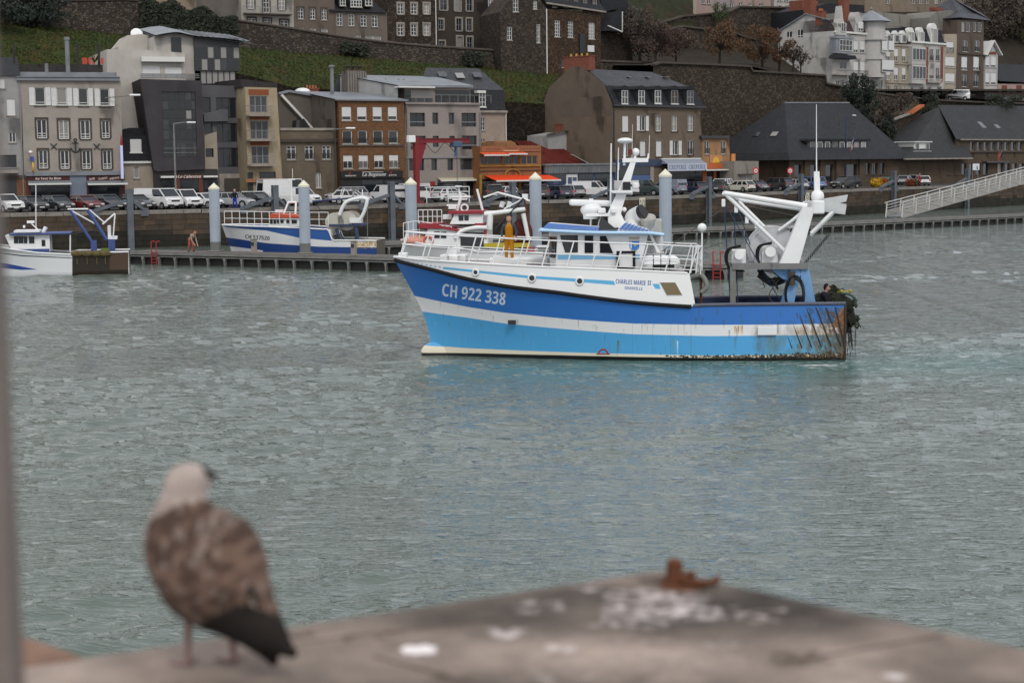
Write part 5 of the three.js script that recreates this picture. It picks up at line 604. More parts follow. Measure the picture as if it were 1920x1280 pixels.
for (const r of [[1085, 362, 1190, 452], [1085, 495, 1190, 592]]) { const [a, b, l, t] = rectOf(P, c, r, 0.8); const w = (b - a) / 2; mesh('bow', [slab([[a, l - 0.8], [b, l - 0.8], [b, t + 0.3], [a, t + 0.3]], 0, 0.75)], wht, G); win(G, P, c, [[a + 0.1, b - 0.1, l, t]], { z: 0.82, rec: 0.05, nx: 4, sill: 0, glass: M.glass }); } for (const x of [[1062, 1082], [1186, 1204], [1298, 1318]]) rectPart(G, P, c, [x[0], 350, x[1], 615], 0, 0.06, 'brick_quoin', M.chimney); mesh('cornice', span(0, P.len, H - 0.3, H, 0, 0.35), M.frameW, G); balcony(G, P, c, [1206, 590, 1312, 615], 0.6, M.frameW); mesh('rear_wing', span(0.5, P.len + 0.5, H, P.uv(...c(1200, 125), -7)[1], -12, -7), tinted(T_render, 5, lin(0.24, 0.23, 0.2)), G); }
{ const P = along(PV, 1771, 1795), G = house('beige_villa', 'slim beige villa with white blinds and a grey gable above', P, { c, outline: [[1326, null], [1420, null], [1420, 255], [1326, 255]], mat: cream, depth: 9, wins: [[c, [[1342, 312, 1396, 390]], { nx: 1, roller: 0.9, rail: 1 }], [c, [[1332, 425, 1405, 505], [1332, 548, 1405, 622]], { nx: 1, roller: 0.85 }]] }); const u = (x, y) => P.uv(...c(x, y), -3); mesh('gable', slab([u(1210, 250), u(1420, 250), u(1420, 100), u(1378, 75), u(1265, 85), u(1215, 130)], -9, -3), tinted(T_render, 5, lin(0.2, 0.19, 0.17)), G); const q = u(1320, 80); mesh('stack', span(q[0] - 1.6, q[0] + 1.2, q[1], q[1] + 0.6, -5, -3.8), M.chimney, G); }
{ const P = along(PV, 1794, 1850), G = house('brown_villa', 'tall brown villa with paired top windows under a steep slate roof', P, { c, outline: [[1412, null], [1625, null], [1622, 150], [1425, 150]], mat: render_(0.15, 0.115, 0.095), depth: 10, wins: [[c, [[1455, 165, 1478, 238], [1488, 165, 1520, 240], [1543, 165, 1566, 238], [1576, 165, 1606, 240]], { nx: 1, sill: M.stone }], [c, [[1463, 302, 1502, 388], [1555, 302, 1590, 388]], { ...O, rail: 1 }], [c, [[1454, 425, 1498, 525], [1544, 425, 1586, 525]], { ...O, roller: 0.8 }], [c, [[1456, 558, 1494, 650], [1544, 558, 1582, 650]], { ...O, rail: 1 }], [c, [[1498, 705, 1562, 760]], { nx: 1, glass: M.frameD }]] }); const H = G.pts[2][1], u = (x, y, z) => { const [a, b] = P.uv(...c(x, y), z); return V(a, b, z); }; const a = V(-0.4, H, 0.4), b = V(P.len + 0.4, H, 0.4), m = u(1375, -20, -4), e = u(1440, 95, -2), f = u(1600, 95, -2), d = V(P.len + 0.4, H, -9), g = V(-0.4, H, -9); mesh('roof', faces([[a, b, f, e], [e, f, m], [b, d, m, f], [g, a, e, m]]), slate(0.085, 0.09, 0.105), G); chimney(G, P.len - 1, H + 1, -4, 1.6, 2.2, 1, 0, M.stone); mesh('string_course', [span(0, P.len, u(1500, 400, 0).y - 0.2, u(1500, 400, 0).y, 0, 0.2)], M.stone, G); }
{ const P = along(PV, 1847, 1874), u = (x, y) => P.uv(...c(x, y)); const G = house('narrow_white_villa', 'narrow white villa with a pointed half-timbered gable', P, { c, outline: [[1628, null], [1728, null], [1728, 410], [1680, 312], [1634, 410]], mat: wht, depth: 8, wins: [[c, [[1634, 422, 1668, 505], [1676, 422, 1715, 505], [1634, 545, 1668, 635], [1676, 545, 1715, 635]], { nx: 1, roller: 0.8 }], [c, [[1664, 342, 1684, 385]], { nx: 2 }]] }); const p = u(1680, 305), q = u(1625, 415), r = u(1740, 415); mesh('roof', [beam([p[0], p[1], 0.2], [q[0], q[1], 0.2], 0.9, 0.2), beam([p[0], p[1], 0.2], [r[0], r[1], 0.2], 0.9, 0.2), slab([p, r, q], -8, -0.35)], M.frameW, G); rectPart(G, P, c, [1645, 385, 1715, 408], 0, 0.05, 'timbered_panel', M.chimney); rectPart(G, P, c, [1630, 672, 1728, 690], 0, 0.8, 'porch', M.chimney); }
{ const P = along(PV, 1872, 1965), G = house('low_pink_house', 'low pink house with brick-red shutters beside the white villa', P, { c, outline: [[1728, null], [2120, null], [2120, 628], [1728, 628]], mat: render_(0.55, 0.4, 0.36), depth: 8, wins: [[c, [[1755, 640, 1798, 692], [1865, 640, 1908, 692]], { nx: 1, roller: 1, rollerMat: M.chimney }], [c, [[1745, 722, 1818, 790], [1865, 720, 1960, 790]], { nx: 1, glass: M.glass }]] }); roofOn(G, 'roof', 0, P.len, G.pts[2][1], P.uv(...c(1800, 480), -5)[1] - G.pts[2][1], 0, -9, M.slateD, { over: 0.4 }); }
}
// ================================================================ HOUSES OF THE UPPER TOWN ALONG THE TOP
const topP = (pxL, pxR, b = 66, y0 = 12) => plane(pxL, edgeD(pxL) + b, pxR, edgeD(pxR) + b, y0);
{
const O = { nx: 2, ny: 3, sill: M.stoneL, fw: 0.07 }, wht = render_(0.5, 0.47, 0.42), rows = (xs, ys) => ys.flatMap(y => xs.map(x => [x[0], y[0], x[1], y[1]]));
{ const P = topP(262, 368), G = house('upper_house', 'plain beige house rising behind the ivy', P, { c: cM, outline: [[0, null], [410, null], [410, -60], [0, -60]], mat: render_(0.36, 0.28, 0.21) }); }
{ const P = topP(366, 452, 68), G = house('upper_house', 'plain brown house wall between the ivy and the white balcony house', P, { c: cM, outline: [[410, null], [735, null], [735, -60], [410, -60]], mat: render_(0.19, 0.17, 0.155) }); }
{ const P = topP(451, 550), G = house('upper_house', 'white house with a long grey balcony above the rampart', P, { c: cM, outline: [[735, null], [1112, null], [1112, -80], [735, -80]], mat: wht, wins: [[cM, [[782, -20, 830, 62], [895, -20, 940, 90], [1005, -20, 1052, 70]], { ...O, surround: M.stone }], [cM, [[785, 130, 840, 180], [900, 135, 950, 195], [1018, 145, 1075, 210]], { ...O, surround: M.stone }]] }); balcony(G, P, cM, [765, 45, 1105, 95], 1, M.frameG, M.stone); }
{ const P = topP(549, 627), G = house('upper_house', 'brown rendered house with three tall windows in a row', P, { c: cM, outline: [[1108, null], [1408, null], [1408, -60], [1108, -60]], mat: render_(0.19, 0.15, 0.125), wins: [[cM, [[1145, 55, 1185, 135], [1232, 58, 1270, 138], [1315, 62, 1352, 142]], { ...O, surround: M.stone }], [cM, [[1148, 200, 1192, 225], [1233, 202, 1275, 235], [1315, 206, 1360, 245]], { nx: 1, glass: M.curtain }]] }); }
{ const P = topP(626, 726), G = house('upper_house', 'grey-brown house with a slate roof and open white dormer windows', P, { c: cM, outline: [[1412, null], [1790, null], [1788, 88], [1412, 75]], mat: render_(0.21, 0.175, 0.15), wins: [[cM, [[1425, 98, 1466, 183], [1510, 102, 1552, 185], [1597, 108, 1640, 188], [1678, 108, 1720, 192]], O], [cM, [[1448, 250, 1472, 290], [1560, 255, 1600, 295], [1632, 257, 1745, 297]], { nx: 2, glass: M.curtain }]] }); const H = G.pts[2][1], t = P.uv(...cM(1500, -40))[1]; mesh('roof', faces([[[-0.3, H - 0.1, 0.4], [P.len + 0.3, H - 0.1, 0.4], [P.len - 1.2, t, -3], [-0.3, t, -3]]]), M.slateD, G); for (const [x, y, w] of [[1468, 15, 40], [1565, 25, 80], [1655, 15, 50]]) { const [a, b, l, tt] = rectOf(P, cM, [x - w / 2, y - 25, x + w / 2, y + 25], 0.2); mesh('dormer', span(a - 0.1, b + 0.1, l - 0.1, tt + 0.1, -2.5, -0.15), M.slateD, G); win(G, P, cM, [x - w / 2, y - 25, x + w / 2, y + 25], { z: 0, rec: 0.05, nx: w > 60 ? 4 : 2, ny: 2 }); } }
const stW = rubble(0.13, 0.105, 0.088, 6);
{ const P = topP(728, 822), G = house('stone_house', 'dark stone house with six pale-edged white windows', P, { c: cL, outline: [[105, null], [485, null], [485, -60], [105, -60]], mat: stW, wins: [[cL, rows([[182, 225], [284, 325], [378, 420]], [[25, 105], [178, 265]]), { ...O, surround: M.stoneL, ny: 3 }], [cL, [[205, 322, 330, 345], [385, 330, 430, 345]], { nx: 1 }]] }); mesh('drain_pipe', bar([P.len - 0.1, 0, 0.1], [P.len - 0.1, 18, 0.1], 0.07), M.frameW, G); }
{ const P = topP(819, 908, 68), G = house('dark_brown_house', 'dark brown house with pale stone window surrounds', P, { c: cL, outline: [[480, null], [825, null], [825, -60], [480, -60]], mat: render_(0.075, 0.06, 0.05), wins: [[cL, [[500, -20, 552, 75], [612, -20, 652, 82], [700, -20, 742, 82], [488, 145, 525, 222], [622, 138, 662, 230], [700, 140, 738, 232], [492, 308, 535, 352], [628, 275, 668, 360], [702, 278, 742, 366]], { ...O, ny: 2, surround: M.stoneL, frame: M.frameG }]] }); }
{ const P = topP(904, 945, 70), G = house('slim_white_house', 'slim whitish house squeezed beside the big stone house', P, { c: cL, outline: [[818, null], [985, null], [985, 92], [818, 88]], mat: wht, wins: [[cL, [[848, 105, 880, 192], [876, 250, 930, 345]], O]] }); const H = G.pts[2][1]; mesh('mansard_roof', slab([[0, H], [P.len, H], [P.len, H + 6], [0, H + 6]], -6, -0.4), M.slateD, G); win(G, P, cL, [868, -10, 904, 70], { ...O, z: -0.3, rec: 0.04 }); }
{ const P = plane(944, edgeD(944) + 55, 1026, edgeD(1026) + 54, 12), G = house('great_stone_house', 'big grey-brown stone house with a slate roof on the grass edge', P, { c: cL, outline: [[975, null], [1300, null], [1300, 60], [1130, -140], [990, 40], [945, 90]], mat: rubble(0.15, 0.125, 0.108, 5), depth: 8, wins: [[cL, [[1003, 200, 1040, 300], [1225, 180, 1252, 320], [1048, -10, 1088, 88], [1200, 5, 1228, 68]], { ...O, frame: M.frameW }]] });
const P2 = plane(1026, edgeD(1026) + 54, 1131, edgeD(1131) + 54, 12), m2 = rubble(0.17, 0.115, 0.085, 5), G2 = house('red_stone_house', 'reddish stone wing with three tall white lattice windows and dormers', P2, { c: cL, outline: [[1298, null], [1705, null], [1705, 92], [1300, 68]], mat: m2, depth: 9, wins: [[cL, [[1358, 152, 1402, 276], [1458, 160, 1500, 280], [1615, 170, 1662, 293]], { ...O, ny: 5, nx: 3 }], [cL, [[1412, 438, 1446, 505]], { nx: 2, frame: M.chimney }]] }); const H = G2.pts[2][1]; mesh('roof', faces([[[-0.3, H + 0.7, 0.4], [P2.len + 0.3, H, 0.4], [P2.len, H + 6, -4], [0, H + 6.5, -4]]]), M.slateD, G2); mesh('gutter', beam([-0.2, H + 0.75, 0.35], [P2.len + 0.3, H + 0.05, 0.35], 0.25, 0.2), M.stoneL, G2); for (const x of [1370, 1458, 1532, 1600, 1672]) { const [a, b, l, t] = rectOf(P2, cL, [x - 14, -10, x + 14, 55], -0.3); mesh('dormer', span(a - 0.15, b + 0.15, l - 0.1, t, -3, -0.5), M.slateD, G2); win(G2, P2, cL, [x - 14, -10, x + 14, 52], { z: -0.3, rec: 0.05, nx: 2, ny: 2, sill: M.stoneL, frame: M.stoneL }); } mesh('drain_pipe', bar([0, 0, 0.15], [0, H, 0.15], 0.08), M.frameW, G2); rectPart(G2, P2, cL, [1610, 340, 1658, 388], 0, 0.1, 'notice_board', M.shutterW); rectPart(G2, P2, cL, [1550, 250, 1590, 400], 0, 0.25, 'iron_shaft', M.iron); }
{ const P = plane(1128, edgeD(1128) + 60, 1195, edgeD(1195) + 62, 12), u = (x, y) => P.uv(...cK(x, y)); const G = house('hooded_house', 'dark stone house with a slate hood over its doorway', P, { c: cK, outline: [[20, null], [290, null], [290, 130], [215, 140], [170, 75], [130, 140], [20, 90]], mat: rubble(0.1, 0.08, 0.065, 5), depth: 8, wins: [[cK, [[165, 205, 188, 270]], { nx: 1, frame: M.frameD }]] }); mesh('roof', [slab([u(215, 135), u(298, 128), u(240, -40), u(20, -40), u(70, 95), u(170, 72)], -4, -0.2)], M.slateD, G); const a = u(70, 100), b = u(135, 100), d = u(135, 265), e = u(20, 215); mesh('hood', [slab([a, b, d, [e[0], d[1]]], 0, 1.5)], M.slateD, G); mesh('hood_edge', [beam([b[0], b[1], 1.5], [d[0], d[1], 1.5], 0.15, 0.15), beam([e[0], e[1], 1.5], [d[0], d[1], 1.5], 0.15, 0.15)], M.frameW, G); }
// row right of it, only the foot of each house shows
const rowC = [[235, 445, [0.46, 0.37, 0.3], 'beige house foot above the bare shrubs', [[440, -40, 465, 90], [485, 20, 498, 90]]], [445, 700, [0.42, 0.33, 0.25], 'tan house with tall shuttered windows above the terrace', [[525, -20, 545, 60], [570, -10, 600, 80], [630, -10, 660, 80]]], [700, 812, [0.52, 0.46, 0.36], 'cream house with dark lattice windows', [[708, -20, 735, 50], [752, -20, 780, 52], [708, 90, 742, 105], [755, 95, 785, 108]]], [812, 945, [0.5, 0.36, 0.33], 'pink house with flower boxes', [[855, -10, 885, 32], [900, -10, 928, 35]]], [945, 1130, [0.4, 0.33, 0.33], 'mauve house with white doors', [[965, 20, 998, 85], [1030, 20, 1060, 80], [1090, 22, 1118, 80]]], [1130, 1420, [0.46, 0.34, 0.3], 'long dusky pink house above the upper wall', [[1160, 20, 1195, 42], [1238, 24, 1270, 46], [1325, 28, 1365, 50]]], [1450, 1712, [0.56, 0.54, 0.5], 'white house beside the red roof', [[1475, -20, 1515, 10], [1530, -15, 1570, 12], [1475, 45, 1510, 60], [1540, 45, 1575, 60]]]];
for (const [x0, x1, m, l, w] of rowC) { const pl = 1120 + x0 / 4.3636, pr = 1120 + x1 / 4.3636, P = topP(pl, pr, 104, 14); house('hilltop_house', l, P, { c: cK, outline: [[x0, null], [x1, null], [x1, -70], [x0, -70]], mat: render_(...m), depth: 8, wins: [[cK, w, { nx: 2, sill: M.stone }]] }); }
{ const P = plane(1500, edgeD(1500) + 84, 1625, edgeD(1625) + 84, 15), G = house('slate_villa', 'dark slate-clad villa with brick chimneys behind the white villa', P, { c: cJ, outline: [[275, null], [725, null], [725, 38], [590, 30], [440, 25], [275, 75]], mat: M.slateD, depth: 8, wins: [[cJ, [[585, 70, 608, 118]], { nx: 1 }]] }); const r = rectOf(P, cJ, [295, 0, 410, 40]); mesh('red_roof', span(r[0], r[1], r[2] - 2, r[3], -4, -1), M.chimney, G); }
{ const P = plane(1590, edgeD(1590) + 112, 1960, edgeD(1960) + 112, 15), W = []; for (const x of [890, 1075, 1130, 1180, 1250, 1295, 1475, 1615, 1830]) W.push([x, -15, x + 28, 28]); const G = house('hilltop_terrace', 'tan terrace house with white windows high behind the villas', P, { c: cJ, outline: [[730, null], [1980, null], [1980, -60], [730, -60]], mat: render_(0.3, 0.24, 0.18), depth: 8, wins: [[cJ, W, O]] }); }
}

// ================================================================ HARBOUR: pontoons, piles, posts, gangway
const galv = tinted(T_coarse, 2, lin(0.23, 0.23, 0.22), 0.6), deckM = tinted(T_asph, 2, lin(0.13, 0.125, 0.12), 0.9), tarM = std(lin(0.012, 0.012, 0.012), 0.7);
function pontoon(label, a, b, w = 3) {
const P = planeOf(a, b, 0), G = thing('floating_pontoon', label, 'pontoon', P.a, P.turn), L = P.len;
mesh('floats', span(0, L, -0.5, 0.62, -w + 0.25, -0.32), tarM, G); mesh('edge_beam', [span(0, L, 0.74, 0.9, -0.1, 0), span(0, L, 0.58, 0.66, -0.2, -0.06), span(0, 0.1, 0.3, 0.9, -w, -0.11)], galv, G);
const n = Math.round(L / 2.4), planks = tinted(T_render, 2, lin(0.16, 0.15, 0.14), 0.9); for (let k = 0; k < n; k++) mesh('deck_panel', span(k * L / n + 0.02, (k + 1) * L / n - 0.02, 0.8, 0.95, -w, -0.12), planks, G);
const m = Math.round(L / 1.6); for (let k = 0; k <= m; k++) { const x = clamp(k * L / m, 0.1, L - 0.1); mesh('bracket', [slab([[x - 0.15, 0.6], [x + 0.15, 0.6], [x + 0.06, 0.3], [x + 0.05, -0.2], [x - 0.05, -0.2], [x - 0.06, 0.3]], -0.3, -0.06)], galv, G); }
G.P = P; return G;
}
const pontA = pontoon('long floating pontoon lined with dark floats in front of the moored trawler', onY(236, 494.5, 0), onY(1362, 525, 0)), pontB = pontoon('far floating pontoon reached by the white gangway', onY(700, 478, 0), onY(2000, 414, 0));
const ladderAt = (label, P, px, z) => { const x = P.uv(px, 480, z)[0], G = thing('boarding_ladder', label, 'ladder', P.a.clone().addScaledVector(P.u, x).addScaledVector(P.n, z), P.turn), r = std(lin(0.3, 0.022, 0.025), 0.6); for (const s of [-0.25, 0.25]) mesh('rail', [bar([s, -0.3, 0.06], [s, 1.75, 0.06], 0.04), bar([s, 1.75, 0.06], [s, 1.75, -0.35], 0.04)], r, G); for (let k = 0; k < 5; k++) mesh('rung', bar([-0.25, -0.1 + k * 0.26, 0.06], [0.25, -0.1 + k * 0.26, 0.06], 0.03), r, G); };
ladderAt('red steel ladder at the left end of the long pontoon', pontA.P, 289, 0.02); ladderAt('red steel ladder at the pontoon end behind the blue trawler', pontA.P, 1345, 0.02);
for (const [px, l] of [[476, 'grey service post on the pontoon below the painted boat number'], [663, 'grey service post on the pontoon by the rusty stern']]) { const x = pontA.P.uv(px, 470, -0.8)[0], G = thing('service_post', l, 'post', pontA.P.a.clone().addScaledVector(pontA.P.u, x).addScaledVector(pontA.P.n, -0.8).setY(0.95), pontA.P.turn); mesh('column', rbox(0.36, 1.0, 0.3, 0.04, 0, 0.5, 0), M.stoneL, G); mesh('socket_cover', span(-0.12, 0.12, 0.6, 0.85, 0.15, 0.19), M.frameD, G); mesh('cap', rbox(0.42, 0.1, 0.36, 0.03, 0, 1.04, 0), galv, G); }
{ // mooring piles
const pm = tinted(T_metal, 4, lin(0.345, 0.4, 0.475), 0.45), cap = tinted(T_metal, 2, lin(0.72, 0.7, 0.56), 0.55), wet = tinted(T_render, 2.2, lin(0.17, 0.175, 0.17), 0.7);
for (const [px, tip, l] of [[404, 343, 'pale blue steel mooring pile at the bow of the numbered trawler'], [572, 338, 'pale blue steel mooring pile in front of the numbered trawler'], [772, 333, 'pale blue steel mooring pile beside the red crane'], [1005, 323, 'pale blue steel mooring pile in front of the red awning'], [1248, 317, 'pale blue steel mooring pile behind the blue trawler wheelhouse']]) {
const x = pontA.P.uv(px, 470, -2.3)[0], f = pontA.P.a.clone().addScaledVector(pontA.P.u, x).addScaledVector(pontA.P.n, -2.3), G = thing('mooring_pile', l, 'pile', f, 0, 'mooring piles along the pontoon'), top = at(px, tip, -f.z).y; const R = 0.4;
mesh('shaft', [cyl(R, R, top - 0.42 - 1.7, 0, 1.7, 0, 28)], pm, G); mesh('tide_stained_foot', cyl(R * 1.004, R * 1.004, 3.2, 0, -1.5, 0, 28), wet, G); mesh('cap', [cyl(R * 1.06, R * 1.06, 0.14, 0, top - 0.5, 0, 28), new THREE.ConeGeometry(R * 1.06, 0.4, 28).translate(0, top - 0.17, 0)], cap, G); mesh('pile_guide', new THREE.TorusGeometry(R + 0.1, 0.06, 6, 20).rotateX(Math.PI / 2).translate(0, 1.0, 0), galv, G);
}
}
{ // fender posts on the quay wall with their brackets
const pm = tinted(T_coarse, 3, lin(0.13, 0.15, 0.18), 0.6), names = ['opposite the dark parked cars', 'beside the cream flats', 'beside the lowest white hatchback', 'below the red awnings', 'left of the number ten', 'in front of the apricot house', 'left of the number nine', 'beside the heap of nets', 'behind the gangway'];
[[242, 354], [512, 347], [730, 340], [957, 340], [1140, 335], [1324, 331], [1497, 326], [1672, 320], [1810, 316]].forEach(([px, top], i) => { const f = edgeAt(px), t = at(px, top, -f.z).y, a = edgeAt(px - 20), b = edgeAt(px + 20), d = b.sub(a).normalize(), G = thing('fender_post', 'dark grey steel fender post on the quay wall ' + names[i], 'post', V(f.x, 0, f.z), Math.atan2(-d.z, d.x), 'fender posts along the quay wall');
mesh('shaft', [span(-0.27, 0.27, -1, t, 0.14, 0.22), span(-0.27, 0.27, -1, t, 0.6, 0.68), span(-0.06, 0.06, -1, t, 0.22, 0.6)], pm, G); mesh('bracket', [beam([-0.3, QUAY + 0.95, 0.45], [-3.1, QUAY + 0.1, 0.1], 0.28, 0.3), beam([0.3, QUAY + 0.85, 0.45], [1.3, QUAY + 0.1, 0.05], 0.24, 0.26), span(-3.5, -2.7, QUAY - 0.5, QUAY + 0.2, 0.06, 0.16), span(1.0, 1.7, QUAY - 0.5, QUAY + 0.2, 0.06, 0.16)], pm, G); });
}
const onQuay = (px, back) => { const f = edgeAt(px), a = edgeAt(px - 15), b = edgeAt(px + 15), d = b.sub(a).normalize(); return { p: f.clone().add(V(d.z, 0, -d.x).multiplyScalar(back)), turn: Math.atan2(-d.z, d.x), d }; };
for (const [px, w, h, cy, t, l] of [[1203, 1.1, 1.4, 382, '10', 'white berth board with the number ten behind the trawler wheelhouse'], [1513, 1.05, 1.35, 371, '9', 'white berth board with the number nine left of the trawler gantry']]) { const q = onQuay(px, -0.06), y = at(px, cy, -q.p.z).y, G = thing('berth_number', l, 'sign', V(q.p.x, y, q.p.z), q.turn); board(G, 'plate', w, h, 0.05, -w / 2, -h / 2, 0, words(t, '#2a2723', '#c2bcae', '', 'sans-serif', 0.85), 90, M.stoneL); }
{ // gangway
const al = tinted(T_metal, 2, lin(0.5, 0.5, 0.48), 0.5), a = onY(1690, 407, 0.95), b = at(1965, 330, 235), d = b.clone().sub(a), L = d.length(), G = thing('gangway', 'long white aluminium gangway sloping down to the far pontoon', 'gangway', a), hd = Math.atan2(-d.z, d.x); G.rotation.order = 'YZX'; G.rotation.set(0, hd, Math.asin(d.y / L));
mesh('walkway', span(0, L, 0, 0.1, -1.7, 0.05), M.steel, G); const n = 13; for (const z of [0.1, -1.75]) { mesh('side_girder', [span(0, L, 0.0, 0.72, z - 0.03, z + 0.03), span(0, L, -0.1, 0.02, z - 0.1, z + 0.1)], tinted(T_metal, 2, lin(0.33, 0.32, 0.3), 0.6), G); mesh('handrail', [bar([-0.2, 1.6, z], [L, 1.6, z], 0.06), bar([0.1, 1.28, z], [L, 1.28, z], 0.045), bar([0.2, 0.95, z], [L, 0.95, z], 0.035)], al, G); for (let k = 0; k <= n; k++) { const x = k * L / n; mesh('strut', [beam([x - 0.2, 0, z + 0.08], [Math.min(L, x + 0.35), 1.6, z + 0.02], 0.11, 0.11), beam([Math.min(L, x + 0.35), 0.75, z + 0.05], [Math.min(L, x + L / n - 0.2), 0.02, z + 0.05], 0.05, 0.06)], k % 1 ? galv : al, G); } }
const H = thing('gangway_landing', 'raised steel landing on a round pile at the top of the gangway', 'platform', V(b.x, 0, b.z), hd); mesh('platform', span(-0.5, 6, b.y - 0.5, b.y + 0.05, -2.4, 0.4), galv, H); mesh('pile', cyl(0.55, 0.55, b.y + 0.5, -3.2, -1, -0.6, 24), tinted(T_metal, 3, lin(0.33, 0.33, 0.4), 0.5), H); mesh('cross_head', span(-4, 0.5, b.y - 0.9, b.y - 0.5, -1.1, 0), galv, H); const g = []; for (const z of [0.35, -2.35]) { g.push(span(-0.5, 6, b.y + 1.1, b.y + 1.2, z, z + 0.08), span(-0.5, 6, b.y + 0.6, b.y + 0.65, z, z + 0.06)); for (let x = -0.5; x <= 6; x += 1.3) g.push(span(x, x + 0.08, b.y, b.y + 1.2, z, z + 0.07)); } mesh('railing', g, al, H);
}
{ // red davit crane on the quay edge
const q = onQuay(785, 1.5), P = planeOf(q.p.clone(), q.p.clone().add(q.d), QUAY), red = tinted(T_metal, 2, lin(0.2, 0.012, 0.018), 0.5), G = thing('quay_crane', 'dark red davit crane with a horizontal jib on the quay edge', 'crane', P.a, P.turn), v = (x, y) => P.uv(...cE(x, y));
const [x0, y0] = v(440, 680), [x1] = v(882, 680), c = x0; mesh('column', [span(c - 0.24, c + 0.24, 0, y0 + 0.4, -0.24, 0.24), span(c - 0.6, c + 0.6, 0, 0.15, -0.6, 0.6)], red, G); mesh('jib', [span(c - 0.4, x1, y0 - 0.14, y0 + 0.2, -0.06, 0.06), span(c - 0.4, x1, y0 + 0.2, y0 + 0.27, -0.16, 0.16), span(c - 0.4, x1, y0 - 0.21, y0 - 0.14, -0.16, 0.16), slab([[c + 0.3, y0 - 0.2], [c + 0.3, y0 - 3], [c + 1.2, y0 - 0.2]], -0.08, 0.08)], red, G);
const [hx, hy] = v(778, 715); mesh('hoist', [rbox(1.1, 0.6, 0.6, 0.1, hx, hy + 0.1, 0), cyl(0.18, 0.18, 1.2, hx - 0.1, hy - 1.2, 0)], std(lin(0.05, 0.09, 0.16), 0.5), G); mesh('hoist_cable', bar([hx, hy - 1.2, 0], [hx, hy - 5, 0], 0.025), M.iron, G); mesh('control_box', rbox(0.8, 0.7, 0.5, 0.05, c - 0.7, y0 + 0.2, 0.2), M.white, G); mesh('feed_cable', [tube([[c + 1, y0 - 0.2, 0.15], [c + 2.2, y0 - 1.2, 0.15], [c + 3.4, y0 - 0.2, 0.15], [c + 4.6, y0 - 1.1, 0.15], [hx - 0.3, y0 - 0.2, 0.15]], 0.03, 40, 5)], M.rubber, G);
const R = thing('quay_railing', 'white tubular railing beside the red crane', 'railing', P.a, P.turn), g = []; for (const y of [0.55, 1.1, 1.6]) g.push(bar([c + 0.6, y, 0.6], [c + 6, y, 0.6], 0.04)); for (let x = c + 0.8; x < c + 6.2; x += 2.6) g.push(bar([x, 0, 0.6], [x, 1.6, 0.6], 0.045)); mesh('rails', g, M.white, R);
}
// lamp posts, road signs
for (const [px, top, back, l, arm] of [[397, 231, 12, 'slim grey lamp post in front of the grey flats', 1], [1354, 240, 14, 'slim grey lamp post in front of the apricot house', 0], [1726, 216, 12, 'dark blue lamp post in front of the stone hall', 1]]) { const q = onQuay(px, back), h = at(px, top, -q.p.z).y - QUAY, m = px > 1700 ? std(lin(0.02, 0.03, 0.09), 0.5) : galv, G = thing('lamp_post', l, 'street lamp', q.p, q.turn); mesh('pole', [bar([0, 0, 0], [0, h, 0], 0.11, 0.07, 10), cyl(0.18, 0.14, 0.8, 0, 0, 0, 12)], m, G); if (arm) mesh('arm', bar([0, h, 0], [1.3, h + 0.15, 0.2], 0.05), m, G); mesh('lantern', rbox(0.9, 0.16, 0.3, 0.07, arm ? 1.7 : 0.3, h + 0.12, arm ? 0.25 : 0), M.white, G); }
for (const [P, c, x, y, l] of [[front(200, 232, 20), cB, 795, 187, 'lamp bracket with a white head on the white block wall'], [front(600, 640, 21), cD, 655, 600, 'lamp bracket with a white head on the brick building corner']]) { const [a, b] = P.uv(...c(x, y), 2), G = thing('wall_lamp', l, 'street lamp', P.a, P.turn); mesh('arm', [bar([a - 2.6, b - 0.2, 0.05], [a - 0.2, b, 1.8], 0.05)], galv, G); mesh('lantern', rbox(1.1, 0.2, 0.36, 0.08, a + 0.2, b + 0.02, 2), M.white, G); }
for (const [px, cy, l] of [[1503.5, 319, 'round red and white road sign left of the trawler mast'], [1567, 319, 'round red and white road sign right of the trawler mast']]) { const q = onQuay(px, 7), y = at(px, cy, -q.p.z).y - QUAY, G = thing('road_sign', l, 'sign', q.p, 0.2); mesh('pole', bar([0, 0, 0], [0, y + 0.3, 0], 0.04), galv, G); mesh('disc', new THREE.CylinderGeometry(0.43, 0.43, 0.04, 28).rotateX(Math.PI / 2).translate(0, y, 0.06), std(lin(0.45, 0.02, 0.03), 0.5), G); mesh('field', new THREE.CylinderGeometry(0.27, 0.27, 0.01, 24).rotateX(Math.PI / 2).translate(0, y, 0.087), M.frameW, G); mesh('arrow', [box(0.3, 0.09, 0.01, 0, y, 0.1), new THREE.ConeGeometry(0.1, 0.14, 3).rotateZ(Math.PI / 2).translate(-0.14, y, 0.1)], std(lin(0.35, 0.03, 0.04), 0.5), G); }
{ const q = onQuay(1830, 9), P = planeOf(q.p.clone(), q.p.clone().add(q.d), QUAY), [a, b, l, t] = rectOf(P, cI, [1058, 648, 1118, 705]), G = thing('notice_panel', 'white square notice with a crane symbol on a post by the stone hall', 'sign', P.a, P.turn); mesh('posts', [bar([a + 0.2, 0, 0], [a + 0.2, t, 0], 0.06), bar([b - 0.2, 0, 0], [b - 0.2, t, 0], 0.06)], galv, G); board(G, 'panel', b - a, t - l, 0.06, a, l, 0.06, (x, W, H) => { x.fillStyle = '#cfd2d6'; x.fillRect(0, 0, W, H); x.fillStyle = '#1c1e24'; x.fillRect(W * 0.66, H * 0.38, W * 0.1, H * 0.5); x.fillRect(W * 0.5, H * 0.44, W * 0.26, H * 0.08); x.fillRect(W * 0.52, H * 0.66, W * 0.24, H * 0.07); x.fillRect(W * 0.56, H * 0.82, W * 0.28, H * 0.08); }, 50); }
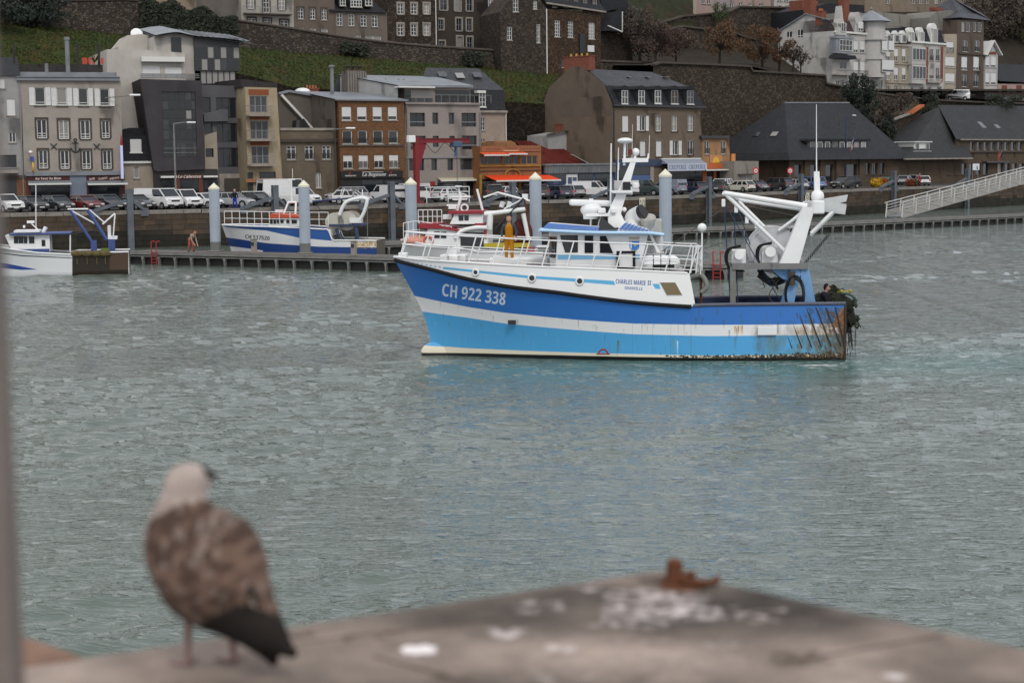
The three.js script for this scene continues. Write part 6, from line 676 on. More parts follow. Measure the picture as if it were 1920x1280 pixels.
// heaps of nets on the quay
{ const heap = (px, back, rx, h, cols, l, sd) => { const q = onQuay(px, back), G = thing('net_heap', l, 'fishing net', q.p, q.turn, 'heaps of fishing nets on the quay'), r = rng(sd); cols.forEach((c, k) => { const g = [], cx = (k / cols.length - 0.4) * rx * 1.4; g.push(ball(1, cx, h * 0.25, 0, rx * 0.36, h * 0.34, 0.7, 10, 7)); for (let i = 0; i < 60; i++) { const p = []; let a = r() * 6.3; for (let j = 0; j < 5; j++) { a += (r() - 0.3) * 1.6; const d = rx * 0.55 * r(); p.push([cx + Math.cos(a) * d, h * (0.2 + 0.65 * r()) * (1 - 0.5 * d / rx), Math.sin(a) * 0.9 * r()]); } g.push(tube(p, 0.025 + 0.05 * r(), 10, 4)); } mesh('netting', g, std(lin(...c), 0.95), G); }); };
heap(1688, 3, 2.2, 1.7, [[0.4, 0.24, 0.02], [0.25, 0.08, 0.02]], 'heap of yellow and orange netting beside a fender post', 3); heap(1713, 4, 2.4, 1.8, [[0.16, 0.17, 0.15], [0.05, 0.14, 0.12], [0.06, 0.05, 0.05]], 'heap of grey and green netting with floats', 4); heap(1750, 3.2, 1.2, 1.3, [[0.16, 0.04, 0.02], [0.05, 0.1, 0.05]], 'small heap of reddish netting beside the man in red', 5); }

// ================================================================ THE BLUE TRAWLER
const curve = (pts) => (t) => { let i = 0; while (i + 2 < pts.length && t > pts[i + 1][0]) i++; const [a, b] = [pts[i], pts[i + 1]], m = (k) => { const p = pts[Math.max(0, k - 1)], q = pts[Math.min(pts.length - 1, k + 1)]; return (q[1] - p[1]) / Math.max(1e-6, q[0] - p[0]); }, d = b[0] - a[0], s = clamp((t - a[0]) / d), s2 = s * s, s3 = s2 * s; return (2 * s3 - 3 * s2 + 1) * a[1] + (s3 - 2 * s2 + s) * d * m(i) + (-2 * s3 + 3 * s2) * b[1] + (s3 - s2) * d * m(i + 1); };
// hull as a skin: stem profile x0(y), half-breadths at water and rail along s, rail height along s
function hullSkin({ L, x0, bw, bs, rail, low = -0.6, nS = 70, nV = 18, uv, s0 = 0, s1 = 1, from = null, fl = 1.35 }) {
const at_ = (s, v) => { const y1 = rail(s), y0 = from ? from(s) : low, y = lerp(y0, y1, v), a = x0(y), f = clamp(y / (from ? from(s) + 0.01 : y1)), z = y < 0 ? bw(s) * (1 + y * 0.35) : from ? bs(s) + 0.02 * (y - y0) : lerp(bw(s), bs(s), Math.pow(f, fl)); return V(a + s * (L - a), y, Math.max(0.0, z)); };
const make = (side) => { const rings = []; for (let i = 0; i <= nS; i++) { const s = lerp(s0, s1, Math.pow(i / nS, 1.25)), r = []; for (let j = 0; j <= nV; j++) { const p = at_(s, j / nV); p.z *= side; r.push(p); } rings.push(side > 0 ? r : r.slice().reverse()); } const g = loft(rings); if (uv) { const p = g.attributes.position, w = new Float32Array(p.count * 2); for (let i = 0; i < p.count; i++) { const [a, b] = uv(p.getX(i), p.getY(i), side); w[2 * i] = a; w[2 * i + 1] = b; } g.setAttribute('uv', new THREE.BufferAttribute(w, 2)); g.userData.own = true; } return g; };
return { at: at_, port: make(1), starboard: make(-1) };
}
const PB = plane(742, 66.3, 1590, 65.2, 0), trawler = thing('blue_trawler', 'blue and white steel trawler under way with its name on the side', 'fishing boat', PB.a, PB.turn);
trawler.rotation.order = 'YXZ'; trawler.rotation.x = -0.028; trawler.position.y = -0.06;   // heeling a little away
const bl = (c, x, y, z = 0) => { const [a, b] = PB.uv(...c(x, y), z); return V(a, b, z); };
const hb = {};
{
const G = trawler, L = bl(id, 1586, 600, 2.45).x;
const stem = [[740, 486], [761, 523], [777, 552], [792, 582], [804, 621], [808, 650], [810, 690]].map(([x, y]) => bl(id, x, y, 0)).map(p => [p.y, p.x]).sort((a, b) => a[0] - b[0]);
const x0 = (y) => { const c = curve(stem); return y > stem.at(-1)[0] ? stem.at(-1)[1] - (y - stem.at(-1)[0]) * 0.35 : c(Math.max(stem[0][0], y)); };
const bs = curve([[0, 0.04], [0.03, 0.62], [0.08, 1.2], [0.16, 1.78], [0.26, 2.2], [0.38, 2.5], [0.5, 2.62], [0.68, 2.66], [1, 2.46]]), bw = curve([[0, 0.03], [0.05, 0.3], [0.1, 0.58], [0.2, 1.15], [0.3, 1.65], [0.42, 2.1], [0.55, 2.38], [0.7, 2.52], [1, 2.4]]);
// picture line -> along and height, on the hull side
const onSide = ([x, y]) => { let p = bl(id, x, y, 2.4), s = 0; for (let k = 0; k < 4; k++) { const a = x0(p.y); s = clamp((p.x - a) / (L - a)); p = bl(id, x, y, lerp(bw(s), bs(s), 0.8)); } return [p.x, p.y, s]; };
const ln = (pts) => pts.map(onSide), sC = (pts) => curve(ln(pts).map(([x, y, s]) => [s, y]).sort((a, b) => a[0] - b[0]));
const strake = [[740, 484], [803, 501], [875, 520.5], [948, 535], [1050, 548], [1083, 553], [1186, 566], [1294, 574.5]], railPx = [...strake, [1312, 573.5], [1400, 572], [1500, 571], [1587, 570]], rail = sC(railPx);
const topPx = [[742, 479], [800, 486], [851, 490], [987, 499], [1050, 502], [1120, 505], [1200, 508.5], [1288, 513]], top = sC(topPx), sEnd = onSide([1299, 545])[2];
// livery: everything painted on the plates
const X0 = -0.3, X1 = 17.9, Y0 = -0.9, Y1 = 4.7, tex = canvasTex(2048, 1280, (x, W, H) => {
const h2 = H / 2, sx = W / (X1 - X0), sy = h2 / (Y1 - Y0), r = rng(19);
for (const off of [0, h2]) {
const q = (X, Y) => [(X - X0) * sx, off + h2 - (Y - Y0) * sy], area = (up, dn, col) => { x.fillStyle = col; x.beginPath(); const u = ln(up), d = ln(dn).reverse(); [...u, ...d].forEach(([a, b], i) => x[i ? 'lineTo' : 'moveTo'](...q(a, b))); x.fill(); };
x.save(); x.beginPath(); x.rect(0, off, W, h2); x.clip();
const ext = (p) => [[p[0][0] - 60, p[0][1] - 8], ...p, [1640, p.at(-1)[1]]];
const lB = ext([[777, 552], [875, 575], [948, 587], [1050, 597.5], [1083, 600.6], [1186, 607.5], [1330, 610], [1480, 609], [1590, 607]]), lW = ext([[790, 581], [875, 595.6], [948, 607.7], [1050, 617.4], [1186, 627.5], [1330, 631], [1590, 628]]), lL = ext([[788, 644], [875, 653.7], [1050, 662], [1200, 665.5], [1330, 667.5], [1590, 664]]), lC = ext([[792, 658.6], [900, 664], [1050, 668], [1330, 672], [1590, 670]]);
x.fillStyle = '#e4e4e5'; x.fillRect(0, off, W, h2); area(ext(strake.concat([[1312, 573.5], [1587, 569]])).map(p => [p[0], p[1]]), lB, '#2d6cb8'); area(lB, lW, '#dcdcde'); area(lW, lL, '#4a9bd0'); area(lL, lC, '#d8d0bb'); x.fillStyle = '#0d0d0e'; x.beginPath(); ln(lC).forEach(([a, b], i) => x[i ? 'lineTo' : 'moveTo'](...q(a, b))); x.lineTo(W, off + h2); x.lineTo(0, off + h2); x.fill();
// pale blue line and dashes on the white side
area([[832, 499], [884, 505], [989, 516.5], [1079, 522.5], [1150, 527], [1151, 527.3]], [[830, 503], [884, 509], [989, 521.5], [1079, 528.5], [1153, 535], [1154, 535]], '#58a9d6'); area([[1223, 532.5], [1236, 533]], [[1229, 542], [1239, 542.5]], '#58a9d6');
for (let k = 0; k < 8; k++) { const px = 766 + k * 8, py = 488.5 + k * 1.35; area([[px, py], [px + 1.2 + k * 0.55, py + 0.3]], [[px, py + 2], [px + 1.2 + k * 0.55, py + 2.4]], '#7f9fd0'); }
if (!off) { const text = (t, a, b, hh, font, col) => { const [ax, ay] = q(...onSide(a)), [bx, by] = q(...onSide(b)); x.save(); x.translate(ax, ay); x.rotate(Math.atan2(by - ay, bx - ax)); x.font = `${font} ${hh * sy}px sans-serif`; const w = x.measureText(t).width; x.scale(Math.hypot(bx - ax, by - ay) / w, 1); x.fillStyle = col; x.fillText(t, 0, 0); x.restore(); };
text('CH 922 338', [826, 553], [947, 572.5], 0.68, 'bold', '#c9d3e4'); text('CHARLES MARIE', [1154, 532], [1211, 535.5], 0.235, 'bold', '#2f4f8e'); text('II', [1214, 535], [1221, 535.4], 0.235, 'bold', '#2f4f8e'); text('GRANVILLE', [1171, 543], [1205, 545], 0.16, 'bold', '#5b6c9c'); }
// plate seams, weeping rust, weed and scuffs
const px2 = (p) => q(...onSide(p)); x.strokeStyle = 'rgba(40,60,90,0.28)'; x.lineWidth = 1.2; for (const X of [1186, 1224, 1258, 1296]) { x.beginPath(); x.moveTo(...px2([X, X > 1280 ? 576 : 608])); x.lineTo(...px2([X, 666])); x.stroke(); } x.strokeRect(...px2([1258, 633]), 0.75 * sx, 0.62 * sy);
const run = (X, Y, l, w, c) => { const [a, b] = px2([X, Y]), g = x.createLinearGradient(0, b, 0, b + l); g.addColorStop(0, c); g.addColorStop(1, c.replace(/[\d.]+\)$/, '0)')); x.fillStyle = g; for (let k = 0; k < 5; k++) x.fillRect(a + (r() - 0.5) * w, b, w * (0.2 + 0.4 * r()), l * (0.6 + 0.5 * r())); };
for (let k = 0; k < 90; k++) { const X = 800 + r() * 500; run(X, 560 + (X - 800) * 0.09 + r() * 70, 14 + r() * 50, 2 + r() * 5, ['rgba(70,72,60,0.1)', 'rgba(120,92,50,0.1)', 'rgba(220,225,230,0.08)'][k % 3]); } run(1159, 640, 60, 9, 'rgba(96,98,30,0.5)'); run(1084, 602, 45, 3, 'rgba(90,80,60,0.35)'); run(1262, 636, 70, 7, 'rgba(120,130,80,0.35)'); run(1270, 640, 80, 6, 'rgba(230,240,240,0.5)'); for (const X of [1378, 1384, 1391]) run(X, 612, 42, 8, 'rgba(176,112,38,0.5)'); for (let k = 0; k < 26; k++) run(1300 + r() * 280, 575 + r() * 60, 20 + r() * 60, 3 + r() * 5, 'rgba(80,70,60,0.22)');
for (let k = 0; k < 620; k++) { const t = r() * r(), X = 1586 - 105 * t, up = 575 + r() * 92, [a, b] = px2([X, up]); x.save(); x.translate(a, b); x.rotate(-0.3); x.fillStyle = ['rgba(92,54,28,0.42)', 'rgba(60,44,34,0.36)', 'rgba(120,78,40,0.28)', 'rgba(40,50,60,0.3)'][Math.floor(r() * 4)]; x.fillRect(0, 0, 2 + r() * 8, 6 + r() * 26); x.restore(); }
for (let k = 0; k < 260; k++) { const X = 1586 - 170 * Math.pow(r(), 1.4), [a, b] = px2([X, 612 + r() * 56]); x.fillStyle = ['rgba(128,96,52,0.07)', 'rgba(84,84,50,0.07)', 'rgba(70,58,44,0.06)'][k % 3]; x.beginPath(); x.ellipse(a, b, 6 + r() * 16, 10 + r() * 26, 0, 0, 7); x.fill(); }
for (let k = 0; k < 420; k++) { const t = Math.pow(r(), 0.8), X = 1588 - 22 * r() * (1.4 - t), [a, b] = px2([X, 608 - 30 * t + r() * 14]); x.fillStyle = ['rgba(110,68,34,0.5)', 'rgba(74,48,30,0.5)', 'rgba(150,110,70,0.4)'][k % 3]; x.beginPath(); x.ellipse(a, b, 2 + r() * 7, 2 + r() * 5, r() * 3, 0, 7); x.fill(); }
for (let k = 0; k < 700; k++) { const X = 1230 + 356 * Math.sqrt(r()), [a, b] = px2([X, 671 - r() * r() * (6 + 9 * sst(1380, 1580, X))]); x.fillStyle = r() < 0.7 ? 'rgba(22,22,14,0.75)' : 'rgba(120,78,36,0.5)'; x.beginPath(); x.ellipse(a, b, 1 + r() * 5, 1 + r() * 3.5, 0, 0, 7); x.fill(); }
x.restore();
}
});
const uv = (X, Y, side) => [(X - X0) / (X1 - X0), (side > 0 ? 0.5 : 0) + 0.5 * (Y - Y0) / (Y1 - Y0)];
const paintM = new THREE.MeshPhysicalMaterial({ map: tex, roughness: 0.34, clearcoat: 0.25, clearcoatRoughness: 0.25, bumpMap: again(T_metal, 0.07), bumpScale: 0.004 });
const H = hullSkin({ L, x0, bw, bs, rail, uv }), S = hullSkin({ L, x0, bw, bs, rail: top, from: (s) => rail(s) - 0.01, uv, s1: sEnd, nS: 56, nV: 5 });
Object.assign(hb, { L, x0, bs, rail, top, onSide, sEnd, H });
const hull = mesh('hull', [H.port, H.starboard], paintM, G);
const aft = []; for (let j = 0; j <= 10; j++) { const p = H.at(1, j / 10); aft.push(p); } mesh('transom', faces(aft.slice(0, -1).map((p, j) => [p, V(p.x, p.y, -p.z), V(aft[j + 1].x, aft[j + 1].y, -aft[j + 1].z), aft[j + 1]].reverse())), tinted(T_render, 2, lin(0.16, 0.14, 0.125), 0.8), hull);
{ const g = new THREE.SphereGeometry(1, 24, 18).scale(1.15, 0.55, 0.26).rotateZ(-0.05).translate(x0(0.1) + 0.74, 0.1, 0), p = g.attributes.position, w = g.attributes.uv; for (let i = 0; i < p.count; i++) w.setXY(i, ...uv(p.getX(i) + 0.2, p.getY(i), 1)); g.userData.own = true; mesh('bulbous_bow', g, paintM, hull); }
mesh('shelter_side', [S.port, S.starboard], paintM, G);
const edge_ = (f, sa, sb, n, dz = 0, dy = 0) => { const out = []; for (let i = 0; i <= n; i++) { const s = lerp(sa, sb, i / n), y = f(s), a = x0(y); out.push(V(a + s * (L - a), y + dy, Math.max(0.02, bs(s) + dz))); } return out; };
for (const q of [1, -1]) { mesh('rubbing_strake', tube(edge_(rail, 0.001, onSide([1296, 572])[2], 40, 0.03, -0.02).map(p => p.setZ(p.z * q)), 0.075, 90, 6), M.rubber, hull); mesh('cap_rail', tube(edge_(rail, onSide([1300, 572])[2], 1, 14, 0.0, 0.02).map(p => p.setZ(p.z * q)), 0.07, 30, 6), tinted(T_render, 1, lin(0.14, 0.15, 0.19)), hull); mesh('shelter_rim', tube(edge_(top, 0.001, sEnd - 0.004, 40, 0.0, 0).map(p => p.setZ(p.z * q)), 0.045, 80, 6), M.white, G); }
// decks
const strip = (f, sa, sb, n, dy, dz = -0.02) => loft(edge_(f, sa, sb, n, dz, dy).map(p => [p, V(p.x, p.y + 0.06, 0), V(p.x, p.y, -p.z)]).map(r => r));
mesh('shelter_deck', strip(top, 0.004, sEnd, 40, -0.1), tinted(T_asph, 1.5, lin(0.3, 0.27, 0.24), 0.9), G); const xa = bl(id, 1301, 571, 2.6).x; for (const q of [1, -1]) mesh('bulwark_lining', loft(edge_(rail, onSide([1300, 572])[2], 0.998, 12, -0.09, 0).map(p => [V(p.x, p.y, p.z * q), V(p.x, 1.0, (p.z - 0.16) * q)])), tinted(T_render, 2, lin(0.03, 0.045, 0.1), 0.8), hull); mesh('working_deck', span(xa - 0.3, L - 0.02, 0.9, 1.0, -2.36, 2.36), tinted(T_render, 2, lin(0.13, 0.1, 0.08), 0.9), G);
const yT = top(sEnd), xT = bl(id, 1288, 513, 2.6).x; mesh('aft_bulkhead', [span(xT - 0.1, xT, 0.95, yT - 0.1, -2.4, 2.4)], M.white, G); const bk = bl(cT, 190, 460, 1.4); mesh('companion_door', rbox(0.12, 1.3, 0.8, 0.05, xT + 0.04, yT - 1.1, 1.4), tinted(T_render, 1, lin(0.45, 0.42, 0.36)), G); mesh('raft_bracket', [tube([[xT + 0.1, yT - 0.2, 2.2], [xT + 0.55, yT - 0.1, 2.2], [xT + 0.75, yT - 0.5, 2.2], [xT + 0.55, yT - 0.75, 2.2]], 0.1, 20, 7)], galv, G); mesh('pillar', [bar([xT + 0.55, 1, 2.1], [xT + 0.55, yT - 0.2, 2.1], 0.05), bar([xT + 0.1, 1, 2.25], [xT + 0.1, yT - 0.2, 2.25], 0.04)], M.rust, G);
// portholes, tinted window, scupper plate, hawse marks
for (const [x, y] of [[892, 510], [997.5, 521.5], [1087, 527.5]]) { const [X, Y, s] = onSide([x, y]), z = bs(s) + 0.03, n = Math.atan2(bs(s + 0.03) - bs(s - 0.03), 0.06 * L), R = x < 950 ? 0.11 : 0.13; const f = mesh('porthole', new THREE.TorusGeometry(R, 0.035, 8, 22).rotateY(-n).translate(X, Y, z), M.white, G); mesh('pane', new THREE.CylinderGeometry(R, R, 0.03, 22).rotateX(Math.PI / 2).rotateY(-n).translate(X, Y, z), M.glass, f); }
{ const q = [[745, 812], [835, 812], [876, 888], [786, 888]].map(p => bl(cR, ...p, 2.69)).map(p => [p.x, p.y]); const f = mesh('side_window_frame', slab(q.map(([a, b]) => [a, b]), 2.655, 2.685, [], 0.012), M.white, G); const c = q.reduce((a, b) => [a[0] + b[0] / 4, a[1] + b[1] / 4], [0, 0]); mesh('pane', slab(q.map(([a, b]) => [lerp(c[0], a, 0.93), lerp(c[1], b, 0.9)]), 2.686, 2.692), std(lin(0.17, 0.13, 0.07), 0.2), f); }
{ const [a, b] = [onSide([1421, 612]), onSide([1457, 629])]; mesh('scupper_plate', rbox(b[0] - a[0], a[1] - b[1], 0.06, 0.05, (a[0] + b[0]) / 2, (a[1] + b[1]) / 2, 2.6), M.white, hull); const m = onSide([959, 604.5]); mesh('intake_grille', box(0.3, 0.16, 0.06, m[0], m[1], lerp(bw(m[2]), bs(m[2]), 0.55)), M.iron, hull); const o = onSide([1131, 664]); mesh('red_bracket', [new THREE.TorusGeometry(0.17, 0.03, 6, 14, Math.PI).translate(o[0], o[1], 2.48), bar([o[0] - 0.25, o[1], 2.48], [o[0] + 0.25, o[1], 2.48], 0.025)], std(lin(0.25, 0.02, 0.02), 0.6), hull); }
// chafing bars on the quarter
const chafe = tinted(T_render, 0.7, lin(0.07, 0.05, 0.04), 0.8);
for (let k = 0; k < 8; k++) { const a = onSide([1458 + k * 18.2, 577]), b = onSide([Math.min(1584, 1486 + k * 18.4), 600 + 57 * (0.94 - 0.015 * k)]); mesh('chafing_bar', bar([a[0], a[1], 2.5], [b[0], b[1], 2.47], 0.022, 0.022, 5), chafe, hull); }
mesh('stern_post', bar([L, 0, 2.42], [L, 2.05, 2.46], 0.045), chafe, hull);
}
{ // guard rails round the shelter deck
const { L, x0, bs, top, sEnd } = hb, G = trawler; const pt = (s, q, h, lean = 0) => { const y = top(s), a = x0(y); return V(a + s * (L - a) + lean, y + h, Math.max(0.03, bs(s) - 0.12) * q); };
for (const q of [1, -1]) { const line = (h, s0 = 0.012, s1 = sEnd + 0.012) => { const p = []; for (let i = 0; i <= 40; i++) p.push(pt(lerp(s0, s1, i / 40), q, h, h * 0.3)); return p; }; mesh('guard_rail', [tube(line(0.98), 0.028, 90, 6), tube(line(0.5), 0.022, 90, 6), tube(line(0.12, 0.3), 0.018, 60, 5)], M.white, G); for (let k = 0; k <= 12; k++) { const s = lerp(0.015, sEnd, k / 12); mesh('stanchion', bar(pt(s, q, -0.05), pt(s, q, 0.98, 0.3), 0.027), M.white, G); } }
const e = pt(sEnd, 1, 0), f = pt(sEnd, -1, 0); const g = []; for (const h of [0.25, 0.5, 0.98]) g.push(bar([e.x + 0.45, e.y + h, e.z], [f.x + 0.45, f.y + h, f.z], 0.024)); for (const z of [-2.2, -1.1, 0, 1.1, 2.4]) g.push(bar([e.x + 0.42, e.y - 0.05, z], [e.x + 0.45, e.y + 0.98, z], 0.024)); for (const x of [0.05, 0.25]) g.push(bar([e.x + x, e.y, e.z], [e.x + x + 0.1, e.y + 0.98, e.z], 0.024)); mesh('aft_rail', g, M.white, G);
// bow fittings
const b0 = bl(cP, 660, 1000, 0.9), a0 = bl(cP, 1110, 960, 0.8), a1 = bl(cP, 1485, 1050, 1.3); mesh('mooring_bitts', [rbox(0.34, 0.32, 0.3, 0.05, b0.x, b0.y + 0.05, 0.9), bar([b0.x - 0.25, b0.y + 0.18, 0.9], [b0.x + 0.25, b0.y + 0.18, 0.9], 0.06)], M.white, G); mesh('windlass', [rbox(1.0, 0.3, 1.2, 0.06, a0.x - 1.6, a0.y - 0.05, 0), new THREE.CylinderGeometry(0.17, 0.17, 1.5, 16).rotateX(Math.PI / 2).translate(a0.x - 1.6, a0.y + 0.2, 0)], M.white, G); mesh('deck_hatch', rbox(2.3, 0.26, 1.7, 0.06, a0.x + 0.9, a0.y - 0.2, -0.9), M.white, G); mesh('stowed_davit', beam(a0, a1, 0.14, 0.16), M.white, G);
const p = bl(cP, 40, 930, 0.2); mesh('fairlead', [rbox(0.34, 0.22, 0.5, 0.06, p.x + 0.15, p.y - 0.02, 0)], M.white, G);
}
{ // wheelhouse
const G = trawler, z1 = 1.75, q = (x, y, z = z1) => bl(cR, x, y, z), bF = q(176, 712), tF = q(192, 540), bA = q(700, 752), tA = q(690, 545), nF = bl(cR, 142, 542, 1.0), nB = bl(cR, 168, 712, 1.0), y0 = Math.min(bF.y, bA.y) - 0.25, y1 = tF.y + 0.02;
const outl = (xf, xn, xa, y) => [V(xn, y, 0.95), V(xf, y, z1), V(xa, y, z1), V(xa, y, -z1), V(xf, y, -z1), V(xn, y, -0.95)], base = outl(bF.x, nB.x - 0.1, bA.x - 0.5, y0), topO = outl(tF.x, nF.x, tA.x, y1);
const body = mesh('wheelhouse', [faces(base.map((p, i) => [p, base[(i + 1) % 6], topO[(i + 1) % 6], topO[i]])), faces([topO])], M.white, G);
for (const w of [[[203, 555], [301, 555], [301, 647], [232, 647]], [[338, 556], [385, 556], [385, 650], [338, 650]], [[422, 559], [455, 559], [494, 652], [422, 650]]]) { const p = w.map(a => q(...a, z1 + 0.03)).map(v => [v.x, v.y]), c = p.reduce((a, b) => [a[0] + b[0] / 4, a[1] + b[1] / 4], [0, 0]); for (const sd of [1, -1]) { const f = mesh('window', slab(p, sd > 0 ? z1 + 0.002 : -z1 - 0.03, sd > 0 ? z1 + 0.03 : -z1 - 0.002), M.rubber, body); mesh('pane', slab(p.map(([a, b]) => [lerp(c[0], a, 0.92), lerp(c[1], b, 0.92)]), sd > 0 ? z1 + 0.031 : -z1 - 0.038, sd > 0 ? z1 + 0.038 : -z1 - 0.031), M.glass, f); } }
const quad = (A, B, C, D, t0, t1, h0, h1, off) => { const P = (t, h) => A.clone().lerp(B, t).lerp(D.clone().lerp(C, t), h); const n = B.clone().sub(A).cross(D.clone().sub(A)).normalize().multiplyScalar(off); return [[t0, h0], [t1, h0], [t1, h1], [t0, h1]].map(([t, h]) => P(t, h).add(n)); };
for (const [i, j] of [[0, 1], [5, 0], [4, 5]]) for (const [a, b] of i === 5 ? [[0.06, 0.34], [0.36, 0.64], [0.66, 0.94]] : [[0.12, 0.88]]) { const F = [base[i], base[j], topO[j], topO[i]], k = faces([quad(...F, a, b, 0.45, 0.9, -0.03), quad(...F, a, b, 0.45, 0.9, 0.03)]); mesh('front_window', k, M.glass, body); }
{ const a = q(190, 662), b = q(640, 684); mesh('blue_band', span(a.x, b.x, b.y, a.y, z1 + 0.002, z1 + 0.008), std(hex('#6fa6cc'), 0.5), body); }
{ const a = q(580, 562), b = q(640, 645), w = b.x - a.x, h = a.y - b.y; const g = new THREE.PlaneGeometry(w, h).translate((a.x + b.x) / 2, (a.y + b.y) / 2, z1 + 0.012); g.userData.own = true; const t = canvasTex(96, 128, (x, W, H) => { x.fillStyle = '#d9d9da'; x.fillRect(0, 0, W, H); x.fillStyle = '#a99c8c'; x.fillRect(4, 8, 88, 18); for (let k = 0; k < 5; k++) x.fillRect(3 + k * 19, 0, 12, 12); x.beginPath(); x.moveTo(4, 36); x.lineTo(92, 36); x.lineTo(92, 84); x.quadraticCurveTo(86, 116, 48, 126); x.quadraticCurveTo(10, 116, 4, 84); x.closePath(); x.fillStyle = '#2f74bd'; x.fill(); x.fillStyle = '#d9dce0'; x.fillRect(14, 40, 10, 58); x.fillStyle = '#b9a04c'; x.beginPath(); x.arc(54, 72, 10, 0, 7); x.fill(); x.lineWidth = 6; x.strokeStyle = '#a8955a'; x.beginPath(); x.arc(48, 84, 34, 0.3, 2.8); x.stroke(); }); mesh('crest', g, std(0xffffff, 0.5, { map: t }), body); }
{ const a = q(512, 641, 1.95), b = q(616, 736, 1.95); mesh('hatch_board', [span(a.x, b.x, b.y, a.y, 1.9, 1.93)], M.white, G); mesh('hatch_frame', [span(a.x, a.x + 0.1, b.y, a.y, 1.93, 1.97), span(b.x - 0.1, b.x, b.y, a.y, 1.93, 1.97), span(a.x + 0.1, b.x - 0.1, a.y - 0.09, a.y, 1.93, 1.97), span(a.x + 0.1, b.x - 0.1, b.y, b.y + 0.05, 1.93, 1.97)], M.rubber, G); }
// aft pillar and overhang
const pA = q(700, 560, 1.6), pB = q(770, 650, 1.6); mesh('aft_pillar', slab([q(690, 548), q(706, 548), q(752, 650), q(735, 650)].map(v => [v.x, v.y]), 1.6, z1), M.white, G); mesh('aft_screen', [slab([q(735, 552, 0), q(768, 552, 0), q(775, 590, 0), q(770, 620, 0), q(778, 650, 0), q(715, 650, 0)].map(v => [v.x, v.y]), -1.4, -1.2)], M.white, G);
// roof: eaves, blue sloping sides, striped aft slope
const eF = q(94, 527, 2.0), eM = q(416, 541, 2.0), eA = q(772, 552, 2.0), tL = q(137, 486, 1.55), tM = q(416, 508, 1.55), yE = y1 - 0.05; const roofM = std(hex('#355f9f'), 0.4);
const ev = (x, y) => [V(x, y, 2.05), V(x, y, -2.05)];
mesh('eaves', [loft([[...ev(eF.x, eF.y)], [...ev(eM.x, eM.y)], [...ev(q(690, 547, 2).x, q(690, 547, 2).y)], [...ev(eA.x, eA.y)]]), ...[2.05, -2.05].map(z => tube([V(eF.x, eF.y, z), V(eM.x, eM.y, z), V(q(690, 543, 2).x, q(690, 543, 2).y, z), V(eA.x, eA.y, z)], 0.07, 30, 6)), bar([eF.x, eF.y, -2.05], [eF.x, eF.y, 2.05], 0.07)], std(hex('#a9c9e6'), 0.4), body);
const f0 = [V(eF.x + 0.1, eF.y + 0.07, 2), V(eM.x, eM.y + 0.07, 2), V(tM.x, tM.y, 1.55), V(tL.x, tL.y, 1.55)], mir = (a) => a.map(p => V(p.x, p.y, -p.z)); mesh('roof_slope', faces([f0, mir(f0).reverse(), [f0[0], f0[3], mir(f0)[3], mir(f0)[0]]]), roofM, body); mesh('roof_top', faces([[f0[3], f0[2], mir(f0)[2], mir(f0)[3]]]), M.white, body);
const g0 = [q(517, 537, 2), q(692, 545, 2), q(690, 521, 1.6), q(556, 479, 1.5), q(524, 516, 1.6)]; mesh('aft_roof', [faces([g0, mir(g0).reverse(), [g0[3], g0[2], mir(g0)[2], mir(g0)[3]], [g0[2], g0[1], mir(g0)[1], mir(g0)[2]], [g0[4], g0[3], mir(g0)[3], mir(g0)[4]]])], M.white, body);
for (let k = 0; k < 7; k++) { const t = k / 7.2, a = V().lerpVectors(V(...g0[4].toArray()), V(...g0[2].toArray()), t + 0.03), b = V().lerpVectors(V(...g0[3].toArray()), V(...g0[2].toArray()), clamp(t + 0.02)); const lo = V().lerpVectors(g0[0], g0[1], t + 0.02), hi = b; if (hi.y - lo.y > 0.1) { const w = 0.13; mesh('roof_stripe', faces([[lo.clone().add(V(0.02, 0.09, 0.012)), lo.clone().add(V(0.02 + w, 0.09, 0.012)), hi.clone().add(V(w, -0.03, 0.03)), hi.clone().add(V(0, -0.03, 0.03))]]), roofM, body); } }
{ const a = q(416, 452, 0.8), b = q(516, 541, 1.7); mesh('mast_housing', [loft([[V(a.x, b.y + 0.1, 1.6), V(b.x, b.y + 0.1, 1.6), V(b.x, b.y + 0.1, -1.6), V(a.x, b.y + 0.1, -1.6)], [V(a.x + 0.1, a.y, 0.7), V(b.x - 0.6, a.y, 0.7), V(b.x - 0.6, a.y, -0.7), V(a.x + 0.1, a.y, -0.7)]], true, true)], M.black, body); }
// mast and what it carries
const mb = bl(cR, 505, 505, 0), m1 = bl(cR, 500, 430, 0), m2 = bl(cR, 560, 270, 0), m3 = bl(cR, 606, 138, 0), sq = (c, w, d) => [V(c.x - w, c.y, d), V(c.x + w, c.y, d), V(c.x + w, c.y, -d), V(c.x - w, c.y, -d)];
mesh('mast', [loft([sq(mb.clone().add(V(0.12, 0, 0)), 0.36, 0.4), sq(m1, 0.26, 0.3), sq(m1.clone().add(V(0.1, 0.3, 0)), 0.23, 0.24), sq(m2, 0.17, 0.18), sq(m3, 0.1, 0.12)], true, true)], M.white, G);
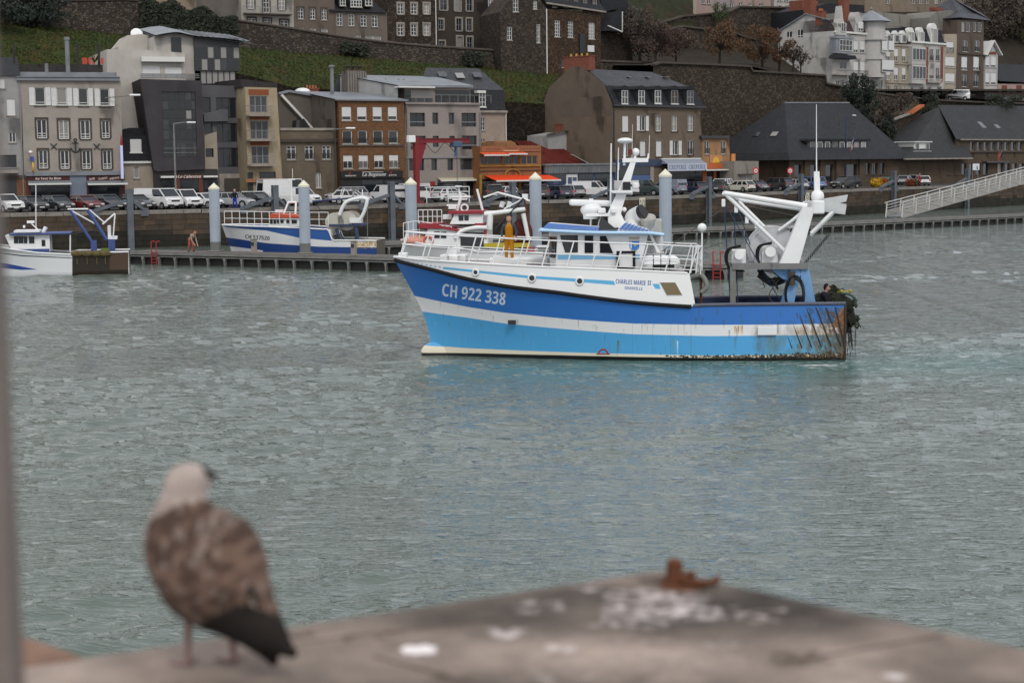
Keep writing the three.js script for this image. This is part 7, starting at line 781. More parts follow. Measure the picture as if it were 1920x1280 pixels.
const v = (x, y, z = 0) => bl(cR, x, y, z); { const a = v(346, 436), b = v(472, 436); mesh('radar_platform', [span(a.x, b.x, a.y - 0.06, a.y + 0.06, -0.4, 0.4), bar(v(372, 440), v(372, 500), 0.04), bar(v(425, 445), v(412, 500), 0.035)], M.white, G); const d = v(374, 408); mesh('radar', [new THREE.SphereGeometry(0.42, 20, 12).scale(1, 0.62, 1).translate(d.x, d.y, 0), cyl(0.3, 0.34, 0.3, d.x, d.y - 0.36, 0)], M.white, G); const s = v(372, 371); mesh('radar_scanner', rbox(1.72, 0.24, 0.3, 0.1, 0, 0, 0).rotateY(0.3).rotateZ(-0.04).translate(s.x, s.y, 0), M.white, G); mesh('scanner_neck', cyl(0.12, 0.08, 0.25, d.x, d.y + 0.18, 0), M.white, G); const f = v(432, 415, 0.3); mesh('floodlight', [rbox(0.3, 0.22, 0.3, 0.06, f.x, f.y, 0.3), rbox(0.2, 0.2, 0.3, 0.05, f.x + 0.45, f.y, 0.3)], M.white, G); }
{ const a = v(545, 135), b = v(686, 132); mesh('cross_arm', [span(a.x, b.x, a.y - 0.1, a.y + 0.06, -0.14, 0.14), bar(v(478, 308), v(600, 320), 0.05), span(v(490, 300).x, v(600, 300).x, v(0, 322).y, v(0, 308).y, -0.5, 0.5)], M.white, G); for (const [x, y0_, y1_, r] of [[480, 390, 45, 0.045], [520, 250, 68, 0.03], [597, 125, -60, 0.012], [690, 125, 0, 0.014], [522, 190, 150, 0.04], [684, 130, 100, 0.04]]) mesh('whip_aerial', bar(v(x, y0_), v(x + 3, y1_), r, r * 0.6, 6), M.white, G); const d = v(559, 30); mesh('satellite_dome', [new THREE.SphereGeometry(0.3, 18, 10).scale(1, 0.38, 1).translate(d.x, d.y, 0), bar(v(555, 165), v(559, 32), 0.05)], M.white, G); const e = v(617, 92); mesh('lamp_globe', [ball(0.15, e.x, e.y, 0), bar(v(612, 130), e, 0.05)], M.white, G); mesh('navigation_light', [cyl(0.07, 0.07, 0.22, v(588, 100).x, v(588, 108).y, 0.1)], std(lin(0.12, 0.01, 0.01), 0.4), G); const k = v(568, 285, 0.3); mesh('searchlight', [rbox(0.3, 0.4, 0.3, 0.04, k.x, k.y, 0.3)], M.black, G); mesh('loudspeaker', [rbox(0.26, 0.26, 0.26, 0.08, k.x + 0.34, k.y + 0.05, -0.2)], M.white, G); const l = v(555, 408, 0.4); mesh('deck_lamp', ball(0.09, l.x, l.y, 0.4), M.white, G); }
{ const a = v(600, 500, -0.6), m = v(600, 448, -0.6), e = v(650, 421, -0.3); mesh('exhaust', [tube([a, v(598, 475, -0.6), m, v(625, 432, -0.5), e], 0.3, 24, 14), cyl(0.34, 0.34, 0.2, a.x, a.y - 0.2, -0.6)], M.white, G); mesh('exhaust_mouth', new THREE.CylinderGeometry(0.29, 0.29, 0.06, 20).rotateZ(Math.PI / 2).rotateY(-0.5).rotateZ(0.5).translate(e.x + 0.05, e.y + 0.03, -0.25), M.black, G); const w = v(685, 490, -0.4); mesh('winch', [new THREE.CylinderGeometry(0.3, 0.3, 0.7, 20).rotateX(0.5).translate(w.x, w.y, -0.4), rbox(0.5, 0.7, 0.6, 0.1, w.x + 0.3, w.y - 0.1, -0.5), rbox(1.2, 0.25, 0.8, 0.06, w.x - 0.3, w.y - 0.45, -0.5)], tinted(T_coarse, 1, lin(0.5, 0.49, 0.46), 0.6), G); }
{ const a = q(662, 712, 2.0), b = q(845, 712, 2.0), R = 0.31, len = b.x - a.x, c = (a.x + b.x) / 2, y = a.y + 0.02; const raft = thing('life_raft', 'white life raft canister strapped to the trawler deck', 'life raft', PB.a, PB.turn); mesh('canister', new THREE.CapsuleGeometry(R, len - 2 * R + 0.2, 8, 24).scale(1, 1, 1).rotateZ(Math.PI / 2).translate(c, y, 2.05), M.white, raft); mesh('seam', [rbox(len * 1.0, 0.06, R * 2.06, 0.02, c, y, 2.05)], M.white, raft); for (const t of [0.28, 0.5, 0.76]) mesh('strap', new THREE.TorusGeometry(R + 0.012, 0.014, 5, 28).rotateY(Math.PI / 2).translate(lerp(a.x, b.x, t), y, 2.05), M.rubber, raft); mesh('cradle', [rbox(0.12, 0.35, 0.7, 0.02, lerp(a.x, b.x, 0.25), y - 0.42, 2.05), rbox(0.12, 0.35, 0.7, 0.02, lerp(a.x, b.x, 0.72), y - 0.42, 2.05)], galv, raft); mesh('black_label', span(c - 0.3, c + 0.5, y - 0.13, y - 0.03, 2.05 + R - 0.03, 2.05 + R + 0.008), M.rubber, raft); const t = v(790, 662, 1.2); mesh('navy_cover', [new THREE.ConeGeometry(0.42, 0.3, 12).translate(t.x, t.y - 0.05, 1.5), ball(0.2, t.x - 1.3, t.y - 0.08, 1.5, 1.3, 0.6, 1)], std(lin(0.01, 0.018, 0.07), 0.8), G); }
}
{ // gantry, net drum, booms
const G = trawler, s = (x, y, z = 0) => bl(cS, x, y, z), t = (x, y, z = 0) => bl(cT, x, y, z), wh = M.white, blu = tinted(T_metal, 2, lin(0.16, 0.33, 0.6), 0.5);
const pl = t(560, 290, 1.8), pr = t(1260, 290, 1.8); mesh('gear_platform', [span(pl.x, pr.x, pl.y - 0.12, pl.y + 0.1, -1.9, 1.9)], tinted(T_render, 1.5, lin(0.2, 0.2, 0.2), 0.7), G);
for (const z of [1.75, -1.75]) mesh('platform_post', [beam(t(565, 290, z).setZ(z), t(565, 650, z).setZ(z).setY(1), 0.17, 0.2)], galv, G);
for (const z of [1.55, -1.55]) {
const a = t(1080, 268, z), b = s(1010, 885, z), R = (c, w) => [V(c.x - w, c.y, z + 0.26), V(c.x + w, c.y, z + 0.26), V(c.x + w, c.y, z - 0.26), V(c.x - w, c.y, z - 0.26)]; mesh('gantry_leg', loft([R(a, 0.36), R(b, 0.22)], true, true), wh, G);
const l0 = t(1150, 285, z), l1 = t(1005, 645, z), r0 = t(1215, 285, z), r1 = t(1325, 640, z); for (const [p, q, w] of [[l0, l1, 0.2], [r0, r1, 0.17]]) mesh('blue_leg', loft([[V(p.x - w, p.y, z + 0.22), V(p.x + w, p.y, z + 0.22), V(p.x + w, p.y, z - 0.22), V(p.x - w, p.y, z - 0.22)], [V(q.x - w * 1.3, 1, z + 0.22), V(q.x + w * 1.3, 1, z + 0.22), V(q.x + w * 1.3, 1, z - 0.22), V(q.x - w * 1.3, 1, z - 0.22)]], true, true), blu, G); mesh('knee_plate', slab([t(920, 318, z), t(1140, 300, z), t(1080, 420, z), t(1020, 400, z)].map(p => [p.x, p.y]), z - 0.06, z + 0.06), blu, G);
}
const h = s(1050, 878, 0); mesh('gantry_head', [rbox(0.44, 0.5, 3.7, 0.06, h.x, h.y, 0)], wh, G); mesh('head_post', [beam(s(1082, 830), s(1078, 590), 0.2, 0.2), bar(s(1078, 600), s(1079, 50), 0.025, 0.012, 6), bar(s(1100, 830), s(1100, 640), 0.03), rbox(0.5, 0.5, 0.5, 0.24, s(1078, 790).x, s(1078, 790).y, 0.3)], wh, G);
mesh('stern_arm', [beam(s(1085, 862, 1.2), s(1310, 895, 1.2), 0.16, 0.34), beam(s(1085, 862, -1.2), s(1310, 895, -1.2), 0.16, 0.34), slab([s(1115, 812, 0.2), s(1325, 778, 0.2), s(1310, 832, 0.2), s(1240, 850, 0.2), s(1120, 842, 0.2)].map(p => [p.x, p.y]), 0.1, 0.4)], tinted(T_metal, 1, lin(0.55, 0.56, 0.58), 0.5), G); mesh('stern_brace', [bar(s(1222, 905, 1.2), s(1030, 1095, 1.4), 0.07), bar(s(1222, 905, -1.2), s(1030, 1095, -1.4), 0.07)], wh, G);
const tip = (z) => s(338, 772, z); mesh('boom', [bar(tip(1.3), s(1000, 878, 1.4), 0.1, 0.12, 10), bar(s(445, 808, -1.3), s(995, 888, -1.4), 0.085, 0.1, 10), bar(tip(1.3), s(445, 808, -1.3), 0.09)], wh, G); for (const [a, b] of [[tip(1.3), s(825, 1240, 1.3)], [s(445, 815, -1.3), s(690, 1062, -1.0)]]) mesh('boom_stay', bar(a, b, 0.072), wh, G); for (const [a, b] of [[s(1000, 905, 1.4), s(775, 1068, 1.1)], [s(985, 900, 1.2), s(800, 1060, 1.0)], [s(815, 1040, 1), s(950, 1040, 1)]]) mesh('drum_stay', bar(a, b, 0.06), wh, G);
for (const [x, y] of [[330, 850], [432, 898], [518, 985], [595, 1028]]) { const p = s(x, y, 1.25); mesh('block', [rbox(0.14, 0.3, 0.1, 0.04, p.x, p.y, 1.25)], M.white, G); }
const dc = s(715, 1190, 0), R = 0.86; mesh('net_drum', [new THREE.CylinderGeometry(0.3, 0.3, 1.9, 20).rotateX(Math.PI / 2).translate(dc.x, dc.y - 0.1, 0)], M.rust, G); for (const z of [0.95, -0.95]) mesh('drum_flange', [new THREE.CylinderGeometry(R, R, 0.05, 40).rotateX(Math.PI / 2).translate(dc.x, dc.y - 0.1, z), new THREE.TorusGeometry(R, 0.04, 6, 40).translate(dc.x, dc.y - 0.1, z)], tinted(T_metal, 1.2, lin(0.5, 0.51, 0.53), 0.5), G);
const mh = s(705, 1240, 1.25), m2 = t(625, 180, 1.3); for (const [p, r] of [[mh, 0.2], [m2, 0.18]]) { mesh('drum_motor', [new THREE.CylinderGeometry(r, r, 0.35, 20).rotateX(Math.PI / 2).translate(p.x, p.y, 1.2), rbox(r * 3, r * 3.4, 0.14, 0.04, p.x, p.y - 0.1, 1.02)], wh, G); mesh('hydraulic_hose', [0, 1, 2].map(k => tube([[p.x + 0.05, p.y + 0.3 + k * 0.03, 1.3], [p.x - 0.35 - k * 0.05, p.y + 0.2, 1.32], [p.x - 0.45 - k * 0.04, p.y - 0.2, 1.3], [p.x - 0.3, p.y - 0.55, 1.25], [p.x + 0.2, p.y - 0.62, 1.2]], 0.028, 24, 5)), M.rubber, G); }
mesh('net_on_drum', [new THREE.CylinderGeometry(0.48, 0.48, 1.7, 18).rotateX(Math.PI / 2).translate(dc.x, dc.y - 0.1, 0)], tinted(T_render, 0.4, lin(0.05, 0.06, 0.04), 1), G);
// ropes, wires and chains
const rp = std(lin(0.03, 0.05, 0.12), 0.8), wire = std(lin(0.06, 0.055, 0.05), 0.6); for (const w of [bar(s(335, 880, 1.2), t(545, 645, 1.2), 0.022), bar(s(415, 900, 1), t(610, 640, 1), 0.02), bar(s(345, 860, 1.2), t(1000, 600, 1.4), 0.018), bar(s(450, 900, 0), t(860, 480, 1), 0.018)]) mesh('blue_rope', w, rp, G); for (const w of [bar(s(322, 900, 1.2), bl(cR, 760, 640, 1), 0.016), bar(s(500, 862, 0), s(900, 945, 0), 0.014), bar(s(520, 1100, 1), bl(cT, 210, 155, 1.5), 0.012), bar(bl(cT, 350, 0, 1.4), bl(cT, 205, 220, 1.4), 0.02), tube([t(1080, 300, 1.4), t(900, 560, 1.5), t(945, 635, 1.5)], 0.018, 16, 4)]) mesh('wire', w, wire, G);
const ch = []; for (let k = 0; k < 26; k++) { const p = V().lerpVectors(t(1445, 5, 1.3), t(1225, 268, 1.5), k / 26); ch.push(new THREE.TorusGeometry(0.045, 0.014, 4, 8).rotateY(k % 2 * 1.57).translate(p.x, p.y, p.z)); } for (let k = 0; k < 14; k++) { const p = V().lerpVectors(t(935, 415, 1.5), t(985, 500, 1.5), k / 14); ch.push(new THREE.TorusGeometry(0.04, 0.014, 4, 8).rotateY(k % 2 * 1.57).translate(p.x, p.y, p.z)); } mesh('chain', ch, M.iron, G);
{ const g = [], r = rng(6); for (let k = 0; k < 16; k++) { const a = t(790 + r() * 60, 320 + r() * 60, 1), b = t(960 + r() * 90, 390 + r() * 40, 1.2); g.push(tube([a, a.clone().lerp(b, 0.5).add(V(0, -0.15 - 0.1 * r(), 0)), b], 0.05, 10, 5)); } mesh('hanging_gear', g, M.black, G); const p = t(1110, 400, 1.9); mesh('fender', [cyl(0.13, 0.13, 0.5, p.x, p.y - 0.25, 1.9)], M.stone, G); mesh('rope_coil', [0, 1, 2, 3].map(k => new THREE.TorusGeometry(0.42 + 0.04 * k, 0.02, 5, 24).scale(0.7, 1.3, 1).translate(p.x + 0.1, p.y - 0.6, 1.95 + 0.03 * k)), M.rubber, G); const f = s(158, 1050, 1.5); mesh('gps_dome', [ball(0.17, f.x, f.y, 1.5), bar(f, s(156, 1300, 1.5).setY(f.y - 1.6), 0.03)], wh, G); }
{ // net bundle heaped over the stern
const N = thing('stern_net', 'dark green bundle of trawl net heaped over the trawler stern', 'fishing net', PB.a, PB.turn), r = rng(27), L = hb.L, c = t(1480, 590, 0), g = [], d = []; const bones = [[V(L - 0.7, 1.75, 0.3), 0.5], [V(L - 0.25, 2.05, 0.3), 0.45], [V(L + 0.15, 1.85, 0.5), 0.4], [V(L + 0.3, 1.35, 0.5), 0.36]];
for (const [p, q] of bones) g.push(ball(q, p.x, p.y, 0.5, 1, 0.95, 2.2, 12, 9)); for (let k = 0; k < 340; k++) { const [p, q] = bones[Math.floor(r() * 4)], a = r() * 6.3, b = r() * 3.1, o = V(p.x + q * 1.05 * Math.cos(a) * Math.sin(b), p.y + q * Math.cos(b), 0.5 + 1.2 * Math.sin(a) * Math.sin(b)), e = o.clone().add(V((r() - 0.5) * 0.34, (r() - 0.6) * 0.34, (r() - 0.5) * 0.4)); d.push(tube([o, o.clone().lerp(e, 0.5).add(V((r() - 0.5) * 0.2, 0.12 * r(), (r() - 0.5) * 0.2)), e], 0.014 + 0.02 * r(), 6, 4)); }
for (let k = 0; k < 16; k++) { const x = L + 0.2 + 0.5 * r(), y = 1.25 - 0.3 * r(), z = -0.4 + 1.8 * r(); d.push(tube([[x, y, z], [x + 0.1 * (r() - 0.5), y - 0.4, z], [x + 0.2 * (r() - 0.5), y - 0.5 - 0.7 * r(), z]], 0.012, 8, 3)); }
mesh('netting', g, tinted(T_render, 0.5, lin(0.022, 0.026, 0.018), 1), N); mesh('twine', d, std(lin(0.03, 0.032, 0.022), 1), N); const y = t(1540, 530, 0.9); mesh('yellow_floats', [0, 1, 2, 3, 4].map(k => ball(0.07, y.x + k * 0.11, y.y + 0.04 * Math.sin(k * 2), 0.9)), std(lin(0.3, 0.24, 0.03), 0.6), N); mesh('green_hose', tube([t(1560, 540, 1), t(1640, 550, 1), t(1700, 600, 1), t(1690, 640, 1)], 0.05, 20, 6), std(lin(0.03, 0.07, 0.06), 0.7), N); }
}

// ================================================================ PEOPLE AND THE GULL: one continuous skin over a skeleton
// bones: [from, to, r0, r1, colour]; the skin takes the colour of the nearest bone
function skin(bones, cell, k = 0.03, tint) {
const lo = V(9, 9, 9), hi = V(-9, -9, -9); for (const [a, b, r, q] of bones) for (const [p, w] of [[a, r], [b, q]]) { lo.min(p.clone().addScalar(-w - 3 * cell)); hi.max(p.clone().addScalar(w + 3 * cell)); }
const c = lo.clone().add(hi).multiplyScalar(0.5), half = Math.max(hi.x - lo.x, hi.y - lo.y, hi.z - lo.z) / 2, n = Math.min(110, Math.ceil(2 * half / cell)), mc = new MarchingCubes(n, new THREE.MeshStandardMaterial(), false, false, 90000), f = mc.field, h = n / 2;
const B = bones.map(([a, b, r, q, col]) => ({ a, d: b.clone().sub(a), l: Math.max(1e-9, b.distanceToSquared(a)), r, q, col }));
const dist = (x, y, z, o) => { const px = x - o.a.x, py = y - o.a.y, pz = z - o.a.z, t = clamp((px * o.d.x + py * o.d.y + pz * o.d.z) / o.l), X = px - o.d.x * t, Y = py - o.d.y * t, Z = pz - o.d.z * t; return Math.sqrt(X * X + Y * Y + Z * Z) - lerp(o.r, o.q, t); };
for (let z = 0; z < n; z++) for (let y = 0; y < n; y++) for (let x = 0; x < n; x++) { let s = 0; const X = c.x + (x - h) / h * half, Y = c.y + (y - h) / h * half, Z = c.z + (z - h) / h * half; let m = 9; for (const o of B) { const d = dist(X, Y, Z, o); if (d < m + k * 4) { s += Math.exp(-d / k); } if (d < m) m = d; } f[z * n * n + y * n + x] = m > 0.25 ? -m : k * Math.log(Math.max(1e-30, s)); }
mc.isolation = 0; mc.update(); const N = mc.count, p = new Float32Array(N * 3), col = new Float32Array(N * 3), nn = mc.normalArray.slice(0, N * 3);
for (let i = 0; i < N; i++) { const X = c.x + mc.positionArray[i * 3] * half, Y = c.y + mc.positionArray[i * 3 + 1] * half, Z = c.z + mc.positionArray[i * 3 + 2] * half; p.set([X, Y, Z], i * 3); let m = 9, w = null; for (const o of B) { const d = dist(X, Y, Z, o); if (d < m) { m = d; w = o; } } col.set(tint ? tint(X, Y, Z, w.col) : w.col, i * 3); }
const g = new THREE.BufferGeometry(); g.setAttribute('position', new THREE.BufferAttribute(p, 3)); g.setAttribute('normal', new THREE.BufferAttribute(nn, 3)); g.setAttribute('color', new THREE.BufferAttribute(col, 3)); return g;
}
const skinMat = new THREE.MeshPhysicalMaterial({ vertexColors: true, roughness: 0.9, specularIntensity: 0.25 }), SK = [0.38, 0.22, 0.16];
// joints in metres above the feet, x to the person's left, z ahead
function person(label, pos, turn, o) {
const G = thing('person', label, 'person', pos, turn), { top, legs, hair = [0.03, 0.02, 0.015], shoe = [0.02, 0.02, 0.02], bend = 0, crouch = 0, armL = [0.3, 0.95, 0.12], armR = [-0.3, 0.95, 0.12], step = 0.08, bib, hood } = o;
const hipY = 0.92 - crouch, hip = V(0, hipY, 0), ch = V(0, hipY + 0.42 * Math.cos(bend), 0.42 * Math.sin(bend)), nk = V(0, hipY + 0.56 * Math.cos(bend), 0.56 * Math.sin(bend)), hd = nk.clone().add(V(0, 0.17 * Math.cos(bend * 0.7), 0.03 + 0.17 * Math.sin(bend * 0.7))), b = [];
b.push([hip.clone().add(V(-0.07, 0, 0)), hip.clone().add(V(0.07, 0, 0)), 0.135, 0.135, bib || legs], [hip.clone().lerp(ch, 0.25), ch, 0.15, 0.165, bib || top], [ch.clone().add(V(-0.13, 0.05, 0)), ch.clone().add(V(0.13, 0.05, 0)), 0.11, 0.11, top], [nk, hd, 0.055, 0.06, SK], [hd.clone().add(V(0, -0.02, 0.01)), hd.clone().add(V(0, 0.06, -0.01)), 0.085, 0.095, SK], [hd.clone().add(V(0, 0.07, -0.025)), hd.clone().add(V(0, 0.03, -0.05)), 0.1, 0.09, hood || hair], [hd.clone().add(V(0, -0.01, 0.09)), hd.clone().add(V(0, -0.03, 0.105)), 0.018, 0.02, SK]);
for (const s of [-1, 1]) { const f = V(s * 0.12, 0.08, s * step), kn = V(s * 0.11, hipY * 0.52 + 0.02, s * step * 0.5 + 0.05 + crouch * 0.5); b.push([hip.clone().add(V(s * 0.09, -0.04, 0)), kn, 0.105, 0.075, legs], [kn, f, 0.075, 0.055, legs], [f.clone().add(V(0, -0.03, -0.03)), f.clone().add(V(s * 0.02, -0.045, 0.16)), 0.05, 0.038, shoe]); const sh = ch.clone().add(V(s * 0.2, 0.07, 0)), A = s > 0 ? armL : armR, hand = V(A[0], A[1] - crouch, A[2]), el = sh.clone().lerp(hand, 0.5).add(V(s * 0.05, -0.03, -0.06)); b.push([sh, el, 0.062, 0.05, top], [el, hand, 0.05, 0.036, top], [hand, hand.clone().add(hand.clone().sub(el).setLength(0.08)), 0.036, 0.032, SK]); const dir = hand.clone().sub(el).normalize(); for (let k = 0; k < 4; k++) b.push([hand.clone().addScaledVector(dir, 0.08).add(V((k - 1.5) * 0.018, 0, 0)), hand.clone().addScaledVector(dir, 0.15 + 0.01 * (k % 2)).add(V((k - 1.5) * 0.02, -0.015, 0.015)), 0.01, 0.008, SK]); b.push([hand.clone().addScaledVector(dir, 0.03).add(V(-s * 0.03, 0, 0.01)), hand.clone().addScaledVector(dir, 0.09).add(V(-s * 0.055, 0, 0.02)), 0.012, 0.009, SK]); }
const m = new THREE.Mesh(skin(b, 0.022, 0.016), skinMat); m.name = 'body'; m.castShadow = m.receiveShadow = true; G.add(m); if (o.cap) mesh('cap', [ball(0.105, hd.x, hd.y + 0.07, hd.z - 0.01, 1, 0.75, 1), rbox(0.14, 0.02, 0.12, 0.01, hd.x, hd.y + 0.07, hd.z + 0.13)], std(lin(...o.cap), 0.9), G); return G;
}
{
const blk = [0.012, 0.013, 0.018], org = [0.38, 0.16, 0.012]; const g = (P, px, py, z) => { const [x, y] = P.uv(px, py, z); return P.a.clone().addScaledVector(P.u, x).addScaledVector(P.n, z).setY(P.y0 + y); };
person('bearded fisherman in yellow oilskin bib and dark hooded jumper on the trawler deck', g(PB, 955, 491, -0.4), PB.turn, { top: [0.05, 0.06, 0.065], legs: org, bib: org, hood: [0.06, 0.035, 0.03], armL: [0.27, 0.98, 0.1], armR: [-0.27, 0.98, 0.1] });
{ const p = g(PB, 1541, 600, 1.75); p.y = 1.0; person('crewman in black jacket and orange trousers bent over the stern net', p, PB.turn + 1.35, { top: blk, legs: [0.33, 0.12, 0.015], hair: blk, cap: blk, bend: 0.25, armL: [0.2, 1.0, 0.5], armR: [-0.2, 1.0, 0.5] }); }
{ const P = pontA.P; person('man with bare back and red trousers bending over on the pontoon', g(P, 357, 470, -1.6).setY(0.95), P.turn + 1.4, { top: [0.3, 0.23, 0.18], legs: [0.36, 0.1, 0.07], hair: [0.12, 0.05, 0.02], bend: 0.85, armL: [0.15, 0.55, 0.62], armR: [-0.15, 0.6, 0.6], step: 0.14 }); }
{ const q = onQuay(447, 0.8); person('walker in black coat and bright blue trousers on the quay edge', q.p, q.turn, { top: blk, legs: [0.02, 0.04, 0.28], hair: [0.3, 0.28, 0.26], armL: [0.34, 0.95, 0.08], armR: [-0.34, 0.9, 0.05], step: 0.16 }); }
{ const q = onQuay(1739, 1.2); person('person in a red coat standing by the heaps of nets', q.p, q.turn, { top: [0.26, 0.015, 0.02], legs: [0.12, 0.01, 0.012], hair: [0.2, 0.19, 0.18] }); }
{ const q = onQuay(1551, 4); person('person in dark clothes between the parked cars with a white bag', q.p, q.turn, { top: blk, legs: blk, step: 0.12 }); }
}

// ================================================================ MOORED BOATS
function moored(name, label, P, { stem, railPx, beam, paint: pm, band, deckY = 0.6 }) {
const G = thing(name, label, 'fishing boat', P.a, P.turn), b = (c, x, y, z = 0) => { const [X, Y] = P.uv(...c(x, y), z); return V(X, Y, z); }, L = P.len, st = stem.map(([x, y]) => b(id, x, y)).map(p => [p.y, p.x]).sort((p, q) => p[0] - q[0]), x0 = (y) => curve(st)(clamp(y, st[0][0], st.at(-1)[0]));
const bs = curve([[0, 0.04], [0.08, 0.5 * beam], [0.2, 0.82 * beam], [0.4, beam], [1, 0.9 * beam]]), bw = curve([[0, 0.03], [0.1, 0.26 * beam], [0.3, 0.68 * beam], [0.55, 0.92 * beam], [1, 0.86 * beam]]), rl = railPx.map(([x, y]) => b(id, x, y, beam * 0.85)).map(p => [clamp((p.x - x0(p.y)) / (L - x0(p.y))), p.y]), rail = (s) => { let i = 0; while (i + 2 < rl.length && s > rl[i + 1][0]) i++; return lerp(rl[i][1], rl[i + 1][1], clamp((s - rl[i][0]) / (rl[i + 1][0] - rl[i][0]))); };
const X1 = L + 0.3, Y0 = -0.7, Y1 = 3.4, t = canvasTex(1024, 512, (x, W, H) => band(x, (px, py) => { const p = b(id, px, py, beam * 0.85); return [(p.x + 0.3) / (X1 + 0.3) * W, H - (p.y - Y0) / (Y1 - Y0) * H]; }, W, H)), uv = (X, Y) => [(X + 0.3) / (X1 + 0.3), (Y - Y0) / (Y1 - Y0)];
const h = hullSkin({ L, x0, bw, bs, rail, uv, nS: 60, nV: 10 }), hull = mesh('hull', [h.port, h.starboard], std(0xffffff, 0.4, { map: t }), G), e = [], d = []; for (let i = 0; i <= 40; i++) { const p = h.at(i / 40, 1); e.push(p); d.push([V(p.x, p.y - 0.15, p.z - 0.01), V(p.x, p.y - 0.15, -p.z + 0.01)]); } mesh('deck', loft(d), tinted(T_asph, 2, lin(0.2, 0.19, 0.18)), G); for (const q of [1, -1]) mesh('gunwale', tube(e.map(p => V(p.x, p.y, p.z * q)), 0.06, 60, 5), M.white, hull); const p = h.at(1, 1), w = h.at(1, 0.3); mesh('transom', faces([[V(p.x, -0.4, w.z), V(p.x, -0.4, -w.z), V(p.x, p.y, -p.z), V(p.x, p.y, p.z)]]), tinted(T_render, 2, lin(0.14, 0.12, 0.1)), hull);
const rails = (c, pts, hh, z, n = 8) => { const q = pts.map(([x, y]) => b(c, x, y, z)); mesh('guard_rail', [tube(q.map(v => v.clone().setY(v.y + hh)), 0.03, 40, 5), tube(q.map(v => v.clone().setY(v.y + hh * 0.5)), 0.025, 40, 5)], M.white, G); const k = new THREE.CatmullRomCurve3(q); for (let i = 0; i <= n; i++) { const v = k.getPoint(i / n); mesh('stanchion', bar(v, v.clone().setY(v.y + hh), 0.028, 0.028, 6), M.white, G); } };
const cabin = (c, r, z, mat, wins = [], lean = 0.3) => { const A = b(c, r[0], r[3], z), B = b(c, r[2], r[1], z), f = mesh('cabin', loft([[V(A.x, A.y, z), V(B.x, A.y, z), V(B.x, A.y, -z), V(A.x, A.y, -z)], [V(A.x + lean, B.y, z * 0.95), V(B.x, B.y, z * 0.95), V(B.x, B.y, -z * 0.95), V(A.x + lean, B.y, -z * 0.95)]], true, true), mat, G); for (const w of wins) { const p = b(c, w[0], w[3], z), q = b(c, w[2], w[1], z); mesh('window', span(p.x, q.x, p.y, q.y, z - 0.05, z + 0.02), M.glass, f); mesh('window', span(p.x, q.x, p.y, q.y, -z - 0.02, -z + 0.05), M.glass, f); } return f; };
const part = (n, c, r, z0, z1, mat) => { const A = b(c, r[0], r[3], z1), B = b(c, r[2], r[1], z1); return mesh(n, span(A.x, B.x, A.y, B.y, z0, z1), mat, G); };
const pole = (n, c, a, q, r, m = M.white, z = 0, z2 = z) => mesh(n, bar(b(c, ...a, z), b(c, ...q, z2), r, r, 8), m, G);
return { G, b, rails, cabin, part, pole };
}
const poly = (x, q, pts, col) => { x.fillStyle = col; x.beginPath(); pts.forEach((p, i) => x[i ? 'lineTo' : 'moveTo'](...q(...p))); x.fill(); };
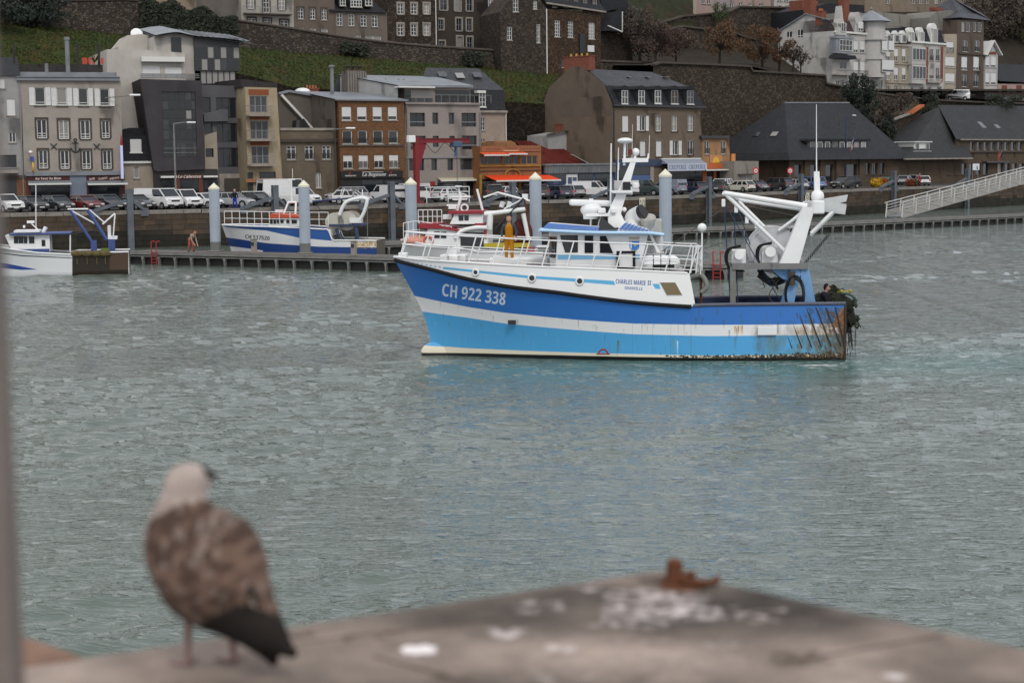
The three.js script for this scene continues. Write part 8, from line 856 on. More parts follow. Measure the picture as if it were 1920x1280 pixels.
{ // numbered blue and white trawler behind the pontoon
const P = plane(417, 131, 711, 130, 0), { G, b, rails, cabin, part, pole } = moored('numbered_trawler', 'white and blue trawler numbered CH 517520 moored behind the pontoon', P, { stem: [[416, 422], [424, 445], [434, 472], [436, 485]], railPx: [[416, 423], [500, 424.5], [565, 427], [616, 430], [622, 450], [711, 451]], beam: 2.3, band: (x, q, W, H) => { x.fillStyle = '#d5d6d8'; x.fillRect(0, 0, W, H); poly(x, q, [[410, 415], [616, 420], [622, 451], [560, 445], [500, 432], [410, 426]], '#31599a'); poly(x, q, [[410, 447], [440, 449], [500, 456], [600, 462], [715, 464], [715, 500], [410, 500]], '#26437e'); poly(x, q, [[410, 463], [440, 465], [490, 470], [490, 500], [410, 500]], '#d5d6d8'); const a = q(455, 447.5), c = q(505, 450.5); x.save(); x.translate(...a); x.rotate(Math.atan2(c[1] - a[1], c[0] - a[0])); x.fillStyle = '#15161a'; x.font = 'bold 52px sans-serif'; const w = x.measureText('CH 517520').width; x.scale(Math.hypot(c[0] - a[0], c[1] - a[1]) / w, 1); x.fillText('CH 517520', 0, 0); x.restore(); const r = rng(2); for (let k = 0; k < 160; k++) { const [i, j] = q(660 + r() * 50, 452 + r() * 12); x.fillStyle = ['rgba(150,95,30,.3)', 'rgba(190,150,70,.3)'][k % 2]; x.fillRect(i, j, 3 + r() * 9, 4 + r() * 20); } } });
rails(cO, [[195, 490], [400, 492], [600, 496], [880, 500], [1130, 500]], 1.05, 1.9, 12); cabin(cO, [585, 425, 890, 505], 1.5, M.white, [[603, 437, 628, 476], [636, 437, 660, 476], [668, 435, 693, 474], [700, 433, 726, 470], [752, 438, 778, 472], [800, 438, 845, 474]]);
const or = std(lin(0.5, 0.08, 0.03), 0.6); { const a = b(cO, 603, 424, 1.5), c = b(cO, 880, 388, 1.5); mesh('red_roof', slab([[a.x, a.y], [c.x, a.y], [c.x, c.y - 0.15], [a.x + 0.3, c.y], [a.x, a.y + 0.3]], -1.65, 1.65), or, G); } for (const z of [0.7, -0.7]) { pole('mast_leg', cO, [727, 388], [768, 285], 0.07, M.white, z, z * 0.6); pole('mast_leg', cO, [832, 392], [838, 285], 0.08, M.white, z, z * 0.6); } pole('mast_head', cO, [765, 285], [842, 283], 0.09); pole('mast_pole', cO, [800, 285], [793, 80], 0.08); pole('yard', cO, [765, 82], [830, 80], 0.04); pole('whip_aerial', cO, [808, 80], [806, -20], 0.02); part('radar', cO, [650, 352, 718, 376], -0.3, 0.3, M.white); part('stern_box', cO, [1100, 530, 1150, 630], -1.9, 1.9, M.white);
for (const [x, y] of [[1188, 462], [1300, 450]]) { const p = b(cO, x, y, 1); for (const z of [1.1, -1]) mesh('drum_flange', new THREE.CylinderGeometry(0.72, 0.72, 0.08, 28).rotateX(Math.PI / 2).translate(p.x, p.y, z), std(lin(0.45, 0.43, 0.38), 0.6), G); mesh('drum', new THREE.CylinderGeometry(0.26, 0.26, 2.1, 16).rotateX(Math.PI / 2).translate(p.x, p.y, 0), M.iron, G); } const nv = std(lin(0.03, 0.045, 0.1), 0.6);
for (const z of [1.3, -1.3]) { mesh('gantry_arch', tube([b(cO, 1230, 400, z), b(cO, 1262, 320, z), b(cO, 1300, 275, z), b(cO, 1470, 255, z), b(cO, 1455, 360, z), b(cO, 1410, 450, z)], 0.14, 30, 7), M.white, G); pole('navy_leg', cO, [1370, 470], [1395, 640], 0.16, nv, z); pole('navy_leg', cO, [1200, 520], [1240, 630], 0.12, nv, z); pole('boom', cO, [985, 275], [1420, 240], 0.07, nv, z * 0.6); } part('gear_deck', cO, [1130, 480, 1430, 500], -1.5, 1.5, nv); pole('strut', cO, [1250, 290], [1320, 480], 0.05, M.iron, 1); pole('strut', cO, [1010, 290], [1120, 430], 0.03, M.iron, 1); pole('net_pole', cO, [1480, 330], [1482, 610], 0.03, galv, 1.6); part('gear_box', cO, [1320, 425, 1425, 470], 0.6, 1.4, M.white); part('net_cage', cO, [1250, 160, 1440, 165], -0.8, 0.8, galv); pole('cage_post', cO, [1275, 160], [1245, 250], 0.04, M.white, 0.8); pole('cage_post', cO, [1360, 160], [1350, 250], 0.1); pole('cage_post', cO, [1435, 165], [1440, 245], 0.04, M.white, 0.8);
}
{ // small white boat on the left, stern gear in blue
const P = plane(-120, 119, 236, 121.5, 0), { G, b, cabin, part, pole } = moored('white_boat', 'small white wheelhouse boat with blue stern gantry at the left pontoon end', P, { stem: [[-118, 452], [-95, 480], [-85, 505], [-84, 520]], railPx: [[-118, 455], [0, 464], [70, 473.5], [134, 477], [136, 474], [236, 472]], beam: 2, band: (x, q, W, H) => { x.fillStyle = '#cfd2d5'; x.fillRect(0, 0, W, H); poly(x, q, [[135, 460], [240, 460], [240, 530], [135, 530]], '#2a221c'); poly(x, q, [[205, 470], [240, 470], [240, 505], [205, 505]], '#4a3a2d'); poly(x, q, [[-40, 489], [10, 494], [70, 505], [40, 506], [-10, 502]], '#2b468f'); poly(x, q, [[-60, 466], [40, 478], [134, 482.5], [134, 484], [40, 480], [-60, 467.5]], '#22252c'); } });
cabin(cN, [110, 478, 440, 640], 1.3, M.white, [[122, 492, 158, 556], [164, 492, 205, 556], [212, 494, 240, 556], [258, 494, 303, 556], [372, 525, 403, 582]], -0.5); const bl_ = std(lin(0.04, 0.07, 0.22), 0.5); part('roof', cN, [75, 462, 630, 482], -1.6, 1.6, bl_); part('roof_top', cN, [120, 440, 350, 462], -1.2, 1.2, M.white); pole('aft_post', cN, [628, 480], [628, 640], 0.05, M.white, 1.4); part('blue_coaming', cN, [120, 605, 440, 640], -1.34, 1.34, bl_); pole('mast', cN, [320, 460], [318, 20], 0.03); part('name_board', cN, [238, 352, 305, 376], -0.1, 0, M.white); pole('board_post', cN, [345, 440], [280, 380], 0.04); part('gps_dome', cN, [203, 395, 220, 418], -0.15, 0.15, M.white); pole('funnel', cN, [385, 460], [410, 410], 0.14); pole('boom', cN, [640, 480], [850, 440], 0.05, M.iron, 0.5);
for (const z of [0.9, -0.9]) { pole('gantry_leg', cN, [815, 530], [630, 260], 0.11, bl_, z); pole('gantry_leg', cN, [955, 525], [785, 255], 0.13, bl_, z); pole('white_stay', cN, [640, 265], [850, 380], 0.05, M.white, z); pole('white_stay', cN, [800, 255], [940, 375], 0.05, M.white, z); pole('white_stay', cN, [920, 385], [1032, 288], 0.06, M.white, z); pole('white_stay', cN, [1032, 288], [1015, 500], 0.05, M.white, z); part('gallows_foot', cN, [815, 530, 865, 640], z - 0.15, z + 0.15, bl_); part('gallows_foot', cN, [975, 520, 1030, 650], z - 0.15, z + 0.15, bl_); } pole('gantry_head', cN, [605, 250], [790, 248], 0.06); part('gallows', cN, [968, 400, 990, 520], -0.5, 0.7, M.white); part('gallows_shoe', cN, [968, 495, 1050, 522], -0.5, 0.9, M.white);
for (const x of [688, 778, 865, 942]) { const p = b(cN, x, 650, 1.95); mesh('net_bag', [new THREE.SphereGeometry(0.42, 10, 8).scale(1, 0.55, 0.5).translate(p.x, p.y, 1.95), bar([p.x, p.y - 0.1, 1.95], [p.x, p.y - 0.75, 1.95], 0.04)], tinted(T_render, 0.5, lin(0.14, 0.11, 0.05), 1), G); } part('green_net', cN, [905, 605, 975, 640], 1, 1.9, std(lin(0.1, 0.16, 0.03), 1));
}
{ // white and red boat behind the trawler bow
const P = plane(754, 112, 1022, 111, 0), { G, b, rails, cabin, part, pole } = moored('red_white_boat', 'white boat with red cabin trim and white gantry moored behind the trawler bow', P, { stem: [[752, 452], [758, 470], [768, 500], [772, 520]], railPx: [[752, 452], [800, 458], [850, 462], [900, 472], [1022, 474]], beam: 2.2, band: (x, q, W, H) => { x.fillStyle = '#d2d2d4'; x.fillRect(0, 0, W, H); } });
const red = std(lin(0.26, 0.02, 0.03), 0.5), pink = std(lin(0.55, 0.26, 0.2), 0.7); rails(cP, [[100, 780], [250, 760], [500, 800], [640, 820]], 1.1, 1.4, 8); cabin(cP, [280, 650, 1040, 860], 1.5, M.white, [[445, 682, 505, 755], [520, 685, 580, 755]], 0.6); part('red_band', cP, [268, 592, 500, 650], -1.6, 1.6, red); { const q = [[480, 615], [730, 660], [720, 685], [480, 640]].map(p => b(cP, ...p, 1.6)).map(p => [p.x, p.y]); mesh('red_brow', slab(q.reverse(), -1.6, 1.62), red, G); } mesh('canopy', tube([b(cP, 690, 760, 1.55), b(cP, 740, 690, 1.55), b(cP, 880, 645, 1.55), b(cP, 1040, 640, 1.55)], 0.16, 20, 6), M.white, G); part('recess_shade_panel', cP, [740, 690, 1000, 860], 1.3, 1.52, M.glassB); part('red_pillar', cP, [1005, 655, 1035, 760], 1, 1.56, red);  // dark cabin-side panel: the shade under the canopy is put into its colour
cabin(cP, [620, 485, 990, 600], 1.2, M.white, [[720, 500, 772, 560], [785, 500, 832, 558]], 0.3); part('red_roof', cP, [600, 450, 990, 486], -1.35, 1.35, red); part('red_shelf', cP, [900, 590, 1000, 615], -1.3, 1.3, red); rails(cP, [[265, 590], [400, 588], [530, 588]], 0.85, 0.9, 5); pole('mast', cP, [690, 490], [745, 300], 0.1); pole('yard', cP, [625, 295], [850, 293], 0.07); pole('yard', cP, [650, 325], [815, 322], 0.05); pole('mast_top', cP, [740, 295], [715, 180], 0.07); part('dome', cP, [678, 168, 742, 184], -0.3, 0.3, M.white); part('radar', cP, [585, 378, 700, 398], -0.2, 0.2, M.white); part('radar_base', cP, [605, 400, 690, 430], -0.3, 0.3, M.white); part('dinghy', cP, [540, 495, 640, 545], -0.4, 0.6, M.white); { const p = b(cP, 785, 418, 0.5); mesh('hose_reel', new THREE.TorusGeometry(0.22, 0.06, 8, 20).translate(p.x, p.y, 0.5), M.white, G); }
for (const z of [1.2, -1.2]) { pole('gantry_leg', cP, [1075, 490], [1065, 660], 0.2, M.white, z); pole('gantry_leg', cP, [1450, 480], [1510, 770], 0.17, M.white, z); pole('gantry_beam', cP, [1010, 490], [1480, 430], 0.15, M.white, z); pole('boom', cP, [1000, 300], [1160, 245], 0.06, M.white, z); pole('boom', cP, [1160, 245], [1520, 340], 0.07, M.white, z); pole('boom_stay', cP, [1230, 430], [1450, 315], 0.05, M.white, z); } pole('derrick', cP, [925, 205], [1045, 660], 0.08); pole('derrick', cP, [1130, 660], [1450, 310], 0.06, M.iron, 1.3); pole('derrick', cP, [1460, 320], [1530, 740], 0.06, M.rust, 1.3); part('head_block', cP, [1435, 262, 1492, 330], -0.3, 0.3, M.white); part('winch_cover', cP, [1010, 455, 1130, 490], -0.6, 0.8, M.white); for (const x of [1200, 1280]) pole('roller_arm', cP, [x, 410], [x + 20, 350], 0.16, M.white, 0.5);
part('sorting_table', cP, [900, 815, 1520, 865], 0.6, 1.5, std(lin(0.42, 0.33, 0.02), 0.6)); part('fish_box', cP, [950, 870, 1050, 935], 0.5, 1.4, M.steel); part('fish_box', cP, [1060, 870, 1200, 935], 0.5, 1.4, M.frameG); part('pink_tub', cP, [1460, 860, 1560, 960], 0.5, 1.4, std(lin(0.35, 0.06, 0.08), 0.6)); { const p = b(cP, 260, 790, 0.8); mesh('pink_cover', new THREE.SphereGeometry(1, 16, 10).scale(1.1, 0.4, 0.9).translate(p.x, p.y, 0.6), pink, G); const q = b(cP, 378, 790, 1.5); mesh('life_ring', new THREE.TorusGeometry(0.28, 0.07, 8, 22).translate(q.x, q.y, 1.55), std(lin(0.5, 0.09, 0.06), 0.6), G); const r = b(cP, 1430, 710, 0.4); mesh('brown_net', new THREE.SphereGeometry(0.9, 14, 10).scale(0.8, 1.1, 0.8).translate(r.x, r.y, 0.4), tinted(T_render, 0.5, lin(0.08, 0.02, 0.02), 1), G); } part('grey_locker', cP, [1610, 860, 1800, 1010], 0.6, 1.5, M.steel); part('locker_lid', cP, [1595, 845, 1805, 862], 0.5, 1.55, M.white);
}

// ================================================================ PARKED CARS
const carShapes = { // length, height, width, bonnet height, belt height, x of screen foot, screen top, rear top, rear foot (0 = nose, 1 = tail)
hatch: [3.9, 1.46, 1.7, 0.86, 0.93, 0.27, 0.43, 0.88, 0.99], estate: [4.5, 1.47, 1.76, 0.84, 0.93, 0.27, 0.41, 0.92, 0.99], sedan: [4.5, 1.44, 1.75, 0.84, 0.93, 0.28, 0.43, 0.74, 0.87], suv: [4.4, 1.68, 1.84, 1.05, 1.08, 0.25, 0.38, 0.9, 0.99], van: [4.3, 1.83, 1.8, 1.08, 1.12, 0.2, 0.34, 0.97, 1.0], bigvan: [5.0, 1.97, 1.95, 1.16, 1.2, 0.1, 0.25, 0.98, 1.0], highvan: [5.6, 2.6, 2.0, 1.25, 1.3, 0.1, 0.24, 0.98, 1.0] };
const carMats = {}, carKit = {}, tyreM = M.rubber, rimM = std(lin(0.35, 0.35, 0.36), 0.35, { metalness: 0.6 }), lampM = std(lin(0.6, 0.6, 0.58), 0.15), tailM = std(lin(0.35, 0.01, 0.012), 0.25), plateM = std(lin(0.55, 0.55, 0.5), 0.6);
function carGeo(type) {
if (carKit[type]) return carKit[type]; const [L, H, W, hb_, be, a, b, c, d] = carShapes[type], w = W / 2, X = (t) => L / 2 - t * L, vanish = /van/.test(type);
const prof = [[X(0.99), 0.3], [X(1), 0.55], [X(d), be], [X(a), be], [X(a * 0.6), hb_ + 0.02], [X(0.06), hb_ - 0.1], [X(0.005), hb_ - 0.3], [X(0), 0.45], [X(0.02), 0.25]];
const arch = (x) => { const o = []; for (let k = 0; k <= 8; k++) { const t = Math.PI * (1 - k / 8); o.push([x + Math.cos(t) * 0.36, 0.27 + Math.sin(t) * 0.39]); } return o; }, low = [...prof.slice(0, -1), [X(0.02), 0.25], ...arch(X(0.18)).reverse(), ...arch(X(0.8)).reverse(), [X(0.985), 0.25]];
const R = (x, y, z) => [V(x, y, z), V(x, y, -z)], in_ = 0.17 * (vanish ? 0.5 : 1), T = H - 0.09, cabin = [[X(a), be - 0.03, w - 0.04], [X(b), T, w - in_], [X(c), T - 0.02, w - in_], [X(d), be - 0.03, w - 0.05]].map(p => V(...p)), m = cabin.map(p => V(p.x, p.y, -p.z));
const glass = faces([cabin.slice().reverse(), m, [cabin[0], m[0], m[1], cabin[1]].reverse(), [cabin[3], cabin[2], m[2], m[3]].reverse(), [cabin[1], m[1], m[2], cabin[2]].reverse()]);
const pil = (p, q) => [beam(p, q, 0.07, 0.09)], pillars = [...pil(cabin[0], cabin[1]), ...pil(m[0], m[1]), ...pil(cabin[2], cabin[3]), ...pil(m[2], m[3])]; for (const t of [0.36, 0.68]) for (const [q, s] of [[cabin, 1], [m, -1]]) { const lo = q[0].clone().lerp(q[3], t), hi = q[1].clone().lerp(q[2], t); pillars.push(beam(lo, hi, 0.08, 0.06)); }
if (vanish) { const x0 = X(0.46), x1 = X(0.985); pillars.push(loft([[V(x0, be - 0.05, w - 0.02), V(x1, be - 0.05, w - 0.02), V(x1, be - 0.05, -w + 0.02), V(x0, be - 0.05, -w + 0.02)], [V(x0, T + 0.02, w - in_ + 0.02), V(x1, T + 0.02, w - in_ + 0.02), V(x1, T + 0.02, -w + in_ - 0.02), V(x0, T + 0.02, -w + in_ - 0.02)]], true, true)); }
const roof = rbox(Math.abs(cabin[1].x - cabin[2].x) + 0.16, 0.1, (w - in_) * 2 + 0.06, 0.045, (cabin[1].x + cabin[2].x) / 2, H - 0.06, 0);
const wheel = joined(new THREE.CylinderGeometry(0.31, 0.31, 0.2, 22).rotateX(Math.PI / 2)), rim = joined([new THREE.CylinderGeometry(0.2, 0.2, 0.21, 18).rotateX(Math.PI / 2)]);
return carKit[type] = { L, H, W, X, hb: hb_, be, body: joined([slab(low, -w, w, [], 0.07)]), glass: joined(glass), shell: joined([...pillars, roof]), wheel, rim, trim: joined([rbox(0.1, 0.2, W * 0.96, 0.04, X(0), 0.36, 0), rbox(0.1, 0.2, W * 0.96, 0.04, X(1), 0.4, 0), box(L * 0.52, 0.1, W - 0.05, X(0.49), 0.27, 0), box(0.04, 0.16, W * 0.5, X(0) + 0.005, hb_ - 0.36, 0), ...[1, -1].map(s => rbox(0.1, 0.12, 0.18, 0.04, X(a) - 0.25, be + 0.08, s * (w + 0.08)))]), light: joined(rbox(0.1, 0.13, 0.34, 0.04)), tail: joined(rbox(0.08, 0.24, 0.2, 0.03)), plate: joined(box(0.02, 0.11, 0.5)) };
}
function car(type, col, px, back, turn, label, pos) {
const k = carGeo(type), key = col.join(), pm = carMats[key] ??= new THREE.MeshPhysicalMaterial({ color: lin(...col), roughness: 0.35, clearcoat: 0.8, clearcoatRoughness: 0.08 }), q = pos ? { p: pos, turn: 0 } : onQuay(px, back), G = thing(/van/.test(type) ? 'parked_van' : 'parked_car', label, /van/.test(type) ? 'van' : 'car', q.p.clone().add(V(0, 0.005, 0)), q.turn + turn, 'cars and vans parked on the quay');
const put = (n, g, m, x = 0, y = 0, z = 0, par = G) => { const o = new THREE.Mesh(g, m); o.name = n; o.castShadow = o.receiveShadow = true; o.position.set(x, y, z); par.add(o); return o; };
put('body', k.body, pm); put('windows', k.glass, M.glass); put('roof', k.shell, pm); put('bumpers', k.trim, M.black); for (const t of [0.18, 0.8]) for (const s of [1, -1]) { const w = put('wheel', k.wheel, tyreM, k.X(t), 0.31, s * (k.W / 2 - 0.1)); put('rim', k.rim, rimM, 0, 0, 0, w); } for (const s of [1, -1]) { put('headlight', k.light, lampM, k.X(0.015), k.hb - 0.24, s * (k.W / 2 - 0.27)); put('tail_light', k.tail, tailM, k.X(0.995), k.be - 0.12, s * (k.W / 2 - 0.14)); } put('number_plate', k.plate, plateM, k.X(0) + 0.05, 0.42, 0); put('number_plate', k.plate, plateM, k.X(1) - 0.05, 0.62, 0); return G;
}
{
const W = [0.62, 0.62, 0.63], K = [0.012, 0.012, 0.014], D = [0.028, 0.032, 0.04], S = [0.3, 0.31, 0.33], N = [0.02, 0.028, 0.07], R = [0.12, 0.014, 0.016], F = -1.15, B = 1.35;
for (const a of [['suv', W, 14, 4, F, 'white sport utility car parked before the grey rendered house'], ['hatch', K, 68, 5, F, 'black hatchback beside the white sport utility car'], ['hatch', D, 118, 5, F, 'dark grey hatchback below the bar sign'], ['sedan', R, 170, 4.6, F, 'dark red saloon in front of the bar'], ['estate', D, 214, 5, F, 'dark estate car beside the red saloon'], ['sedan', D, 268, 4.5, F, 'charcoal saloon next to the white crew van'], ['bigvan', W, 314, 5, F + 0.1, 'white crew van in front of the low cream house'], ['van', W, 362, 5.5, F, 'small white delivery van behind the white crew van'],
['hatch', W, 424, 5, F, 'white hatchback beside the first mooring pile'], ['hatch', S, 478, 4.5, -0.9, 'silver hatchback behind the walker in blue trousers'], ['sedan', K, 528, 5.5, F, 'black saloon in front of the cream flats'], ['estate', K, 514, 11, -0.9, 'black estate car further back before the cream flats'], ['hatch', W, 555, 8, F, 'white hatchback in front of the brown house'], ['van', W, 606, 5, -1.05, 'white panel van beside the second mooring pile'], ['highvan', W, 655, 13.5, -0.1, 'tall white high-roof van in front of the brick restaurant'], ['hatch', W, 703, 4.5, -0.75, 'white five-door car below the restaurant sign'], ['suv', S, 752, 11, 2.9, 'silver pickup-sized car by the brick building corner'],
['van', W, 802, 8, 1.7, 'white van seen from behind next to the red crane'], ['bigvan', W, 836, 6.5, 1.45, 'white panel van with square rear doors beside the crane'], ['hatch', W, 882, 4, 0.15, 'white three-door car in front of the pink apartments'], ['suv', D, 932, 9, 0.2, 'grey sport utility car before the orange restaurant'], ['suv', K, 984, 6, 1.1, 'black car left of the pile before the red awning'], ['suv', [0.05, 0.03, 0.028], 1040, 3.6, B, 'brown sport utility car seen from behind by the awning pile'], ['hatch', W, 1052, 8, 0.2, 'white car partly hidden behind the brown sport utility car'], ['suv', K, 1070, 11, 0.9, 'black car at the blue shop'], ['estate', N, 1090, 3.8, B, 'navy estate car seen from behind below the blue shop'], ['hatch', W, 1113, 7.5, 0.3, 'white car beside the navy estate'], ['hatch', S, 1134, 5, B, 'silver hatchback left of the trawler mast'],
['van', W, 1188, 6, F, 'white van behind the trawler mast'], ['hatch', W, 1206, 10, 0.4, 'white hatchback between two white vans'], ['van', W, 1222, 4.5, 1.5, 'white van with a dark stripe seen from behind above the number ten'], ['van', [0.02, 0.035, 0.035], 1272, 5, F, 'dark green van right of the last mooring pile'], ['suv', [0.04, 0.018, 0.016], 1292, 8, 0.3, 'maroon car in front of the creperie'], ['van', [0.2, 0.22, 0.28], 1312, 4.5, 1.5, 'silver blue people carrier below the creperie'], ['hatch', [0.2, 0.22, 0.2], 1336, 7, 1.2, 'pale green car beside the apricot house'], ['hatch', N, 1352, 4, 1.3, 'small navy hatchback by the apricot kiosk'], ['estate', K, 1398, 3.8, 0.4, 'black estate car in front of the concrete kiosk'], ['hatch', [0.55, 0.54, 0.46], 1435, 3.8, 1.5, 'small cream hatchback seen from behind by the concrete kiosk'], ['suv', W, 1470, 9, 0.25, 'white sport utility car in front of the slate hall garage'], ['sedan', D, 1465, 4.2, 1.35, 'grey saloon seen from behind beside the cream hatchback'], ['suv', K, 1512, 4.5, 1.5, 'black sport utility car below the left road sign'], ['hatch', [0.4, 0.42, 0.46], 1545, 4.5, 1.4, 'light grey hatchback behind the trawler antenna'], ['suv', [0.08, 0.16, 0.36], 1578, 4.6, 1.2, 'blue sport utility car below the right road sign'], ['suv', K, 1642, 4.6, 2.9, 'black sport utility car beside the heap of yellow nets'], ['hatch', W, 1778, 4.2, 0.75, 'white city car with dark tail beside the gangway'], ['hatch', S, 1812, 10, 0.3, 'silver car behind the white city car'], ['estate', S, 1850, 12, 0.3, 'silver estate car behind the gangway']]) car(...a);
car('van', W, 0, 0, Math.PI, 'white van parked on the upper road below the brown villa', at(1794, 188, edgeD(1794) + 51));
const q = onQuay(1800, 0); { const y = at(1794, 187, edgeD(1794) + 51).y; structure(mesh('upper_road', faces([[at(1560, 163, edgeD(1560) + 47), at(1990, 196, edgeD(1990) + 47), at(1990, 194, edgeD(1990) + 58), at(1560, 160, edgeD(1560) + 58)]]), M.stone)); }
}

// ================================================================ FOREGROUND: ledge, post, gull
{
const c = onY(1240, 1066, LEDGE), l = onY(150, 1232, LEDGE), r = onY(1920, 1213, LEDGE), ext = (a, b, t) => a.clone().addScaledVector(b.clone().sub(a), t), L2 = ext(c, l, 2.6), R2 = ext(c, r, 3.2);
const pts = [L2, c.clone().lerp(L2, 0.02), c.clone().add(V(0.05, 0, -0.005)), c.clone().lerp(R2, 0.035), R2, V(R2.x, 0, 3), V(L2.x, 0, 3)], S = 8, X0 = -4, Z0 = -5.2;
const tex = canvasTex(2048, 2048, (x, W) => { const k = W / S, q = (px, py) => { const p = onY(px, py, LEDGE); return [(p.x - X0) * k, (p.z - Z0) * k]; }, rr = rng(44), n = fbm(90, 24, 5); const im = x.createImageData(W, W), d = im.data; for (let j = 0; j < W; j++) for (let i = 0; i < W; i++) { const t = 0.62 + 0.85 * (n(i / W, j / W) - 0.5) + 0.1 * (rr() - 0.5), m = (j * W + i) * 4; d[m] = 174 * t; d[m + 1] = 157 * t; d[m + 2] = 146 * t; d[m + 3] = 255; } x.putImageData(im, 0, 0);
const spot = (px, py, rx, n_, col) => { for (let i = 0; i < n_; i++) { const [a, b] = q(px + (rr() - 0.5) * rx * 2, py + (rr() - 0.5) * rx * 0.5); x.fillStyle = col; x.beginPath(); x.ellipse(a, b, 1 + rr() * 5, 1 + rr() * 4, rr() * 3, 0, 7); x.fill(); } };
const g = 'rgba(205,196,194,0.3)'; spot(1230, 1128, 95, 150, g); spot(1300, 1150, 50, 50, g); spot(1180, 1160, 70, 50, g); spot(785, 1218, 24, 60, 'rgba(226,220,220,0.7)'); spot(955, 1187, 32, 26, g); spot(1010, 1137, 45, 20, g); spot(1055, 1215, 26, 14, g); spot(1100, 1100, 26, 8, g); spot(1680, 1268, 14, 14, g); spot(1420, 1150, 60, 22, 'rgba(200,190,186,.35)'); spot(1200, 1240, 200, 60, 'rgba(180,165,160,.25)');
const dk = 'rgba(60,48,42,0.22)'; spot(1500, 1236, 55, 40, dk); spot(560, 1190, 30, 18, dk); spot(1230, 1088, 26, 40, dk); spot(700, 1200, 60, 20, dk); spot(850, 1270, 40, 14, dk); x.strokeStyle = 'rgba(60,48,42,0.55)'; x.lineWidth = 4; for (const [a, b] of [[[560, 1205], [930, 1160]], [[700, 1230], [900, 1285]], [[1460, 1245], [1770, 1190]]]) { x.beginPath(); x.moveTo(...q(...a)); x.lineTo(...q(...b)); x.stroke(); } }); tex.flipY = false;
const G = thing('stone_ledge', 'worn brown stone corner of the near quay, splashed with white droppings', 'ledge'), m = std(0xffffff, 0.95, { map: tex, bumpMap: again(T_coarse, 0.5), bumpScale: 0.006 }); m.bumpMap.repeat.set(2, 2);
const g = new THREE.ExtrudeGeometry(new THREE.Shape(pts.map(p => new THREE.Vector2(p.x, -p.z))), { depth: 7.4, bevelEnabled: true, bevelThickness: 0.02, bevelSize: 0.015, bevelOffset: -0.015, bevelSegments: 3 }).rotateX(-Math.PI / 2).translate(0, LEDGE - 7.42, 0), p = g.attributes.position, u = g.attributes.uv; for (let i = 0; i < p.count; i++) u.setXY(i, (p.getX(i) - X0) / S, (p.getZ(i) - Z0) / S + (p.getY(i) < LEDGE - 0.1 ? (LEDGE - p.getY(i)) * 0.08 : 0)); g.userData.own = true; mesh('slab', g, m, G);
const a = onY(-120, 1150, LEDGE - 0.03), b = onY(38, 1189, LEDGE - 0.03), d = onY(156, 1229, LEDGE - 0.03), e = onY(-120, 1300, LEDGE - 0.03), H = thing('stone_block_edge', 'reddish stone block edge beside the blurred post', 'ledge'); mesh('block', new THREE.ExtrudeGeometry(new THREE.Shape([a, b, d, e].map(q => new THREE.Vector2(q.x, -q.z))), { depth: 0.5, bevelEnabled: true, bevelThickness: 0.01, bevelSize: 0.01, bevelOffset: -0.01 }).rotateX(-Math.PI / 2).translate(0, LEDGE - 0.54, 0), tinted(T_coarse, 0.5, lin(0.3, 0.18, 0.13), 0.95, 0.005), H);
// rusty stub of a mooring ring
const k = onY(1265, 1097, LEDGE), T = thing('rusty_mooring_stub', 'rusty stub of a mooring ring at the ledge corner', 'mooring', k); mesh('stub', [cyl(0.024, 0.019, 0.055, 0, 0, 0, 12), ball(0.021, 0, 0.055, 0, 1, 0.6, 1)], M.rust, T); mesh('ring', new THREE.TorusGeometry(0.045, 0.009, 8, 20, 4.6).rotateX(Math.PI / 2).translate(0.06, 0.016, 0.0), M.rust, T); mesh('base_plate', cyl(0.06, 0.055, 0.008, 0.02, 0, 0, 14), M.rust, T);
// blurred upright post at the left edge
const P0 = at(1, 1290, 2.3), P1 = at(-44, 300, 2.3), Q = thing('upright_post', 'blurred grey weathered post rising beside the gull', 'post'); mesh('shaft', [beam(P0.clone().lerp(P1, -1.2).setY(LEDGE), P0.clone().lerp(P1, 1.9), 0.05, 0.05)], tinted(T_render, 0.4, lin(0.2, 0.17, 0.155), 0.9), Q); const ft = P0.clone().lerp(P1, -1.2).setY(LEDGE); mesh('foot', rbox(0.09, 0.05, 0.09, 0.01, ft.x, LEDGE + 0.025, ft.z), M.stone, Q);
}
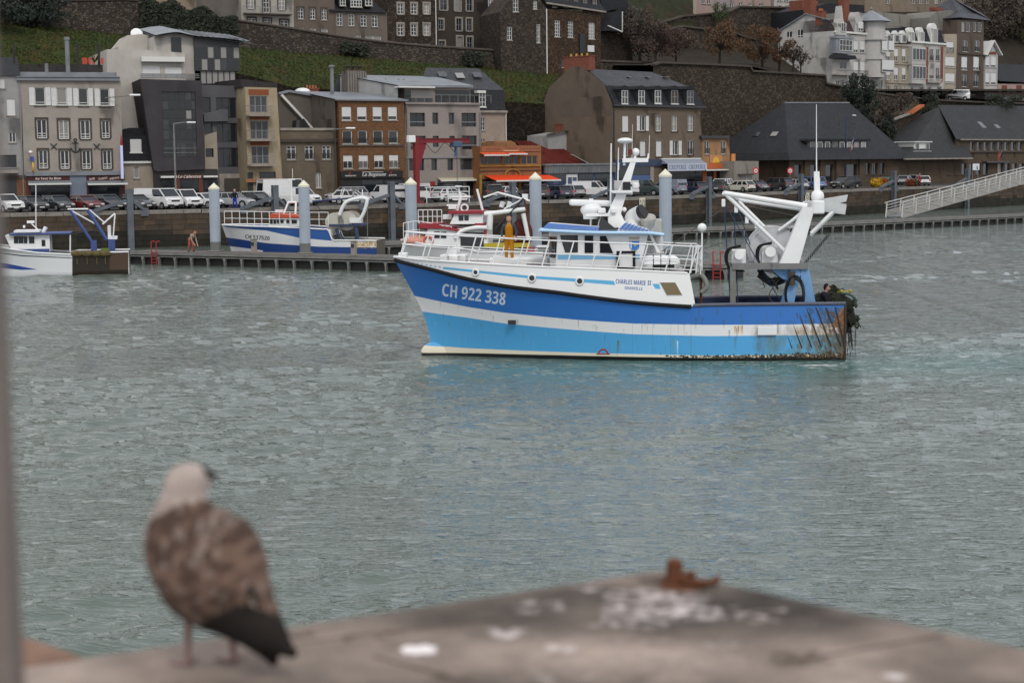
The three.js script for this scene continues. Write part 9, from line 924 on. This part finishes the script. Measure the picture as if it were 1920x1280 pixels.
{ // young gull seen from behind, head turned to the right
const foot = onY(352, 1252, LEDGE), D = -foot.z, s = LENS / D, q = (px, py, dz = 0) => { const p = at(px, py, D - dz).sub(foot); return p; }, wt = [0.36, 0.3, 0.27], bd = [0.115, 0.074, 0.057], dk = [0.016, 0.013, 0.012], m = (c, v) => c.map(x => x * v);
const G = thing('gull', 'brown speckled young gull standing on the ledge with its head turned right', 'gull', foot); const R = (px) => px / s;
const bones = [[q(346, 903), q(352, 906, -0.01), R(34), R(31), wt], [q(336, 935), q(335, 985), R(25), R(40), wt], [q(330, 965), q(322, 1000, -0.02), R(36), R(44), [0.26, 0.21, 0.185]], [q(372, 893, -0.015), q(376, 897, -0.02), R(16), R(13), wt], [q(350, 1000), q(385, 1040, 0.02), R(62), R(96), bd], [q(372, 1040), q(400, 1075, 0.03), R(92), R(98), bd], [q(400, 1075, 0.02), q(452, 1130, 0.05), R(92), R(58), bd], [q(345, 1040, -0.02), q(355, 1090, -0.02), R(66), R(58), bd], [q(440, 1090, 0.06), q(492, 1150, 0.08), R(44), R(22), bd], [q(412, 1128, 0.06), q(500, 1190, 0.1), R(52), R(30), dk], [q(498, 1188, 0.1), q(548, 1224, 0.13), R(28), R(10), dk], [q(485, 1180, 0.07), q(512, 1240, 0.09), R(28), R(8), dk]];
const n1 = fbm(7, 6, 4), n2 = fbm(8, 14, 3), tint = (x, y, z, c) => { const a = n2(x * 3.2 + 0.3 + z, y * 3.2), b = n1(x * 1.6 + z * 0.7, y * 1.9 + 0.4), t = c === bd ? lerp(0.55, 1.35, sst(0.38, 0.62, 0.6 * a + 0.4 * b)) : c === wt ? 0.85 + 0.3 * a : 0.8 + 0.6 * a; const w = c === bd ? sst(0.6, 0.72, n2(x * 5 + 0.2, y * 4 + z)) * 0.5 : 0; return c.map((v, i) => lerp(v * t, wt[i] * 0.75, w)); };
const body = new THREE.Mesh(skin(bones, 0.006, 0.012, tint), skinMat); body.name = 'body'; body.castShadow = body.receiveShadow = true; G.add(body);
mesh('beak', [bar(q(374, 884, -0.005), q(400, 890, -0.012), R(10), R(7), 10), bar(q(398, 888, -0.012), q(401, 900, -0.012), R(7), R(3), 8)], std(lin(...dk), 0.5), G); mesh('eye', ball(R(4), ...q(366, 887, 0.014).toArray()), M.black, G);
// folded wing and flight feathers
const feather = (a, b, w, mat) => { const d = b.clone().sub(a), n = V(-d.y, d.x, 0).normalize().multiplyScalar(w), t = []; for (let i = 0; i <= 6; i++) { const k = i / 6, ww = Math.sin(Math.min(1, k * 1.15 + 0.12) * Math.PI) * 0.9 + 0.1, c = a.clone().lerp(b, k); t.push([c.clone().addScaledVector(n, ww), c.clone().add(V(0, 0, w * 0.35)), c.clone().addScaledVector(n, -ww)]); } return loft(t); };
const fm = std(lin(...dk), 0.8), cv = std(lin(0.12, 0.082, 0.066), 0.9), cv2 = std(lin(0.24, 0.18, 0.15), 0.9), r = rng(15); for (let i = 0; i < 4; i++) mesh('flight_feather', feather(q(448 + i * 9, 1085 + i * 20, 0.105), q(470 + i * 17, 1150 + i * 20, 0.12), R(20), fm), fm, G);
for (let i = 0; i < 26; i++) { const t = r(), x = 330 + r() * 130, y = 985 + r() * 130; const a = q(x, y, 0.13 - 0.0009 * Math.abs(x - 395) - 0.0004 * Math.abs(y - 1060)); mesh('covert_feather', feather(a, a.clone().add(V(0.022, -0.034, 0.004)), R(10), cv), t < 0.6 ? cv : cv2, G); }
const lg = std(lin(0.26, 0.17, 0.16), 0.7); [[352, 1150, 352, 1250, 0], [432, 1175, 440, 1245, 0.0]].forEach(([a, b, c, d, z]) => { const f = onY(c, d, LEDGE).sub(foot), h = q(a, b, 0.02); mesh('leg', [bar(h, f.clone().add(V(0, 0.008, 0)), R(9), R(6), 8)], lg, G); const w = []; for (const k of [-0.5, 0.05, 0.6]) { const e = f.clone().add(V(Math.sin(k - 0.5) * 0.055, 0.004, -Math.cos(k - 0.5) * 0.055)); w.push(bar(f.clone().add(V(0, 0.006, 0)), e, 0.005, 0.003, 6)); } w.push(faces([-0.5, 0.05].map((k, i) => [f.clone().add(V(0, 0.006, 0)), f.clone().add(V(Math.sin(k - 0.5) * 0.05, 0.005, -Math.cos(k - 0.5) * 0.05)), f.clone().add(V(Math.sin(k + 0.05) * 0.05, 0.005, -Math.cos(k + 0.05) * 0.05))]))); mesh('webbed_foot', w, lg, G); });
}
renderer.render(scene, camera);
